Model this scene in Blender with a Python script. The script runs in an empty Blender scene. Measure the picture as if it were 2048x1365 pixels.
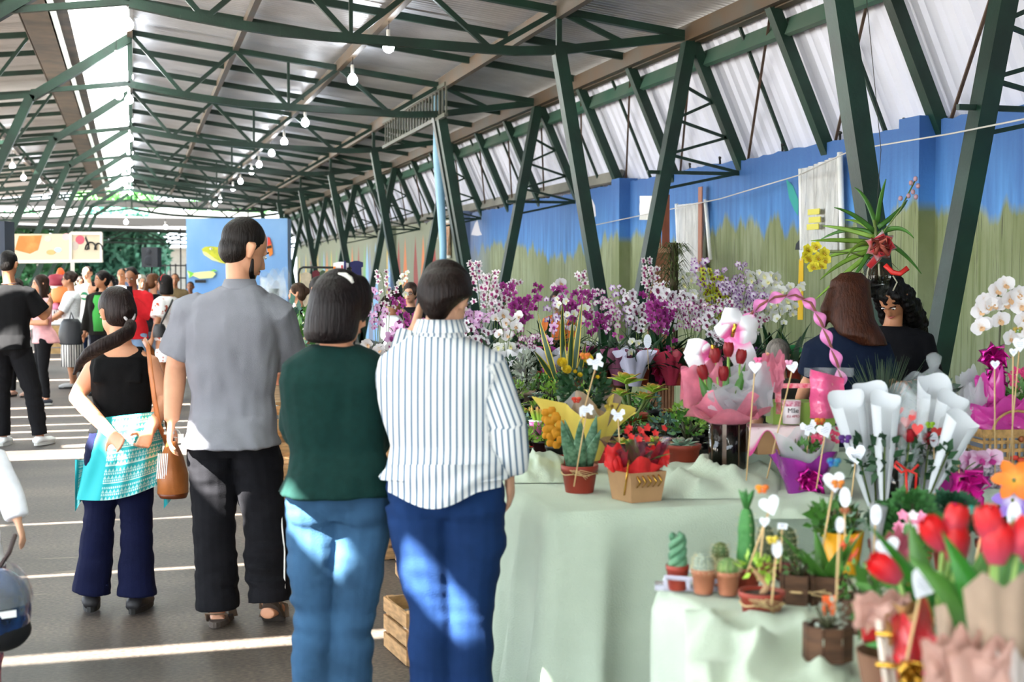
import bpy, bmesh, math, random
from mathutils import Vector, Matrix, noise
V = Vector
R = math.radians
PI = math.pi
random.seed(7)
sc = bpy.context.scene
COL = sc.collection
# ------------------------------------------------------------------ camera
FP = 2844.0; EYE = 1.55; CX = 1024.0; CY = 682.5
PITCH = math.atan(122.5 / FP)
YAW = math.atan(759.0 * math.cos(PITCH) / FP)
FWD = V((math.sin(YAW) * math.cos(PITCH), math.cos(YAW) * math.cos(PITCH), -math.sin(PITCH)))
RGT = V((math.cos(YAW), -math.sin(YAW), 0))
UPV = RGT.cross(FWD)
CAM = V((0, 0, EYE))
FLAT = V((math.sin(YAW), math.cos(YAW), 0))      # level viewing direction
cd = bpy.data.cameras.new('camera'); cam = bpy.data.objects.new('camera', cd); COL.objects.link(cam)
cam.matrix_world = Matrix.Translation(CAM) @ Matrix((RGT, UPV, -FWD)).transposed().to_4x4()
cd.sensor_width = 36; cd.lens = FP / 2048 * 36
cd.clip_start = 0.05; cd.clip_end = 600
cd.dof.use_dof = True; cd.dof.focus_distance = 8.5; cd.dof.aperture_fstop = 3.8
sc.camera = cam
# ------------------------------------------------------------------ world, sun, exposure
w = bpy.data.worlds.new('sky'); sc.world = w; w.use_nodes = True
nt = w.node_tree
bg = nt.nodes['Background']; bg.inputs['Color'].default_value = (0.80, 0.90, 1.0, 1); bg.inputs['Strength'].default_value = 4.6
sl = bpy.data.lights.new('sun', 'SUN'); sun = bpy.data.objects.new('sun', sl); COL.objects.link(sun)
sl.energy = 58; sl.angle = R(0.5); sl.color = (1.0, 0.96, 0.88)
SUNDIR = V((1.0, 0.42, -1.05)).normalized()      # the way the light travels
sun.rotation_euler = SUNDIR.to_track_quat('-Z', 'Y').to_euler()
sc.view_settings.view_transform = 'Standard'; sc.view_settings.look = 'None'
sc.view_settings.gamma = 1; sc.view_settings.use_curve_mapping = False
sc.view_settings.exposure = 0.95
sc.cycles.max_bounces = 8; sc.cycles.diffuse_bounces = 4; sc.cycles.glossy_bounces = 3
sc.cycles.transmission_bounces = 6; sc.cycles.transparent_max_bounces = 12
sc.cycles.caustics_reflective = False; sc.cycles.caustics_refractive = False
sc.cycles.sample_clamp_indirect = 6

# ------------------------------------------------------------------ helpers
def at(px, py, d):
    return CAM + (FWD + RGT * ((px - CX) / FP) + UPV * ((CY - py) / FP)) * d
def onz(px, py, z=0.0):
    r = FWD + RGT * ((px - CX) / FP) + UPV * ((CY - py) / FP)
    return CAM + r * ((z - EYE) / r.z)
def onx(px, py, x):
    r = FWD + RGT * ((px - CX) / FP) + UPV * ((CY - py) / FP)
    return CAM + r * (x / r.x)
def lerp(a, b, t): return a + (b - a) * t
def hexc(h):
    h = h.lstrip('#'); r = [int(h[i:i+2], 16) / 255 for i in (0, 2, 4)]
    return tuple(c / 12.92 if c <= 0.04045 else ((c + 0.055) / 1.055) ** 2.4 for c in r) + (1,)

_M = {}
def mat(name, col=None, rough=0.6, metal=0.0, var=0.0, vs=8.0, bump=0.0, bs=60.0, trans=0.0, alpha=1.0, emit=None,
        es=1.0, col2=None, vsx=None, sheen=0.0, trl=0.0, attr=None, coat=0.0, spec=0.4, bstretch=None):
    """procedural principled material; var/col2 = noise colour variation, attr = mix to col2 along a vertex attribute"""
    if name in _M: return _M[name]
    m = bpy.data.materials.new(name); m.use_nodes = True; _M[name] = m
    n = m.node_tree.nodes; l = m.node_tree.links; b = n['Principled BSDF']
    c = hexc(col) if isinstance(col, str) else tuple(col)
    if len(c) == 3: c += (1,)
    b.inputs['Base Color'].default_value = c
    b.inputs['Roughness'].default_value = rough; b.inputs['Metallic'].default_value = metal
    b.inputs['Transmission Weight'].default_value = trans; b.inputs['Alpha'].default_value = alpha
    b.inputs['Sheen Weight'].default_value = sheen; b.inputs['Coat Weight'].default_value = coat
    b.inputs['Specular IOR Level'].default_value = spec
    if emit is not None:
        b.inputs['Emission Color'].default_value = hexc(emit); b.inputs['Emission Strength'].default_value = es
    tc = None
    def coord(st=None):
        nonlocal tc
        if tc is None: tc = n.new('ShaderNodeTexCoord')
        if st is None: return tc.outputs['Object']
        mp = n.new('ShaderNodeMapping'); mp.inputs['Scale'].default_value = st
        l.new(tc.outputs['Object'], mp.inputs['Vector']); return mp.outputs['Vector']
    colour = None
    if attr:
        a = n.new('ShaderNodeAttribute'); a.attribute_name = 't'
        rp = n.new('ShaderNodeValToRGB'); cr = rp.color_ramp
        cr.elements[0].position = attr[0]; cr.elements[1].position = attr[1]
        cr.elements[0].color = c; cr.elements[1].color = hexc(col2)
        l.new(a.outputs['Fac'], rp.inputs['Fac']); colour = rp.outputs['Color']
    if var or (col2 and not attr):
        nz = n.new('ShaderNodeTexNoise'); nz.inputs['Scale'].default_value = vs; nz.inputs['Detail'].default_value = 5
        l.new(coord(vsx), nz.inputs['Vector'])
        rp = n.new('ShaderNodeValToRGB'); rp.color_ramp.elements[0].position = 0.35; rp.color_ramp.elements[1].position = 0.65
        if col2 and not attr:
            rp.color_ramp.elements[0].color = c; rp.color_ramp.elements[1].color = hexc(col2)
            l.new(nz.outputs['Fac'], rp.inputs['Fac']); colour = rp.outputs['Color']
        else:
            k0 = 1 - var; k1 = 1 + var
            rp.color_ramp.elements[0].color = (k0, k0, k0, 1); rp.color_ramp.elements[1].color = (k1, k1, k1, 1)
            l.new(nz.outputs['Fac'], rp.inputs['Fac'])
            mx = n.new('ShaderNodeMix'); mx.data_type = 'RGBA'; mx.blend_type = 'MULTIPLY'; mx.inputs[0].default_value = 1
            if colour is None: mx.inputs[6].default_value = c
            else: l.new(colour, mx.inputs[6])
            l.new(rp.outputs['Color'], mx.inputs[7]); colour = mx.outputs[2]
    if colour is not None: l.new(colour, b.inputs['Base Color'])
    if bump:
        nz = n.new('ShaderNodeTexNoise'); nz.inputs['Scale'].default_value = bs; nz.inputs['Detail'].default_value = 4
        l.new(coord(bstretch), nz.inputs['Vector'])
        bp = n.new('ShaderNodeBump'); bp.inputs['Strength'].default_value = min(1, bump); bp.inputs['Distance'].default_value = 0.01
        l.new(nz.outputs['Fac'], bp.inputs['Height']); l.new(bp.outputs['Normal'], b.inputs['Normal'])
    if trl:
        t = n.new('ShaderNodeBsdfTranslucent'); ms = n.new('ShaderNodeMixShader'); ms.inputs[0].default_value = trl
        if colour is not None: l.new(colour, t.inputs['Color'])
        else: t.inputs['Color'].default_value = c
        l.new(b.outputs[0], ms.inputs[1]); l.new(t.outputs[0], ms.inputs[2])
        l.new(ms.outputs[0], n['Material Output'].inputs['Surface'])
    return m

class MB:
    def __init__(s): s.v = []; s.f = []; s.m = []; s.t = []; s.uv = None
    def add(s, vs, fs, mi=0, ts=None):
        o = len(s.v); s.v.extend(vs); s.f.extend([tuple(i + o for i in f) for f in fs]); s.m.extend([mi] * len(fs))
        s.t.extend(ts if ts is not None else [0.0] * len(vs)); return s
    def box(s, c, d, rz=0.0, mi=0, M=None):
        c = V(c); hx, hy, hz = d[0] / 2, d[1] / 2, d[2] / 2
        q = [V((x, y, z)) for z in (-hz, hz) for y in (-hy, hy) for x in (-hx, hx)]
        if M is not None: q = [M @ p for p in q]
        elif rz: m = Matrix.Rotation(rz, 3, 'Z'); q = [m @ p for p in q]
        return s.add([c + p for p in q], [(0, 2, 3, 1), (4, 5, 7, 6), (0, 1, 5, 4), (2, 6, 7, 3), (0, 4, 6, 2), (1, 3, 7, 5)], mi)
    def bar(s, a, b, w, h=None, up=V((0, 0, 1)), mi=0):
        a = V(a); b = V(b); h = h or w; d = (b - a).normalized()
        x = d.cross(V(up))
        x = x.normalized() if x.length > 1e-4 else V((1, 0, 0)); y = x.cross(d)
        q = []
        for p in (a, b):
            for i, j in ((-1, -1), (1, -1), (1, 1), (-1, 1)): q.append(p + x * (w / 2 * i) + y * (h / 2 * j))
        return s.add(q, [(0, 1, 5, 4), (1, 2, 6, 5), (2, 3, 7, 6), (3, 0, 4, 7), (3, 2, 1, 0), (4, 5, 6, 7)], mi)
    def rings(s, rs, mi=0, cap=True, close=True, ts=None):
        n = len(rs[0]); vs = [p for r in rs for p in r]; fs = []
        for i in range(len(rs) - 1):
            for j in range(n if close else n - 1):
                k = (j + 1) % n; fs.append((i * n + j, i * n + k, (i + 1) * n + k, (i + 1) * n + j))
        if cap and close:
            fs.append(tuple(reversed(range(n)))); fs.append(tuple(range((len(rs) - 1) * n, len(rs) * n)))
        t = None
        if ts is not None: t = [ts[i] for i in range(len(rs)) for _ in range(n)]
        return s.add(vs, fs, mi, t)
    def tube(s, pts, rad, seg=8, mi=0, cap=True, flat=1.0, up=V((0, 0, 1)), ts=None):
        pts = [V(p) for p in pts]; n = len(pts)
        if not isinstance(rad, (list, tuple)): rad = [rad] * n
        rs = []; x = None
        for i, p in enumerate(pts):
            d = (pts[min(i + 1, n - 1)] - pts[max(i - 1, 0)])
            d = d.normalized() if d.length > 1e-9 else V((0, 0, 1))
            if x is None:
                x = d.cross(V(up))
                if x.length < 1e-3: x = d.cross(V((0, 1, 0)))
                x.normalize()
            else:
                x = (x - d * x.dot(d)); x = x.normalized() if x.length > 1e-6 else d.orthogonal().normalized()
            y = x.cross(d)
            rs.append([p + x * (rad[i] * math.cos(a)) + y * (rad[i] * flat * math.sin(a)) for a in [2 * PI * k / seg for k in range(seg)]])
        return s.rings(rs, mi, cap, ts=ts)
    def lathe(s, prof, seg=16, c=(0, 0, 0), mi=0, cap=True, sq=None):
        c = V(c); rs = []
        for r, z in prof:
            ring = []
            for k in range(seg):
                a = 2 * PI * k / seg; q = 1.0
                if sq: q = 1 / max(abs(math.cos(a)), abs(math.sin(a))) ** sq
                ring.append(c + V((r * q * math.cos(a), r * q * math.sin(a), z)))
            rs.append(ring)
        return s.rings(rs, mi, cap)
    def ell(s, c, r, seg=12, st=8, Mx=None, mi=0):
        c = V(c); rs = []
        for i in range(1, st):
            a = PI * i / st; ring = []
            for k in range(seg):
                b = 2 * PI * k / seg; p = V((r[0] * math.sin(a) * math.cos(b), r[1] * math.sin(a) * math.sin(b), -r[2] * math.cos(a)))
                if Mx is not None: p = Mx @ p
                ring.append(c + p)
            rs.append(ring)
        return s.rings(rs, mi, True)
    def grid(s, fn, nu, nv, mi=0, tf=None):
        vs = [V(fn(i / nu, j / nv)) for i in range(nu + 1) for j in range(nv + 1)]
        ts = [(tf(i / nu, j / nv) if tf else i / nu) for i in range(nu + 1) for j in range(nv + 1)]
        fs = [(i * (nv + 1) + j, (i + 1) * (nv + 1) + j, (i + 1) * (nv + 1) + j + 1, i * (nv + 1) + j + 1) for i in range(nu) for j in range(nv)]
        return s.add(vs, fs, mi, ts)
    def poly(s, pts, mi=0, thick=0.0, nrm=V((0, -1, 0))):
        n = len(pts); pts = [V(p) for p in pts]
        if not thick: return s.add(pts, [tuple(range(n))], mi)
        o = V(nrm).normalized() * thick
        return s.add(pts + [p - o for p in pts], [tuple(range(n)), tuple(reversed(range(n, 2 * n)))] + [(i, i + n, (i + 1) % n + n, (i + 1) % n) for i in range(n)], mi)
    def mesh(s, name, mats, smooth=True):
        me = bpy.data.meshes.new(name)
        me.from_pydata([tuple(p) for p in s.v], [], s.f)
        if not isinstance(mats, (list, tuple)): mats = [mats]
        for m in mats: me.materials.append(m)
        if len(mats) > 1: me.polygons.foreach_set('material_index', s.m)
        if smooth: me.polygons.foreach_set('use_smooth', [True] * len(me.polygons))
        if any(s.t):
            a = me.attributes.new('t', 'FLOAT', 'POINT'); a.data.foreach_set('value', s.t)
        me.update(); return me
    def obj(s, name, mats, parent=None, smooth=True):
        return mobj(name, s.mesh(name, mats, smooth), parent)

def mobj(name, me, parent=None, M=None):
    o = bpy.data.objects.new(name, me); COL.objects.link(o)
    if parent is not None: o.parent = parent
    if M is not None: o.matrix_basis = M
    return o
def thing(name, label, cat, loc=(0, 0, 0), rz=0.0, group=None, kind=None):
    o = bpy.data.objects.new(name, None); COL.objects.link(o); o.empty_display_size = 0.1
    o.location = loc; o.rotation_euler = (0, 0, rz)
    return tag(o, label, cat, group, kind)
def tag(o, label, cat, group=None, kind=None):
    if label: o['label'] = label
    if cat: o['category'] = cat
    if group: o['group'] = group
    if kind: o['kind'] = kind
    return o
def copy_tree(o, parent=None):
    c = o.copy(); COL.objects.link(c)
    if parent is not None: c.parent = parent
    for ch in list(o.children): copy_tree(ch, c)
    return c
def remesh(mb, name, mats, vox, smooth=4, disp=None, dec=None):
    """voxel union of overlapping closed lofts -> one continuous surface"""
    me = mb.mesh('tmp', mats, True); o = bpy.data.objects.new('tmp', me); COL.objects.link(o)
    r = o.modifiers.new('r', 'REMESH'); r.mode = 'VOXEL'; r.voxel_size = vox; r.use_smooth_shade = True
    if smooth:
        q = o.modifiers.new('s', 'SMOOTH'); q.iterations = smooth; q.factor = 0.5
    if dec:
        q = o.modifiers.new('d', 'DECIMATE'); q.ratio = dec
    dg = bpy.context.evaluated_depsgraph_get(); dg.update()
    m2 = bpy.data.meshes.new_from_object(o.evaluated_get(dg)); m2.name = name
    bpy.data.objects.remove(o); bpy.data.meshes.remove(me)
    if disp:
        n = len(m2.vertices); co = [0.0] * (n * 3); nr = [0.0] * (n * 3)
        m2.vertices.foreach_get('co', co); m2.vertices.foreach_get('normal', nr)
        for i in range(0, n * 3, 3):
            k = disp(V(co[i:i + 3])); co[i] += nr[i] * k; co[i + 1] += nr[i + 1] * k; co[i + 2] += nr[i + 2] * k
        m2.vertices.foreach_set('co', co); m2.update()
    return m2
def struct(name, mb, mats, smooth=False, label=None):
    o = mb.obj(name, mats, None, smooth); o['kind'] = 'structure'
    if label: o['label'] = label
    return o
# ================================================================== the hall
FY = [2.35 + 5.5 * k for k in range(10)]          # portal frames
Y0, Y1 = -10.0, 53.5
XW, ZW = 5.93, 2.76
def roofz(x): return 4.78 - 0.131 * x if x >= 0 else 4.74 + 0.10 * (x + 0.8)
GREEN = mat('green_painted_steel', '#0f2d22', 0.45, var=0.35, vs=3, bump=0.2, bs=25)
GREEND = mat('dark_green_steel', '#0f2a20', 0.5, var=0.3, vs=4)
RUST = mat('rusty_steel', '#4b3b33', 0.8, col2='#5d4a3c', vs=6)
GALV = mat('weathered_purlin_steel', '#57534b', 0.5, metal=0.2, col2='#5f4c38', vs=2.2)
ROOFM = mat('galvanised_roof_sheet', '#cfd0d4', 0.38, metal=0.45, var=0.16, vs=1.2)
SIDEM = mat('pale_corrugated_cladding', '#cfd3e2', 0.5, metal=0.15, var=0.10, vs=1.5, vsx=(1, 1, .2))
SKYL = mat('translucent_roof_sheet', '#f2f6f4', 0.5, trl=0.75)

# floor ------------------------------------------------------------
def floor_mat():
    m = bpy.data.materials.new('worn_asphalt_floor'); m.use_nodes = True
    n = m.node_tree.nodes; l = m.node_tree.links; b = n['Principled BSDF']
    tc = n.new('ShaderNodeTexCoord')
    def nz(sc_, det, st=(1, 1, 1)):
        mp = n.new('ShaderNodeMapping'); mp.inputs['Scale'].default_value = st
        l.new(tc.outputs['Object'], mp.inputs['Vector'])
        t = n.new('ShaderNodeTexNoise'); t.inputs['Scale'].default_value = sc_; t.inputs['Detail'].default_value = det
        l.new(mp.outputs['Vector'], t.inputs['Vector']); return t
    a = nz(0.9, 8, (0.5, 1.6, 1)); r = n.new('ShaderNodeValToRGB')
    r.color_ramp.elements[0].position = .3; r.color_ramp.elements[1].position = .72
    r.color_ramp.elements[0].color = hexc('#38322d'); r.color_ramp.elements[1].color = hexc('#62574d')
    l.new(a.outputs['Fac'], r.inputs['Fac'])
    g = nz(75, 4, (.6, 1.3, 1)); r2 = n.new('ShaderNodeValToRGB')
    r2.color_ramp.elements[0].position = .40; r2.color_ramp.elements[1].position = .70
    r2.color_ramp.elements[0].color = (.45, .45, .45, 1); r2.color_ramp.elements[1].color = (1.5, 1.45, 1.4, 1)
    l.new(g.outputs['Fac'], r2.inputs['Fac'])
    mx = n.new('ShaderNodeMix'); mx.data_type = 'RGBA'; mx.blend_type = 'MULTIPLY'; mx.inputs[0].default_value = 1
    l.new(r.outputs['Color'], mx.inputs[6]); l.new(r2.outputs['Color'], mx.inputs[7])
    s = nz(3.2, 4, (0.35, 3.0, 1)); r3 = n.new('ShaderNodeValToRGB')       # pale scuffs
    r3.color_ramp.elements[0].position = .68; r3.color_ramp.elements[1].position = .74
    r3.color_ramp.elements[0].color = (0, 0, 0, 1); r3.color_ramp.elements[1].color = (.5, .5, .5, 1)
    l.new(s.outputs['Fac'], r3.inputs['Fac'])
    m2 = n.new('ShaderNodeMix'); m2.data_type = 'RGBA'; l.new(r3.outputs['Color'], m2.inputs[0])
    l.new(mx.outputs[2], m2.inputs[6]); m2.inputs[7].default_value = hexc('#8d8069')
    l.new(m2.outputs[2], b.inputs['Base Color']); b.inputs['Roughness'].default_value = .62
    bp = n.new('ShaderNodeBump'); bp.inputs['Strength'].default_value = .5; bp.inputs['Distance'].default_value = .004
    l.new(g.outputs['Fac'], bp.inputs['Height']); l.new(bp.outputs['Normal'], b.inputs['Normal'])
    return m
f = MB(); f.box((0.5, 30, -0.1), (26, 120, 0.2)); struct('floor', f, floor_mat(), label='dark worn asphalt floor of the market hall')
g = MB(); g.box((0, 60, -0.35), (500, 500, 0.2)); struct('ground', g, mat('pale_outside_ground', '#a09c94', .9, var=.15, vs=.3), label='pale sunlit ground outside the hall')

# roof sheets ------------------------------------------------------
def sheet_mesh(name, m, a, b, ribs, wid, rib=.028, steps=1):
    """one corrugated sheet, ribs run a->b (XZ), sheet is wid wide along Y"""
    mb = MB(); n = ribs; prof = []
    for k in range(n):
        y = wid * k / n; p = wid / n
        prof += [(y, 0), (y + p * .45, 0), (y + p * .58, rib), (y + p * .84, rib), (y + p, 0)]
    a = V((a[0], 0, a[1])); b = V((b[0], 0, b[1])); d = (b - a).normalized(); nr = V((-d.z, 0, d.x))
    if nr.z < 0: nr = -nr
    rs = []
    for i in range(steps + 1):
        c = a.lerp(b, i / steps); rs.append([c + V((0, y, 0)) + nr * h for y, h in prof])
    top = [[q + nr * .008 for q in r] for r in rs]
    mb.rings(rs, 0, False, False); mb.rings([list(reversed(r)) for r in top], 0, False, False)
    return mb.mesh(name, m, False)
ceil = thing('ceiling', 'corrugated metal roof of the market hall', None, kind='structure')
rm = sheet_mesh('roof_sheet', ROOFM, (-0.04, roofz(0) + .07), (5.62, roofz(5.62) + .07), 10, 1.0, .022)
y = Y0; first = None
while y < Y1:
    o = mobj('roof_sheet', rm, ceil); o.location = (0, y, 0.0); y += 1.0
# translucent strip beside the ridge
tm = sheet_mesh('translucent_sheet', SKYL, (-.84, roofz(-.8) + .12), (0.02, roofz(0) + .10), 8, 1.0, .02)
y = Y0
while y < Y1:
    o = mobj('translucent_sheet', tm, ceil); o.location = (0, y, 0); y += 1.0
# left roof, with the narrow gaps through which the sun falls
dz = SUNDIR.y / -SUNDIR.z
def slotY(yf, z=4.55): return yf - z * dz
def floorY(px, py):
    p = onz(px, py); return p.y
xa, xb = -7.0, -0.86; XS = -2.7   # the gaps stop short of the gutter
gaps = [(slotY(floorY(265, 1301)), .12), (slotY(floorY(265, 1140)), .05), (slotY(floorY(265, 1038)), .05),
        (slotY(floorY(100, 908)), .62), (slotY(floorY(100, 876)), .10), (slotY(floorY(100, 862)), .12), (slotY(floorY(100, 849)), .10),
        (slotY(floorY(100, 832)), .14), (slotY(floorY(100, 815)), .2), (slotY(floorY(400, 755)), .25), (slotY(floorY(400, 735)), .3), (slotY(floorY(400, 715)), .4), (slotY(floorY(400, 700)), .5)]
gaps = [(a, b * 1.2, xa, XS) for a, b in gaps]; g2_ = sorted(gaps)
for px, py, D_, sx, sy in ((628, 1085, 4.7, .13, .15), (838, 1185, 4.5, .14, .16), (395, 925, 6.3, .20, .22), (560, 1005, 6.3, .22, .16), (150, 810, 6.5, .16, .24), (235, 850, 6.4, .30, .10), (30, 645, 13.1, .5, .2), (85, 800, 13.1, .25, .35)):
    p = at(px, py, D_); k = 4.55 - p.z; hx = p.x - k * SUNDIR.x / -SUNDIR.z; gaps.append((p.y - k * dz, sy, hx - sx / 2, hx + sx / 2))
for a in gaps[len(g2_):]:          # small holes keep clear of the long gaps
    if all(abs(a[0] - b_[0]) > (a[1] + b_[1]) / 2 + .01 for b_ in g2_): g2_.append(a)
gaps = sorted(g2_)
y = Y0; edges = []
for gy, gw, gx0, gx1 in gaps + [(Y1 + 5, 0, 0, 0)]:
    e = min(gy - gw / 2, Y1)
    while y < e - 1e-3:
        wd = min(1.0, e - y)
        if e - y - wd < .25: wd = e - y
        edges.append((y, wd)); y += wd
    y = gy + gw / 2
    for x0, x1 in ((xa, gx0), (gx1, xb)):
        if gw and x1 - x0 > .05: o = mobj('roof_sheet', sheet_mesh('roof_sheet', ROOFM, (x0, roofz(x0) + .07), (x1, roofz(x1) + .07), 1, gw, .012), ceil); o.location = (0, gy - gw / 2, 0)
cache = {}
for (yy, wd) in edges:
    k = round(wd, 2)
    if k not in cache: cache[k] = sheet_mesh('roof_sheet', ROOFM, (xa, roofz(xa) + .07), (xb, roofz(xb) + .07), max(2, round(k * 8)), wd, .022)
    o = mobj('roof_sheet', cache[k], ceil); o.location = (0, yy, 0)
# gutter and long purlins -----------------------------------------
def lbeam(x, z, w, h, m, name, y0=Y0, y1=Y1):
    b = MB(); b.bar((x, y0, z), (x, y1, z), w, h); return b.obj(name, m, None, False)
lb = thing('roof_beams', 'long purlins and gutter running the length of the roof', None, kind='structure')
for x, h in ((0, .16), (1.32, .10), (2.66, .13), (4.03, .17), (5.36, .16)):
    o = lbeam(x, roofz(x) - h / 2 - .0, .07, h, GALV, 'purlin'); o.parent = lb
for x in (-2.55, -6.9):
    o = lbeam(x, roofz(x) - .05, .07, .11, GALV, 'purlin'); o.parent = lb
b = MB()
b.bar((-.80, Y0, 4.80), (-1.0, Y0, 4.80), .02, .02); b.box((-.9, (Y0 + Y1) / 2, 4.86), (.34, Y1 - Y0, .02)); b.bar((-.86, Y0, 4.64), (-.86, Y1, 4.64), .02, .26); b.bar((-1.02, Y0, 4.52), (-1.02, Y1, 4.52), .34, .02); b.bar((-1.19, Y0, 4.60), (-1.19, Y1, 4.60), .02, .18)
b.obj('gutter', mat('gutter_steel', '#4a4642', .55, metal=.3, col2='#6b5f52', vs=3), lb, False)
# small rafters lying under the sheets between frames
raf = MB()
for k in range(-1, 9):
    for j in (1, 2):
        yy = FY[0] + 5.5 * k + 5.5 * j / 3
        if yy > Y1: continue
        raf = MB(); raf.bar((0, yy, roofz(0) - .03), (5.5, yy, roofz(5.5) - .03), .05, .08)
        raf.obj('rafter', GREEND, lb, False)
        if any(abs(yy - g[0]) < .45 for g in gaps): continue
        raf = MB(); raf.bar((-7, yy, roofz(-7) - .03), (-1.1, yy, roofz(-1.1) - .03), .05, .07)
        raf.obj('rafter', GREEND, lb, False)

# portal frames ----------------------------------------------------
def chord(x): # underside arch of the truss
    if x >= 4.03: return lerp(3.78, 3.98, (x - 4.03) / 1.37)
    if x >= 0: return 3.74 + .034 * (4.03 - x) + .16 * max(0, (1.6 - x) / 1.6) ** 1.5
    return 4.05
VB = (4.66, .22)
def frame(y, double=False):
    t = thing('roof_truss', None, None, (0, y, 0), kind='structure')
    def B(name, a, b_, w, h=None, m=GREEN):
        q = MB(); q.bar((a[0], 0, a[1]), (b_[0], 0, b_[1]), h or w, w, up=V((0, 1, 0))); return q.obj(name, m, t, False)
    tz = lambda x: roofz(x) - .09
    B('top_chord', (0, tz(0)), (5.42, tz(5.42)), .085, .07)
    xs = [0, .8, 1.6, 2.4, 3.2, 4.03, 4.7, 5.38]
    q = MB(); n = 12
    for i in range(n):
        x0, x1 = 5.38 * i / n, 5.38 * (i + 1) / n
        q.bar((x0, 0, chord(x0)), (x1, 0, chord(x1)), .075, .085)
    q.obj('bottom_chord', GREEN, t, False)
    nodes_t = [0, 1.32, 2.66, 4.03, 5.3]; nodes_b = [.66, 2.0, 3.35, 4.7]
    for i in range(4):
        B('web_member', (nodes_t[i], tz(nodes_t[i])), (nodes_b[i], chord(nodes_b[i])), .05)
        B('web_member', (nodes_b[i], chord(nodes_b[i])), (nodes_t[i + 1], tz(nodes_t[i + 1])), .05)
    B('web_member', (4.03, tz(4.03)), (4.03, chord(4.03)), .05); B('web_member', (2.0, chord(2.0)), (2.0, tz(2)), .035)
    B('web_member', (0, tz(0)), (0, 4.05), .06)
    # V columns on the right
    B('column', VB, (4.03, 3.78), .14, .12); B('column', VB, (5.40, 3.98), .14, .12)
    if double:
        q = MB(); q.bar((4.66 - .02, .17, .22), (4.03 - .02, .17, 3.78), .12, .14, up=V((0, 1, 0))); q.obj('column', GREENd2, t, False)
    q = MB(); q.box((4.66, 0, .11), (.4, .35, .22)); q.obj('footing', mat('concrete', '#8b8880', .9, var=.15, vs=10), t, False)
    # left leg, kinked
    B('leg', (0, 4.62), (-1.2, 3.83), .13, .11); B('leg', (-1.2, 3.86), (-2.95, 0), .13, .11)
    # left truss
    B('top_chord', (-1.15, tz(-1.15)), (-7, tz(-7)), .07)
    B('bottom_chord', (-1.2, 3.86), (-3.2, 3.62), .06); B('bottom_chord', (-3.2, 3.62), (-7, 3.55), .06)
    B('bottom_chord', (0, 4.05), (-1.2, 3.9), .06)
    xs = [-1.2, -2.4, -3.6, -4.8, -6.0, -7.0]
    lo = lambda x: lerp(3.86, 3.62, (-1.2 - x) / 2) if x > -3.2 else lerp(3.62, 3.55, (-3.2 - x) / 3.8)
    for i in range(5):
        B('web_member', (xs[i], tz(xs[i])), ((xs[i] + xs[i+1]) / 2, lo((xs[i] + xs[i+1]) / 2)), .04)
        B('web_member', ((xs[i] + xs[i+1]) / 2, lo((xs[i] + xs[i+1]) / 2)), (xs[i+1], tz(xs[i+1])), .04)
    B('column', (-6.2, .0), (-6.9, 3.55), .12); B('column', (-6.2, 0), (-5.2, 3.57), .12)
    return t
GREENd2 = mat('darkest_green_steel', '#14241d', .45)
for i, yy in enumerate(FY):
    fr = frame(yy, i == 3)
    nm = ['nearest', 'second', 'third', 'fourth', 'fifth', 'sixth', 'seventh', 'eighth', 'ninth', 'farthest'][i]
    fr['label'] = f'green steel roof truss on slanted V columns, {nm} along the hall'

# slanted cladding on the right -------------------------------------
SX = lambda z: 5.42 + .44 * (4.05 - z)
cl = thing('wall_cladding', 'pale corrugated metal cladding sloping out above the painted wall', None, kind='structure')
sm = sheet_mesh('cladding_sheet', SIDEM, (SX(2.2) + .1, 2.2), (SX(4.06) + .1, 4.06), 5, 1.0, .03)
y = Y0
while y < Y1:
    if not (17.2 < y < 17.9):
        o = mobj('cladding_sheet', sm, cl); o.location = (0, y, 0)
    y += 1.0
st = thing('wall_struts', 'slanted green posts and rails in front of the cladding', None, kind='structure')
q = MB(); q.bar((SX(3.76) + .02, Y0, 3.76), (SX(3.76) + .02, Y1, 3.76), .05, .17, up=V((.4, 0, 1))); q.obj('rail', mat('girt_green_grey', '#54675c', .5, col2='#2f5a4a', vs=1.3), st, False)
q = MB(); q.bar((SX(2.95) + .05, 17.0, 2.86), (SX(2.95) + .05, Y1, 2.86), .05, .15, up=V((.4, 0, 1))); q.obj('rail', mat('girt_grey', '#6f6f66', .5, col2='#8c8a80', vs=1.3), st, False)
q = MB(); q.bar((5.47, Y0, 4.0), (5.47, Y1, 4.0), .10, .18); q.obj('rail', GALV, st, False)
k = 0; yy = FY[0] - 5.5
while yy < Y1:
    q = MB(); q.bar((SX(4.0) - .05, yy, 4.0), (SX(2.5) - .05, yy, 2.5), .10, .11, up=V((0, 1, 0))); q.obj('strut', GREEN, st, False)
    if k % 3 != 0:
        q = MB(); q.bar((5.5, yy + .9, 3.95), (SX(2.7) + .02, yy + .9, 2.7), .03, .03); q.obj('rod', GREEND, st, False)
    q = MB(); q.bar((5.46, yy + .1, 3.95), (SX(2.75), yy + 1.75, 2.75), .022, .022); q.obj('rod', RUST, st, False)
    yy += 5.5 / 3; k += 1
# zig-zag bracing between the V columns and the wall
for yy in FY[:7]:
    zs = [3.5, 3.15, 2.8]
    for z in zs:
        xc = lerp(4.66, 5.4, (z - .22) / 3.76)
        q = MB(); q.bar((xc, yy, z), (SX(z) - .02, yy, z - .17), .028); q.bar((SX(z) - .02, yy, z - .17), (lerp(4.66, 5.4, (z - .35 - .22) / 3.76), yy, z - .35), .028)
        q.obj('lattice_brace', GREEND, st, False)
    q = MB(); q.bar((4.95, yy, 2.62), (XW + .25, yy, 2.62), .035); q.obj('lattice_brace', GREEND, st, False)

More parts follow.
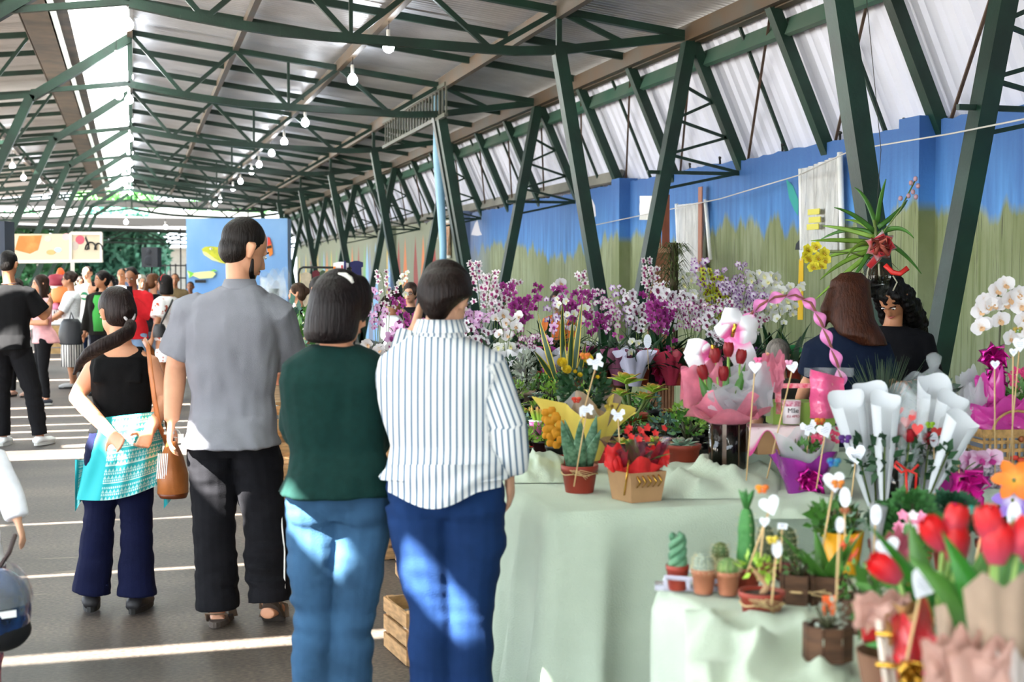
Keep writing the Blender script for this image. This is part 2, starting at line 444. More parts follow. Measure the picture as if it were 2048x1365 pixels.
# painted wall --------------------------------------------------------
def mural_mat():
    m = bpy.data.materials.new('painted_mural'); m.use_nodes = True
    n = m.node_tree.nodes; l = m.node_tree.links; b = n['Principled BSDF']; b.inputs['Roughness'].default_value = .7
    tc = n.new('ShaderNodeTexCoord'); sp = n.new('ShaderNodeSeparateXYZ'); l.new(tc.outputs['Object'], sp.inputs[0])
    def noise_(scale, st, det=4):
        mp = n.new('ShaderNodeMapping'); mp.inputs['Scale'].default_value = st; l.new(tc.outputs['Object'], mp.inputs['Vector'])
        t = n.new('ShaderNodeTexNoise'); t.inputs['Scale'].default_value = scale; t.inputs['Detail'].default_value = det
        l.new(mp.outputs['Vector'], t.inputs['Vector']); return t.outputs['Fac']
    def math_(op, a, c=None):
        t = n.new('ShaderNodeMath'); t.operation = op
        for i, x in enumerate((a, c)):
            if x is None: continue
            if isinstance(x, (int, float)): t.inputs[i].default_value = x
            else: l.new(x, t.inputs[i])
        return t.outputs[0]
    def mix(fac, a, c):
        t = n.new('ShaderNodeMix'); t.data_type = 'RGBA'; l.new(fac, t.inputs[0])
        for i, x in ((6, a), (7, c)):
            if isinstance(x, str): t.inputs[i].default_value = hexc(x)
            else: l.new(x, t.inputs[i])
        return t.outputs[2]
    def ramp(fac, p0, p1):
        t = n.new('ShaderNodeMapRange'); t.inputs['From Min'].default_value = p0; t.inputs['From Max'].default_value = p1
        l.new(fac, t.inputs['Value']); return t.outputs['Result']
    z = sp.outputs['Z']; y = sp.outputs['Y']
    # blue sky with a darker top
    blue = mix(ramp(z, 1.9, 2.7), '#5b9fe0', '#33629f')
    blue = mix(ramp(noise_(2, (1, 6, .6)), .3, .8), blue, '#2f5c9b')
    # height of the tree line: spikes + slow wave
    e = math_('ADD', math_('MULTIPLY', noise_(1.0, (0, 3.4, 0), 3), .75), math_('MULTIPLY', noise_(1.0, (0, .28, 0), 0), .8))
    edge = math_('ADD', e, 1.30)
    green = mix(ramp(noise_(1, (1, 1.2, .8)), .35, .65), '#747c50', '#949c7a')
    green = mix(ramp(noise_(2.5, (1, 9, .5)), .45, .75), green, '#5f6a35')
    drip = ramp(noise_(7, (1, 9, .35), 3), .62, .70)
    green = mix(math_('MULTIPLY', drip, .8), green, '#3f3f27')
    base = mix(ramp(math_('SUBTRACT', edge, z), -.04, .05), blue, green)
    # the far end: tall coloured arches
    vor = n.new('ShaderNodeTexVoronoi'); vor.inputs['Scale'].default_value = 1.5; vor.voronoi_dimensions = '1D'
    l.new(y, vor.inputs['W'])
    cr = n.new('ShaderNodeValToRGB'); cr.color_ramp.interpolation = 'CONSTANT'
    cols = ['#7fae72', '#8a8f78', '#e0814a', '#92bfe6', '#9c3c33', '#8b93a6', '#d9b860', '#7c8468']
    els = cr.color_ramp.elements
    els[0].color = hexc(cols[0]); els[1].position = 1 / 8; els[1].color = hexc(cols[1])
    for i in range(2, 8): e2 = els.new(i / 8); e2.color = hexc(cols[i])
    sr = n.new('ShaderNodeSeparateXYZ'); l.new(vor.outputs['Color'], sr.inputs[0]); l.new(sr.outputs[0], cr.inputs['Fac'])
    arch = mix(ramp(math_('ADD', math_('MULTIPLY', vor.outputs['Distance'], 2.2), z), 2.45, 2.55), cr.outputs['Color'], '#8d927c')
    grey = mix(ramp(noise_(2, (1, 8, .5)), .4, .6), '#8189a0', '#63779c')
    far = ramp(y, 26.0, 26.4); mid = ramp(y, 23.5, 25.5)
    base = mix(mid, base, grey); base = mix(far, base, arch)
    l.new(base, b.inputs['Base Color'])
    bp = n.new('ShaderNodeBump'); bp.inputs['Strength'].default_value = .35; bp.inputs['Distance'].default_value = .01
    l.new(noise_(30, (1, 1, 1)), bp.inputs['Height']); l.new(bp.outputs['Normal'], b.inputs['Normal'])
    return m
MUR = mural_mat()
q = MB(); pr = random.Random(3)
ys = [Y0 + .11 * i for i in range(int((Y1 - Y0) / .11) + 1)]
tz = [ZW + .012 * pr.uniform(-1, 1) + .02 * noise.noise(V((yv * .8, 0, 0))) - (.07 if pr.random() < .012 else 0) for yv in ys]
lo = [V((XW, yv, 0)) for yv in ys]; hi = [V((XW, yv, z)) for yv, z in zip(ys, tz)]
hb = [p + V((.16, 0, 0)) for p in hi]; lb2 = [p + V((.16, 0, 0)) for p in lo]
q.rings([lo, hi, hb, lb2], 0, False, False)
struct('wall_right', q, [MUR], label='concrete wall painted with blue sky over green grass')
for pn, yy in zip(('nearest','second','third','fourth','farthest'), (FY[1] - 2.2, FY[1] + 2.0, FY[2] + 3.4, FY[4] + 1, FY[5] + 3)):
    q = MB(); q.box((XW - .02, yy, ZW / 2 + .02), (.24, .30, ZW + .04)); o = struct('wall_pilaster', q, [MUR]); o['label'] = pn + ' shallow painted pilaster of the wall'
# small bent hooks on top of the wall
for i, (px, py) in enumerate(((1440, 318), (1565, 283), (1680, 255), (1808, 212), (1380, 345), (1180, 388))):
    p = onx(px, py + 6, XW + .05); p.z = ZW - .01
    q = MB(); q.tube([p, p + V((0, 0, .05)), p + V((-.02, -.03, .085)), p + V((-.02, -.06, .075))], .012, 6)
    tag(q.obj('bent_hook', mat('black_iron', '#1c1c1a', .6)), None, 'hook', 'bent iron hooks on top of the painted wall')['label'] = 'short bent black iron hook on the wall top, ' + ['third', 'second', 'nearest but one', 'nearest', 'fifth', 'farthest'][i] + ' of six'
# end of hall: dark beam, lower cross roof, beyond it daylight
q = MB(); q.box((-1, 54.5, 4.35), (14, .3, .25)); q.box((-1, 56, 3.75), (14, .3, .3)); struct('end_beam', q, [mat('dark_roof_edge', '#141312', .8)], label='dark edge beams where the hall roof ends')
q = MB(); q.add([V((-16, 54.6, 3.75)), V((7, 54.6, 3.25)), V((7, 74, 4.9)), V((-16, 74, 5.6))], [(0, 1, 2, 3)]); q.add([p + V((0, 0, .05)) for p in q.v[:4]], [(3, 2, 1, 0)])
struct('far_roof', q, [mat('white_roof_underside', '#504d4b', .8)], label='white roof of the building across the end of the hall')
for k, yy in enumerate((56.5, 60, 64, 69)):
    q = MB(); z_ = lambda x: 3.75 + (yy - 54.6) * .0722 - (x + 16) * .0217 - .08
    q.bar((-16, yy, z_(-16)), (7, yy, z_(7)), .10, .16); q.bar((-16, yy, z_(-16) - .5), (7, yy, z_(7) - .5), .07)
    for i in range(20): q.bar((-16 + i * 1.15, yy, z_(-16 + i * 1.15) - (.5 if i % 2 else 0)), (-14.85 + i * 1.15, yy, z_(-14.85 + i * 1.15) - (0 if i % 2 else .5)), .05)
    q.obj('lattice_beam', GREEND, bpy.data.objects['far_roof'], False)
# ================================================================== bulbs
BULB = mat('lit_bulb_glass', '#ffffff', .3, emit='#f2f8ff', es=70)
WHT = mat('white_plastic', '#e8e8e6', .4)
bm_ = MB(); bm_.lathe([(.018, .055), (.030, .04), (.056, 0), (.062, -.03), (.050, -.065), (.022, -.085), (.004, -.088)], 14)
BULBME = bm_.mesh('bulb', BULB)
bn = MB(); bn.lathe([(.019, .16), (.024, .15), (.022, .06), (.030, .038)], 10)
SOCK = bn.mesh('socket', WHT)
bw = MB(); bw.tube([(0, 0, .15), (.005, 0, .40)], .004, 5); CORD = bw.mesh('cord', mat('black_cord', '#202020', .6))
def bulb(x, y, z, label, group, cord=True, cl=0):
    t = thing('light_bulb', label, 'lamp', (x, y, z), 0, group)
    mobj('bulb', BULBME, t); mobj('socket', SOCK, t)
    if cord: mobj('cord', CORD, t)
    if cl: q = MB(); q.tube([(0, 0, .15), (0, 0, cl)], .006, 5); q.obj('cord', CORD.materials[0], t)
ORD = ['nearest', 'second', 'third', 'fourth', 'fifth', 'sixth', 'seventh', 'eighth', 'ninth', 'tenth', 'eleventh', 'twelfth', 'thirteenth', 'fourteenth', 'fifteenth', 'sixteenth', 'seventeenth', 'eighteenth']
xr = 2.66
for i, (px, py) in enumerate(((777, 55), (705, 140), (610, 162), (568, 216), (543, 255), (518, 291), (503, 320), (481, 347), (466, 369), (430, 372), (418, 387), (440, 352))):
    p = onx(px, py, xr); bulb(xr, p.y, min(p.z, roofz(xr) - .38), f'{ORD[i]} lit bulb of the row hanging under the right hand purlin', 'bulbs in the right hand row')
for i, (px, py) in enumerate(((258, 50), (243, 132), (263, 153), (248, 190), (262, 199), (265, 240), (266, 276), (267, 305), (264, 326), (264, 340), (250, 350), (262, 358), (251, 368), (263, 375), (262, 386))):
    x = -.02 if px > 255 else -.16
    z = 4.30 if px > 255 else 4.2
    d = (z - EYE) * FP / (560 - py); y = d / math.cos(YAW)
    bulb(x, y, z, f'{ORD[i]} lit bulb of the row along the ridge beam', 'bulbs in the row along the ridge')
for i, (px, py) in enumerate(((25, 331), (47, 354), (76, 360), (90, 392), (104, 410), (108, 421), (162, 434), (252, 443), (331, 453))):
    x = -2.6 if i < 7 else (-1.0 if i == 7 else .9)
    if i < 7: p = onx(px, py, x); z = min(p.z, 4.2)
    else: z = 3.3; 
    d = (z - EYE) * FP / (560 - py)
    p = at(px, py, d); bulb(p.x, p.y, p.z, (f'{ORD[i]} lit bulb of the row under the left roof' if i < 7 else ('left' if i == 7 else 'right') + ' one of two lit bulbs under the far white roof'), 'bulbs under the left roof' if i < 7 else 'bulbs under the far roof', cl=0 if i < 7 else 1.3)

# ================================================================== fish kiosk
kd = 30.0
def painted(name, pts, d, m, parent, off):
    q = MB(); P = [at(x, y, d) for x, y in pts]; q.poly([p - FLAT * off for p in P], 0, .01, nrm=-FLAT); return q.obj(name, m, parent, False)
t = thing('painted_kiosk', 'pale blue kiosk painted with big yellow fish at the end of the hall', 'kiosk')
q = MB(); A = at(372, 437, kd); B_ = at(575, 441, kd)
zt = A.z
for P, Q, o_ in ((V((A.x, A.y, 0)), V((B_.x, B_.y, 0)), .5),):
    nrm = FLAT
    q.add([P, Q, Q + nrm * o_, P + nrm * o_ + RGT * -.0] + [p + V((0, 0, zt)) for p in (P, Q, Q + nrm * o_, P + nrm * o_)], [(0, 1, 5, 4), (1, 2, 6, 5), (2, 3, 7, 6), (3, 0, 4, 7), (4, 5, 6, 7)])
q.obj('body', mat('painted_water_blue', '#8ab8e8', .5, col2='#6fa3de', vs=1.1, vsx=(1, 1, .5)), t, False)
def ellp(cx, cy, rx, ry, n=18, rot=0): return [(cx + rx * math.cos(a) * math.cos(rot) - ry * math.sin(a) * math.sin(rot), cy + rx * math.cos(a) * math.sin(rot) + ry * math.sin(a) * math.cos(rot)) for a in [2 * PI * k / n for k in range(n)]]
YF = mat('fish_yellow', '#d3cf2b', .5, col2='#a9b52c', vs=9); YP = mat('fish_pale', '#eef0a0', .5); BLK = mat('black_paint', '#101010', .6)
ORG = mat('orange_paint', '#f08a2a', .5); RED = mat('red_paint', '#e0402a', .5); WP = mat('white_paint', '#f5f5f0', .5)
painted('painted_fish', [(403, 499), (410, 494), (422, 493), (440, 495), (470, 492), (500, 500), (500, 530), (470, 530), (440, 526), (420, 516), (409, 508)], kd, YF, t, .004)
painted('painted_fish', [(405, 503), (413, 505), (430, 518), (445, 526), (425, 521), (408, 510)], kd, YP, t, .010)
painted('painted_fish', ellp(422, 498, 3, 2.2, 10), kd, WP, t, .012); painted('painted_fish', ellp(423, 498, 1.3, 1.3, 8), kd, BLK, t, .018)
painted('painted_fish', [(374, 541), (386, 546), (402, 544), (425, 542), (432, 548), (425, 556), (400, 558), (386, 552), (378, 557)], kd, YP, t, .004)
painted('painted_fish', [(374, 541), (388, 547), (384, 552), (378, 557), (380, 549)], kd, mat('fish_green', '#7ed24a', .5), t, .01)
painted('painted_fish', [(420, 543), (428, 539), (436, 543)], kd, mat('fish_green', '#7ed24a', .5), t, .01)
painted('painted_fish', [(535, 474), (540, 476), (545, 495), (546, 508), (540, 514), (534, 500)], kd, ORG, t, .004)
painted('painted_fish', [(535, 474), (540, 476), (543, 488), (535, 492)], kd, RED, t, .01)
painted('painted_fish', [(533, 493), (543, 491), (544, 496), (534, 498)], kd, BLK, t, .016)
painted('counter_sign', [(390, 560), (412, 560), (412, 566), (390, 566)], kd, BLK, t, .01)

# ================================================================== loudspeakers, banner, stalls, trees on the left
t = thing('loudspeaker', 'black loudspeaker up on a thin stand before the bright opening', 'speaker')
p = at(303, 515, 26); q = MB(); q.box(p, (.29, .3, .36), -YAW); q.obj('cabinet', mat('speaker_black', '#20242c', .6), t, False)
q = MB()
for r, dz_ in ((.10, -.06), (.05, .10)): q.ell(p - FLAT * .15 + V((0, 0, dz_)), (r, .015, r), 14, 6)
q.obj('cone', mat('speaker_cone', '#33363d', .8), t)
q = MB(); q.tube([(p.x, p.y, p.z - .18), (p.x, p.y, .5)], .018, 6)
for k in range(3): q.tube([(p.x, p.y, .5), (p.x + .4 * math.cos(k * 2.1), p.y + .4 * math.sin(k * 2.1), 0)], .015, 6)
q.obj('stand', mat('black_iron', '#1c1c1a', .6), t)
t = thing('loudspeaker', 'big dark loudspeaker cut by the left edge, mounted on the roof leg', 'speaker')
q = MB(); p = at(-14, 498, 15.2); q.box(p, (.36, .3, .58), -YAW); q.obj('cabinet', mat('speaker_blue_black', '#2a3342', .6), t, False)
q = MB(); q.bar(p + V((-.2, -.18, -.02)), p + V((.19, -.13, -.13)), .05, .03); q.obj('bracket', WP, t, False)
q = MB(); q.bar(p + V((0, .16, .1)), p + V((0, .16, 2.5)), .04); q.obj('hanger', mat('black_iron', '#1c1c1a', .6), t, False)
# banner board
bd = 22.0
t = thing('banner', 'cream and orange banner with pink balloons above the stalls at left', 'banner')
painted('backing', [(14, 468), (203, 468), (204, 521), (14, 523)], bd, mat('banner_cream', '#c9b99f', .6), t, 0)
painted('print', [(38, 472), (84, 471), (76, 500), (60, 508), (30, 500)], bd, mat('banner_orange', '#d87430', .6, col2='#e8a25a', vs=3), t, .004)
painted('print', ellp(160, 480, 9, 9), bd, mat('balloon_pink', '#c84f60', .6), t, .004)
painted('print', ellp(132, 474, 8, 7), bd, mat('balloon_pink2', '#f0b0b4', .6), t, .004)
painted('print', ellp(96, 478, 7, 6), bd, mat('balloon_pink3', '#f3b5ac', .6), t, .004)
painted('print', ellp(116, 500, 7, 5), bd, mat('balloon_blue', '#a8d4ec', .6), t, .004)
painted('print', ellp(150, 492, 7, 9), bd, mat('banner_grey', '#b9aaa0', .6), t, .004)
painted('print', ellp(102, 505, 9, 5), bd, mat('banner_orange2', '#f2a56a', .6), t, .008)
painted('print', [(170, 478), (176, 492), (172, 501), (180, 499), (178, 486), (171, 472)], bd, BLK, t, .006)
for c in ((182, 500, 11, 15), (198, 500, 8, 13)):
    q = MB(); q.tube([at(c[0] + c[2] * math.cos(a), c[1] - c[3] * math.sin(a), bd) - FLAT * .02 for a in [PI * k / 10 for k in range(11)]], .012, 5); q.obj('print', BLK, t)
q = MB()
for a, c in (((142, 466), (142, 524)), ((203, 466), (203, 522)), ((142, 467), (204, 467)), ((14, 524), (206, 522))): q.bar(at(*a, bd), at(*c, bd), .04, .05)
q.obj('frame', mat('pale_frame', '#d8d0c4', .5), t, False)
q = MB(); a = at(145, 524, bd); q.bar(a, (a.x, a.y, 0), .06); a = at(20, 524, bd); q.bar(a, (a.x, a.y, 0), .06); q.obj('post', mat('pale_frame', '#d8d0c4', .5), t, False)
# stall with goods
rr = random.Random(5)
t = thing('stall_table', 'long table of a goods stall behind the shoppers at left', 'table')
a = at(48, 640, 24); z = .85
q = MB(); c = at(110, 600, 24); q.box((c.x, c.y, z - .02), (2.2, .9, .04), -YAW); q.obj('tabletop', WP, t, False)
for sx in (-1, 1):
    for sy in (-.35, .35):
        q = MB(); q.box(V((c.x, c.y, z / 2)) + RGT * sx + FLAT * sy, (.05, .05, z - .04)); q.obj('leg', mat('pale_frame', '#d8d0c4', .5), t, False)
gc = [('#e23b2c', 'red'), ('#f08a3a', 'orange'), ('#e57aa4', 'pink'), ('#8c1f33', 'dark red'), ('#f4f1ee', 'white'), ('#2c4ed0', 'blue'), ('#f3c35a', 'yellow')]
spots = [('bundle of orange cloth', 60 + 62, 585, '#f28a4a', .16, .34), ('dark red bunch of flowers', 116, 560, '#8c2338', .2, .2), ('red and yellow doll', 121, 548, '#f0602c', .07, .2),
         ('pink parcel', 112, 612, '#e98fb0', .10, .12), ('orange jar', 104, 600, '#ef7c33', .08, .24), ('blue cup', 131, 598, '#2a49c8', .07, .09), ('red hat', 138, 592, '#d93a30', .08, .08), ('white box', 118, 572, '#f3efec', .14, .10),
         ('pale pink box', 128, 583, '#eab9c4', .10, .12), ('dark red ball', 120, 612, '#8a1a30', .07, .14), ('black hat', 106, 612, '#1a1a20', .08, .1)]
for nm, px, py, colr, r_, h_ in spots:
    p = at(px, py, 23.6); q = MB()
    p.z = max(p.z - h_ / 2, z)
    prof = [(r_ * .8, 0), (r_, h_ * .15), (r_ * .95, h_ * .6), (r_ * .6, h_ * .9), (r_ * .2, h_)]
    q.lathe([(a_ * rr.uniform(.9, 1.05), b_) for a_, b_ in prof], 10)
    o = q.obj(nm.split()[-1] if nm.split()[-1] != 'cloth' else 'cloth_bundle', mat('goods_' + nm.replace(' ', '_'), colr, .6), None); o.location = p
    if p.z > z + .01:
        q = MB(); q.lathe([(.012, z - p.z), (.012, .0)], 6); q.obj('stem', WP, o)
    tag(o, f'{nm} among the goods on the stall table at left', nm.split()[-1], None)
# trellis crates under stall
for i, (px, py) in enumerate(((112, 690), (122, 665))):
    c = onz(px, py + 20, 0); crate_z = 0
    q = MB()
    for s_ in (-1, 1):
        for k in range(4): q.box((c.x, c.y + s_ * .2, .08 + k * .14), (.6, .015, .1))
        for k in range(2): q.box((c.x + s_ * .29, c.y, .1 + k * .2), (.02, .4, .1))
    tag(q.obj('wooden_crate', mat('crate_wood', '#b08d5e', .8, var=.2, vs=14), None, False), ('left' if i == 0 else 'right') + ' slatted wooden crate under the goods stall', 'crate')
# trees outside
def blob_tree(name, label, base, h, r_, col, n, seed):
    g_ = random.Random(seed); t = thing(name, label, 'tree', base)
    q = MB(); q.tube([(0, 0, 0), (.1, 0, h * .5), (0, .1, h * .8)], [.22, .16, .08], 8); q.obj('trunk', mat('bark', '#5a5044', .9), t)
    leaf = MB()
    for _ in range(n):
        d = V((g_.gauss(0, 1), g_.gauss(0, 1), g_.gauss(0, .8))).normalized() * r_ * g_.uniform(.3, 1) ** .6
        d = d + V((0, 0, h)); sz = g_.uniform(.10, .26)
        a = V((g_.gauss(0, 1), g_.gauss(0, 1), g_.gauss(0, 1))).normalized(); b2 = a.orthogonal().normalized()
        leaf.add([d - a * sz, d + b2 * sz * .5, d + a * sz, d - b2 * sz * .5], [(0, 1, 2, 3)])
    o = leaf.obj('foliage', mat('leaf_' + col[1:], col, .6, var=.3, vs=1), t, False); o['kind'] = 'stuff'
blob_tree('tree', 'green leafy tree beyond the hall, between banner and speaker', at(235, 600, 62).xy.to_3d(), 2.6, 2.3, '#5f9d86', 5200, 2)
blob_tree('tree', 'tree behind the banner posts at far left', at(60, 600, 60).xy.to_3d(), 2.4, 2.2, '#4f8a5c', 3500, 3)
blob_tree('tree', 'tree crown above the end of the hall roof', at(235, 500, 80).xy.to_3d(), 6.2, 2.5, '#6fae62', 3500, 4)
blob_tree('tree', 'tree crown showing through the gap above the kiosk', at(460, 500, 75).xy.to_3d(), 5.2, 2.3, '#5c9a50', 2500, 9)
q = MB(); p = at(160, 560, 70); q.box((p.x, p.y, 1.5), (16, .4, 3.0), -YAW); q.box((p.x, p.y - .5, 3.05), (16.6, 1.6, .12), -YAW)
tag(q.obj('white_building', mat('sunlit_white_wall', '#e6e2da', .8, var=.05), None, False), 'low white sunlit building beyond the open end of the hall', 'building')
t = thing('iron_fence', 'dark iron rail fence at the bright open end', 'fence')
a = at(320, 540, 40); b_ = at(372, 545, 40)
for zz in (.9, 1.6, 1.95):
    q = MB(); q.bar((a.x, a.y, zz), (b_.x, b_.y, zz), .04); q.obj('rail', mat('black_iron', '#1c1c1a', .6), t, False)
for k in range(6):
    pp = a.lerp(b_, k / 5); q = MB(); q.bar((pp.x, pp.y, 0), (pp.x, pp.y, 2.0 + (1.0 if k == 4 else 0)), .035); q.obj('picket', mat('black_iron', '#1c1c1a', .6), t, False)

# ================================================================== clothes rack far right
t = thing('clothes_rack', 'black tube clothes rack standing before the coloured wall', 'rack')
d = 16.5; q = MB()
q.tube([V((at(596, 700, d).x, at(596, 700, d).y, 0)), at(597, 548, d), at(600, 538, d), at(606, 535, d), at(700, 536, d), at(707, 540, d), V((at(709, 700, d).x, at(709, 700, d).y, 0))], .014, 8); q.obj('rail', mat('black_iron', '#1c1c1a', .6), t)
shirts = [(612, 545, 22, 70, '#b3a68e', 'beige jacket'), (632, 541, 14, 60, '#5a2028', 'dark red shirt'), (646, 541, 12, 60, '#3a4a35', 'dark green shirt'), (655, 542, 9, 60, '#c8a44a', 'mustard shirt'), (665, 541, 10, 60, '#24305c', 'dark blue shirt')]
def garment(cx, ty, wd, ht, colr, label, d, extra=None):
    q = MB(); s_ = d / FP; c = at(cx, ty, d)
    prof = [(.15, 0), (.5, .06), (.5, .22), (.36, .26), (.38, .6), (.42, 1.0)]
    front = [(-a, b) for a, b in prof] + [(a, b) for a, b in reversed(prof)]
    P = [c + RGT * (a * wd * s_) - V((0, 0, b * ht * s_)) for a, b in front]
    q.poly([p - FLAT * .02 for p in P], 0, .04, nrm=-FLAT)
    o = q.obj(label.split()[-1], mat('cloth_' + label.replace(' ', '_'), colr, .85, var=.15, vs=12), None, False)
    tag(o, label + ' hanging on the clothes rack', 'clothes', 'garments on the rack'); return o
for s_ in shirts: garment(*s_[:4], s_[4], s_[5], d - .05)
o = garment(682, 524, 30, 48, '#eef0ee', 'white printed shirt', d - .1)
for (px, py, w_, h_, c_) in ((669, 540, 4, 13, '#f0862a'), (675, 545, 5, 12, '#3fb86a'), (684, 540, 3, 18, '#c8323a'), (690, 535, 4, 26, '#28285c')):
    q = MB(); p = at(px, py, d - .15); q.box(p, (w_ * d / FP, .012, h_ * d / FP), -YAW); q.obj('print', mat('shirtprint' + c_[1:], c_, .8), o, False)
o['label'] = 'white shirt with coloured print hanging highest on the rack'
garment(713, 522, 26, 52, '#1f2150', 'navy blue shirt', d - .12)['label'] = 'navy blue shirt hanging at the right end of the rack'

# ================================================================== things on the painted wall
def wall_sheet(name, label, cat, xa_, xb_, yt, yb, m, dark=None, ytb=None):
    t = thing(name, label, cat); X = XW - .06
    def P(px, py): return onx(px, py, X)
    q = MB()
    def fn(u, v_):
        p = P(lerp(xa_, xb_, u), lerp(lerp(yt, ytb if ytb else yt, u), yb, v_)); p.x -= .03 * math.sin(u * 19) * (.3 + v_) + .02 * math.sin(u * 43 + 3 * v_); return p
    q.grid(fn, 26, 10); q.obj('sheet', m, t)
    return t, P
CLEAR = mat('crinkled_plastic_sheet', '#c9c8c2', .18, alpha=.82, var=.15, vs=9, vsx=(1, 4, .4), bump=.8, bs=22, bstretch=(1, 5, .5))
t, P = wall_sheet('plastic_banner', 'crinkled clear plastic banner between two white poles on the painted wall', 'banner', 1606, 1680, 338, 500, CLEAR, ytb=310)
for (x0, y0, x1, y1) in ((1602, 338, 1605, 500), (1680, 305, 1685, 500)):
    q = MB(); q.tube([P(x0, y0), P(x1, y1)], .026, 8); q.obj('pole', WP, t)
for k, (px, py) in enumerate(((1638, 424), (1640, 440), (1636, 454))):
    q = MB(); p = P(px, py); q.box((p.x - .05, p.y, p.z), (.01, .22, .05)); q.obj('print', mat('banner_yellow_text', '#d8cf5a', .6), t, False)
t, P = wall_sheet('plastic_banner', 'smaller crinkled plastic banner on white poles beside the wooden rack', 'banner', 1356, 1410, 410, 545, CLEAR, ytb=404)
for (x0, y0, x1, y1) in ((1353, 408, 1358, 520), (1411, 400, 1421, 520)):
    q = MB(); q.tube([P(x0, y0), P(x1, y1)], .022, 8); q.obj('pole', WP, t)
q = MB(); a = P(1404, 440); q.box((a.x - .02, a.y, a.z - .1), (.01, .10, .9)); q.obj('print', mat('brown_strip', '#a4705c', .7), t, False)
# thin rolled print on far left + hanging strip
t, P = wall_sheet('hanging_print', 'narrow cream print hanging on the blue wall behind the women', 'print', 887, 898, 446, 512, mat('cream_print', '#d9c3ae', .7, col2='#b98d6e', vs=14))
q = MB(); q.tube([P(886, 446), P(899, 444)], .03, 8); q.tube([P(886, 512), P(899, 514)], .03, 8); q.obj('rod', WP, t)
t, P = wall_sheet('hanging_print', 'white crinkled sheet hanging on the wall left of the wooden slat rack', 'print', 1282, 1322, 392, 440, WP)
# wooden slat rack
t = thing('slat_rack', 'tall reddish wooden slat rack leaning on the wall', 'rack'); d = 14.6
WR = mat('reddish_wood', '#8c4a2c', .55, var=.25, vs=18, vsx=(1, 1, .2))
s_ = d / FP
for x0, x1 in ((1311, 1317), (1319, 1322), (1324, 1339)):
    q = MB(); a = at((x0 + x1) / 2, 390 if x0 != 1311 else 398, d); b_ = at((x0 + x1) / 2, 505, d); q.bar(a, b_, (x1 - x0) * s_, .03, up=FLAT); q.obj('upright', WR, t, False)
for y_ in (397, 404, 425, 432, 452, 470, 488):
    q = MB(); q.box(at(1315, y_, d - .03), (10 * s_, .02, 2.2 * s_), -YAW); q.obj('slat', mat('pale_slat', '#c8a27e', .6), t, False)
t = thing('wooden_cabinet', 'pinkish wooden slatted cabinet behind the orchids, under the slat rack', 'cabinet')
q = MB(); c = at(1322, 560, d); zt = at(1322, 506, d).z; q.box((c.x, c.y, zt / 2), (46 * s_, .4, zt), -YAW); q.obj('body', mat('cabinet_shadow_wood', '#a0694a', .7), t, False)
for k in range(7):
    q = MB(); q.box(V((c.x, c.y, zt / 2 - .06)) - FLAT * .21 + RGT * ((-20 + k * 6.6) * s_), (4.2 * s_, .02, zt - .14), -YAW); q.obj('slat', mat('pinkish_wood', '#c99270', .6, var=.15, vs=12), t, False)
q = MB(); q.box(V((c.x, c.y, zt + .02)) - FLAT * .02, (52 * s_, .46, .05), -YAW); q.obj('top_board', mat('pinkish_wood', '#c99270', .6), t, False)
# white painted blotches / sails on the wall
for i, pts in enumerate(([(942, 470), (950, 446), (955, 440), (960, 462), (964, 470), (955, 472)], [(1168, 438), (1178, 412), (1184, 398), (1190, 412), (1192, 432), (1182, 442)], [(868, 478), (872, 466), (876, 478)])):
    q = MB(); q.poly([onx(x, y, XW - .004) for x, y in pts]); 
    o = q.obj('painted_sail', mat('sail_white', '#d8d6dc', .7), bpy.data.objects['wall_right'], False)
for nm, pts, c_ in (('painted_bird', [(1601, 455), (1607, 454), (1612, 468), (1612, 482), (1600, 500), (1590, 500), (1592, 488), (1600, 478), (1598, 462)], '#20242c'), ('painted_bird', [(1601, 474), (1609, 480), (1606, 520), (1600, 522), (1597, 492)], '#d5dbe2'), ('painted_yellow_stripe', [(1598, 520), (1604, 512), (1607, 520), (1606, 640), (1595, 640), (1596, 580)], '#e0b51c'), ('painted_teal_leaf', [(1572, 358), (1586, 372), (1597, 400), (1596, 432), (1588, 420), (1578, 396)], '#2f9b93')):
    q = MB(); q.poly([onx(x, y, XW - .004 - .004 * (c_ == '#20242c')) for x, y in pts]); q.obj(nm, mat(nm + c_[1:], c_, .7), bpy.data.objects['wall_right'], False)
# clothes lines
for i, pts in enumerate((((1183, 452, 5.7), (1440, 398, 5.7), (1600, 350, 5.7)), ((1600, 350, 5.7), (1705, 300, 5.0), (1900, 268, 5.0), (2060, 236, 4.9)))):
    q = MB(); P_ = [onx(x, y, X) for x, y, X in pts]; q.tube(P_, .006, 5)
    tag(q.obj('line', mat('pale_cord', '#c9c6c0', .7)), ('thin pale line strung along the wall up to the plastic banner', 'thin pale line strung between the nearest slanted columns')[i], 'cord')
# pale blue downpipe beside the double column
q = MB(); a = V((4.12, FY[3] + .5, 4.25)); q.tube([a, a + V((-.02, 0, -1.0)), a + V((.05, 0, -2.2)), a + V((.05, 0, -4.2))], [.075, .07, .05, .05], 10)
tag(q.obj('downpipe', mat('pale_blue_pipe', '#8fc0dc', .4)), 'pale blue downpipe beside the double slanted columns', 'pipe')
q = MB(); p = V((5.15, FY[1] - .05, 4.1)); q.tube([p, (5.32, FY[1] - .1, 3.9), (5.6, FY[1] - .1, 3.2), (5.8, FY[1] - .1, 2.7)], .03, 8)
tag(q.obj('downpipe', mat('dark_pipe', '#2a302e', .5)), 'thin dark bent pipe running down beside the second V column', 'pipe')
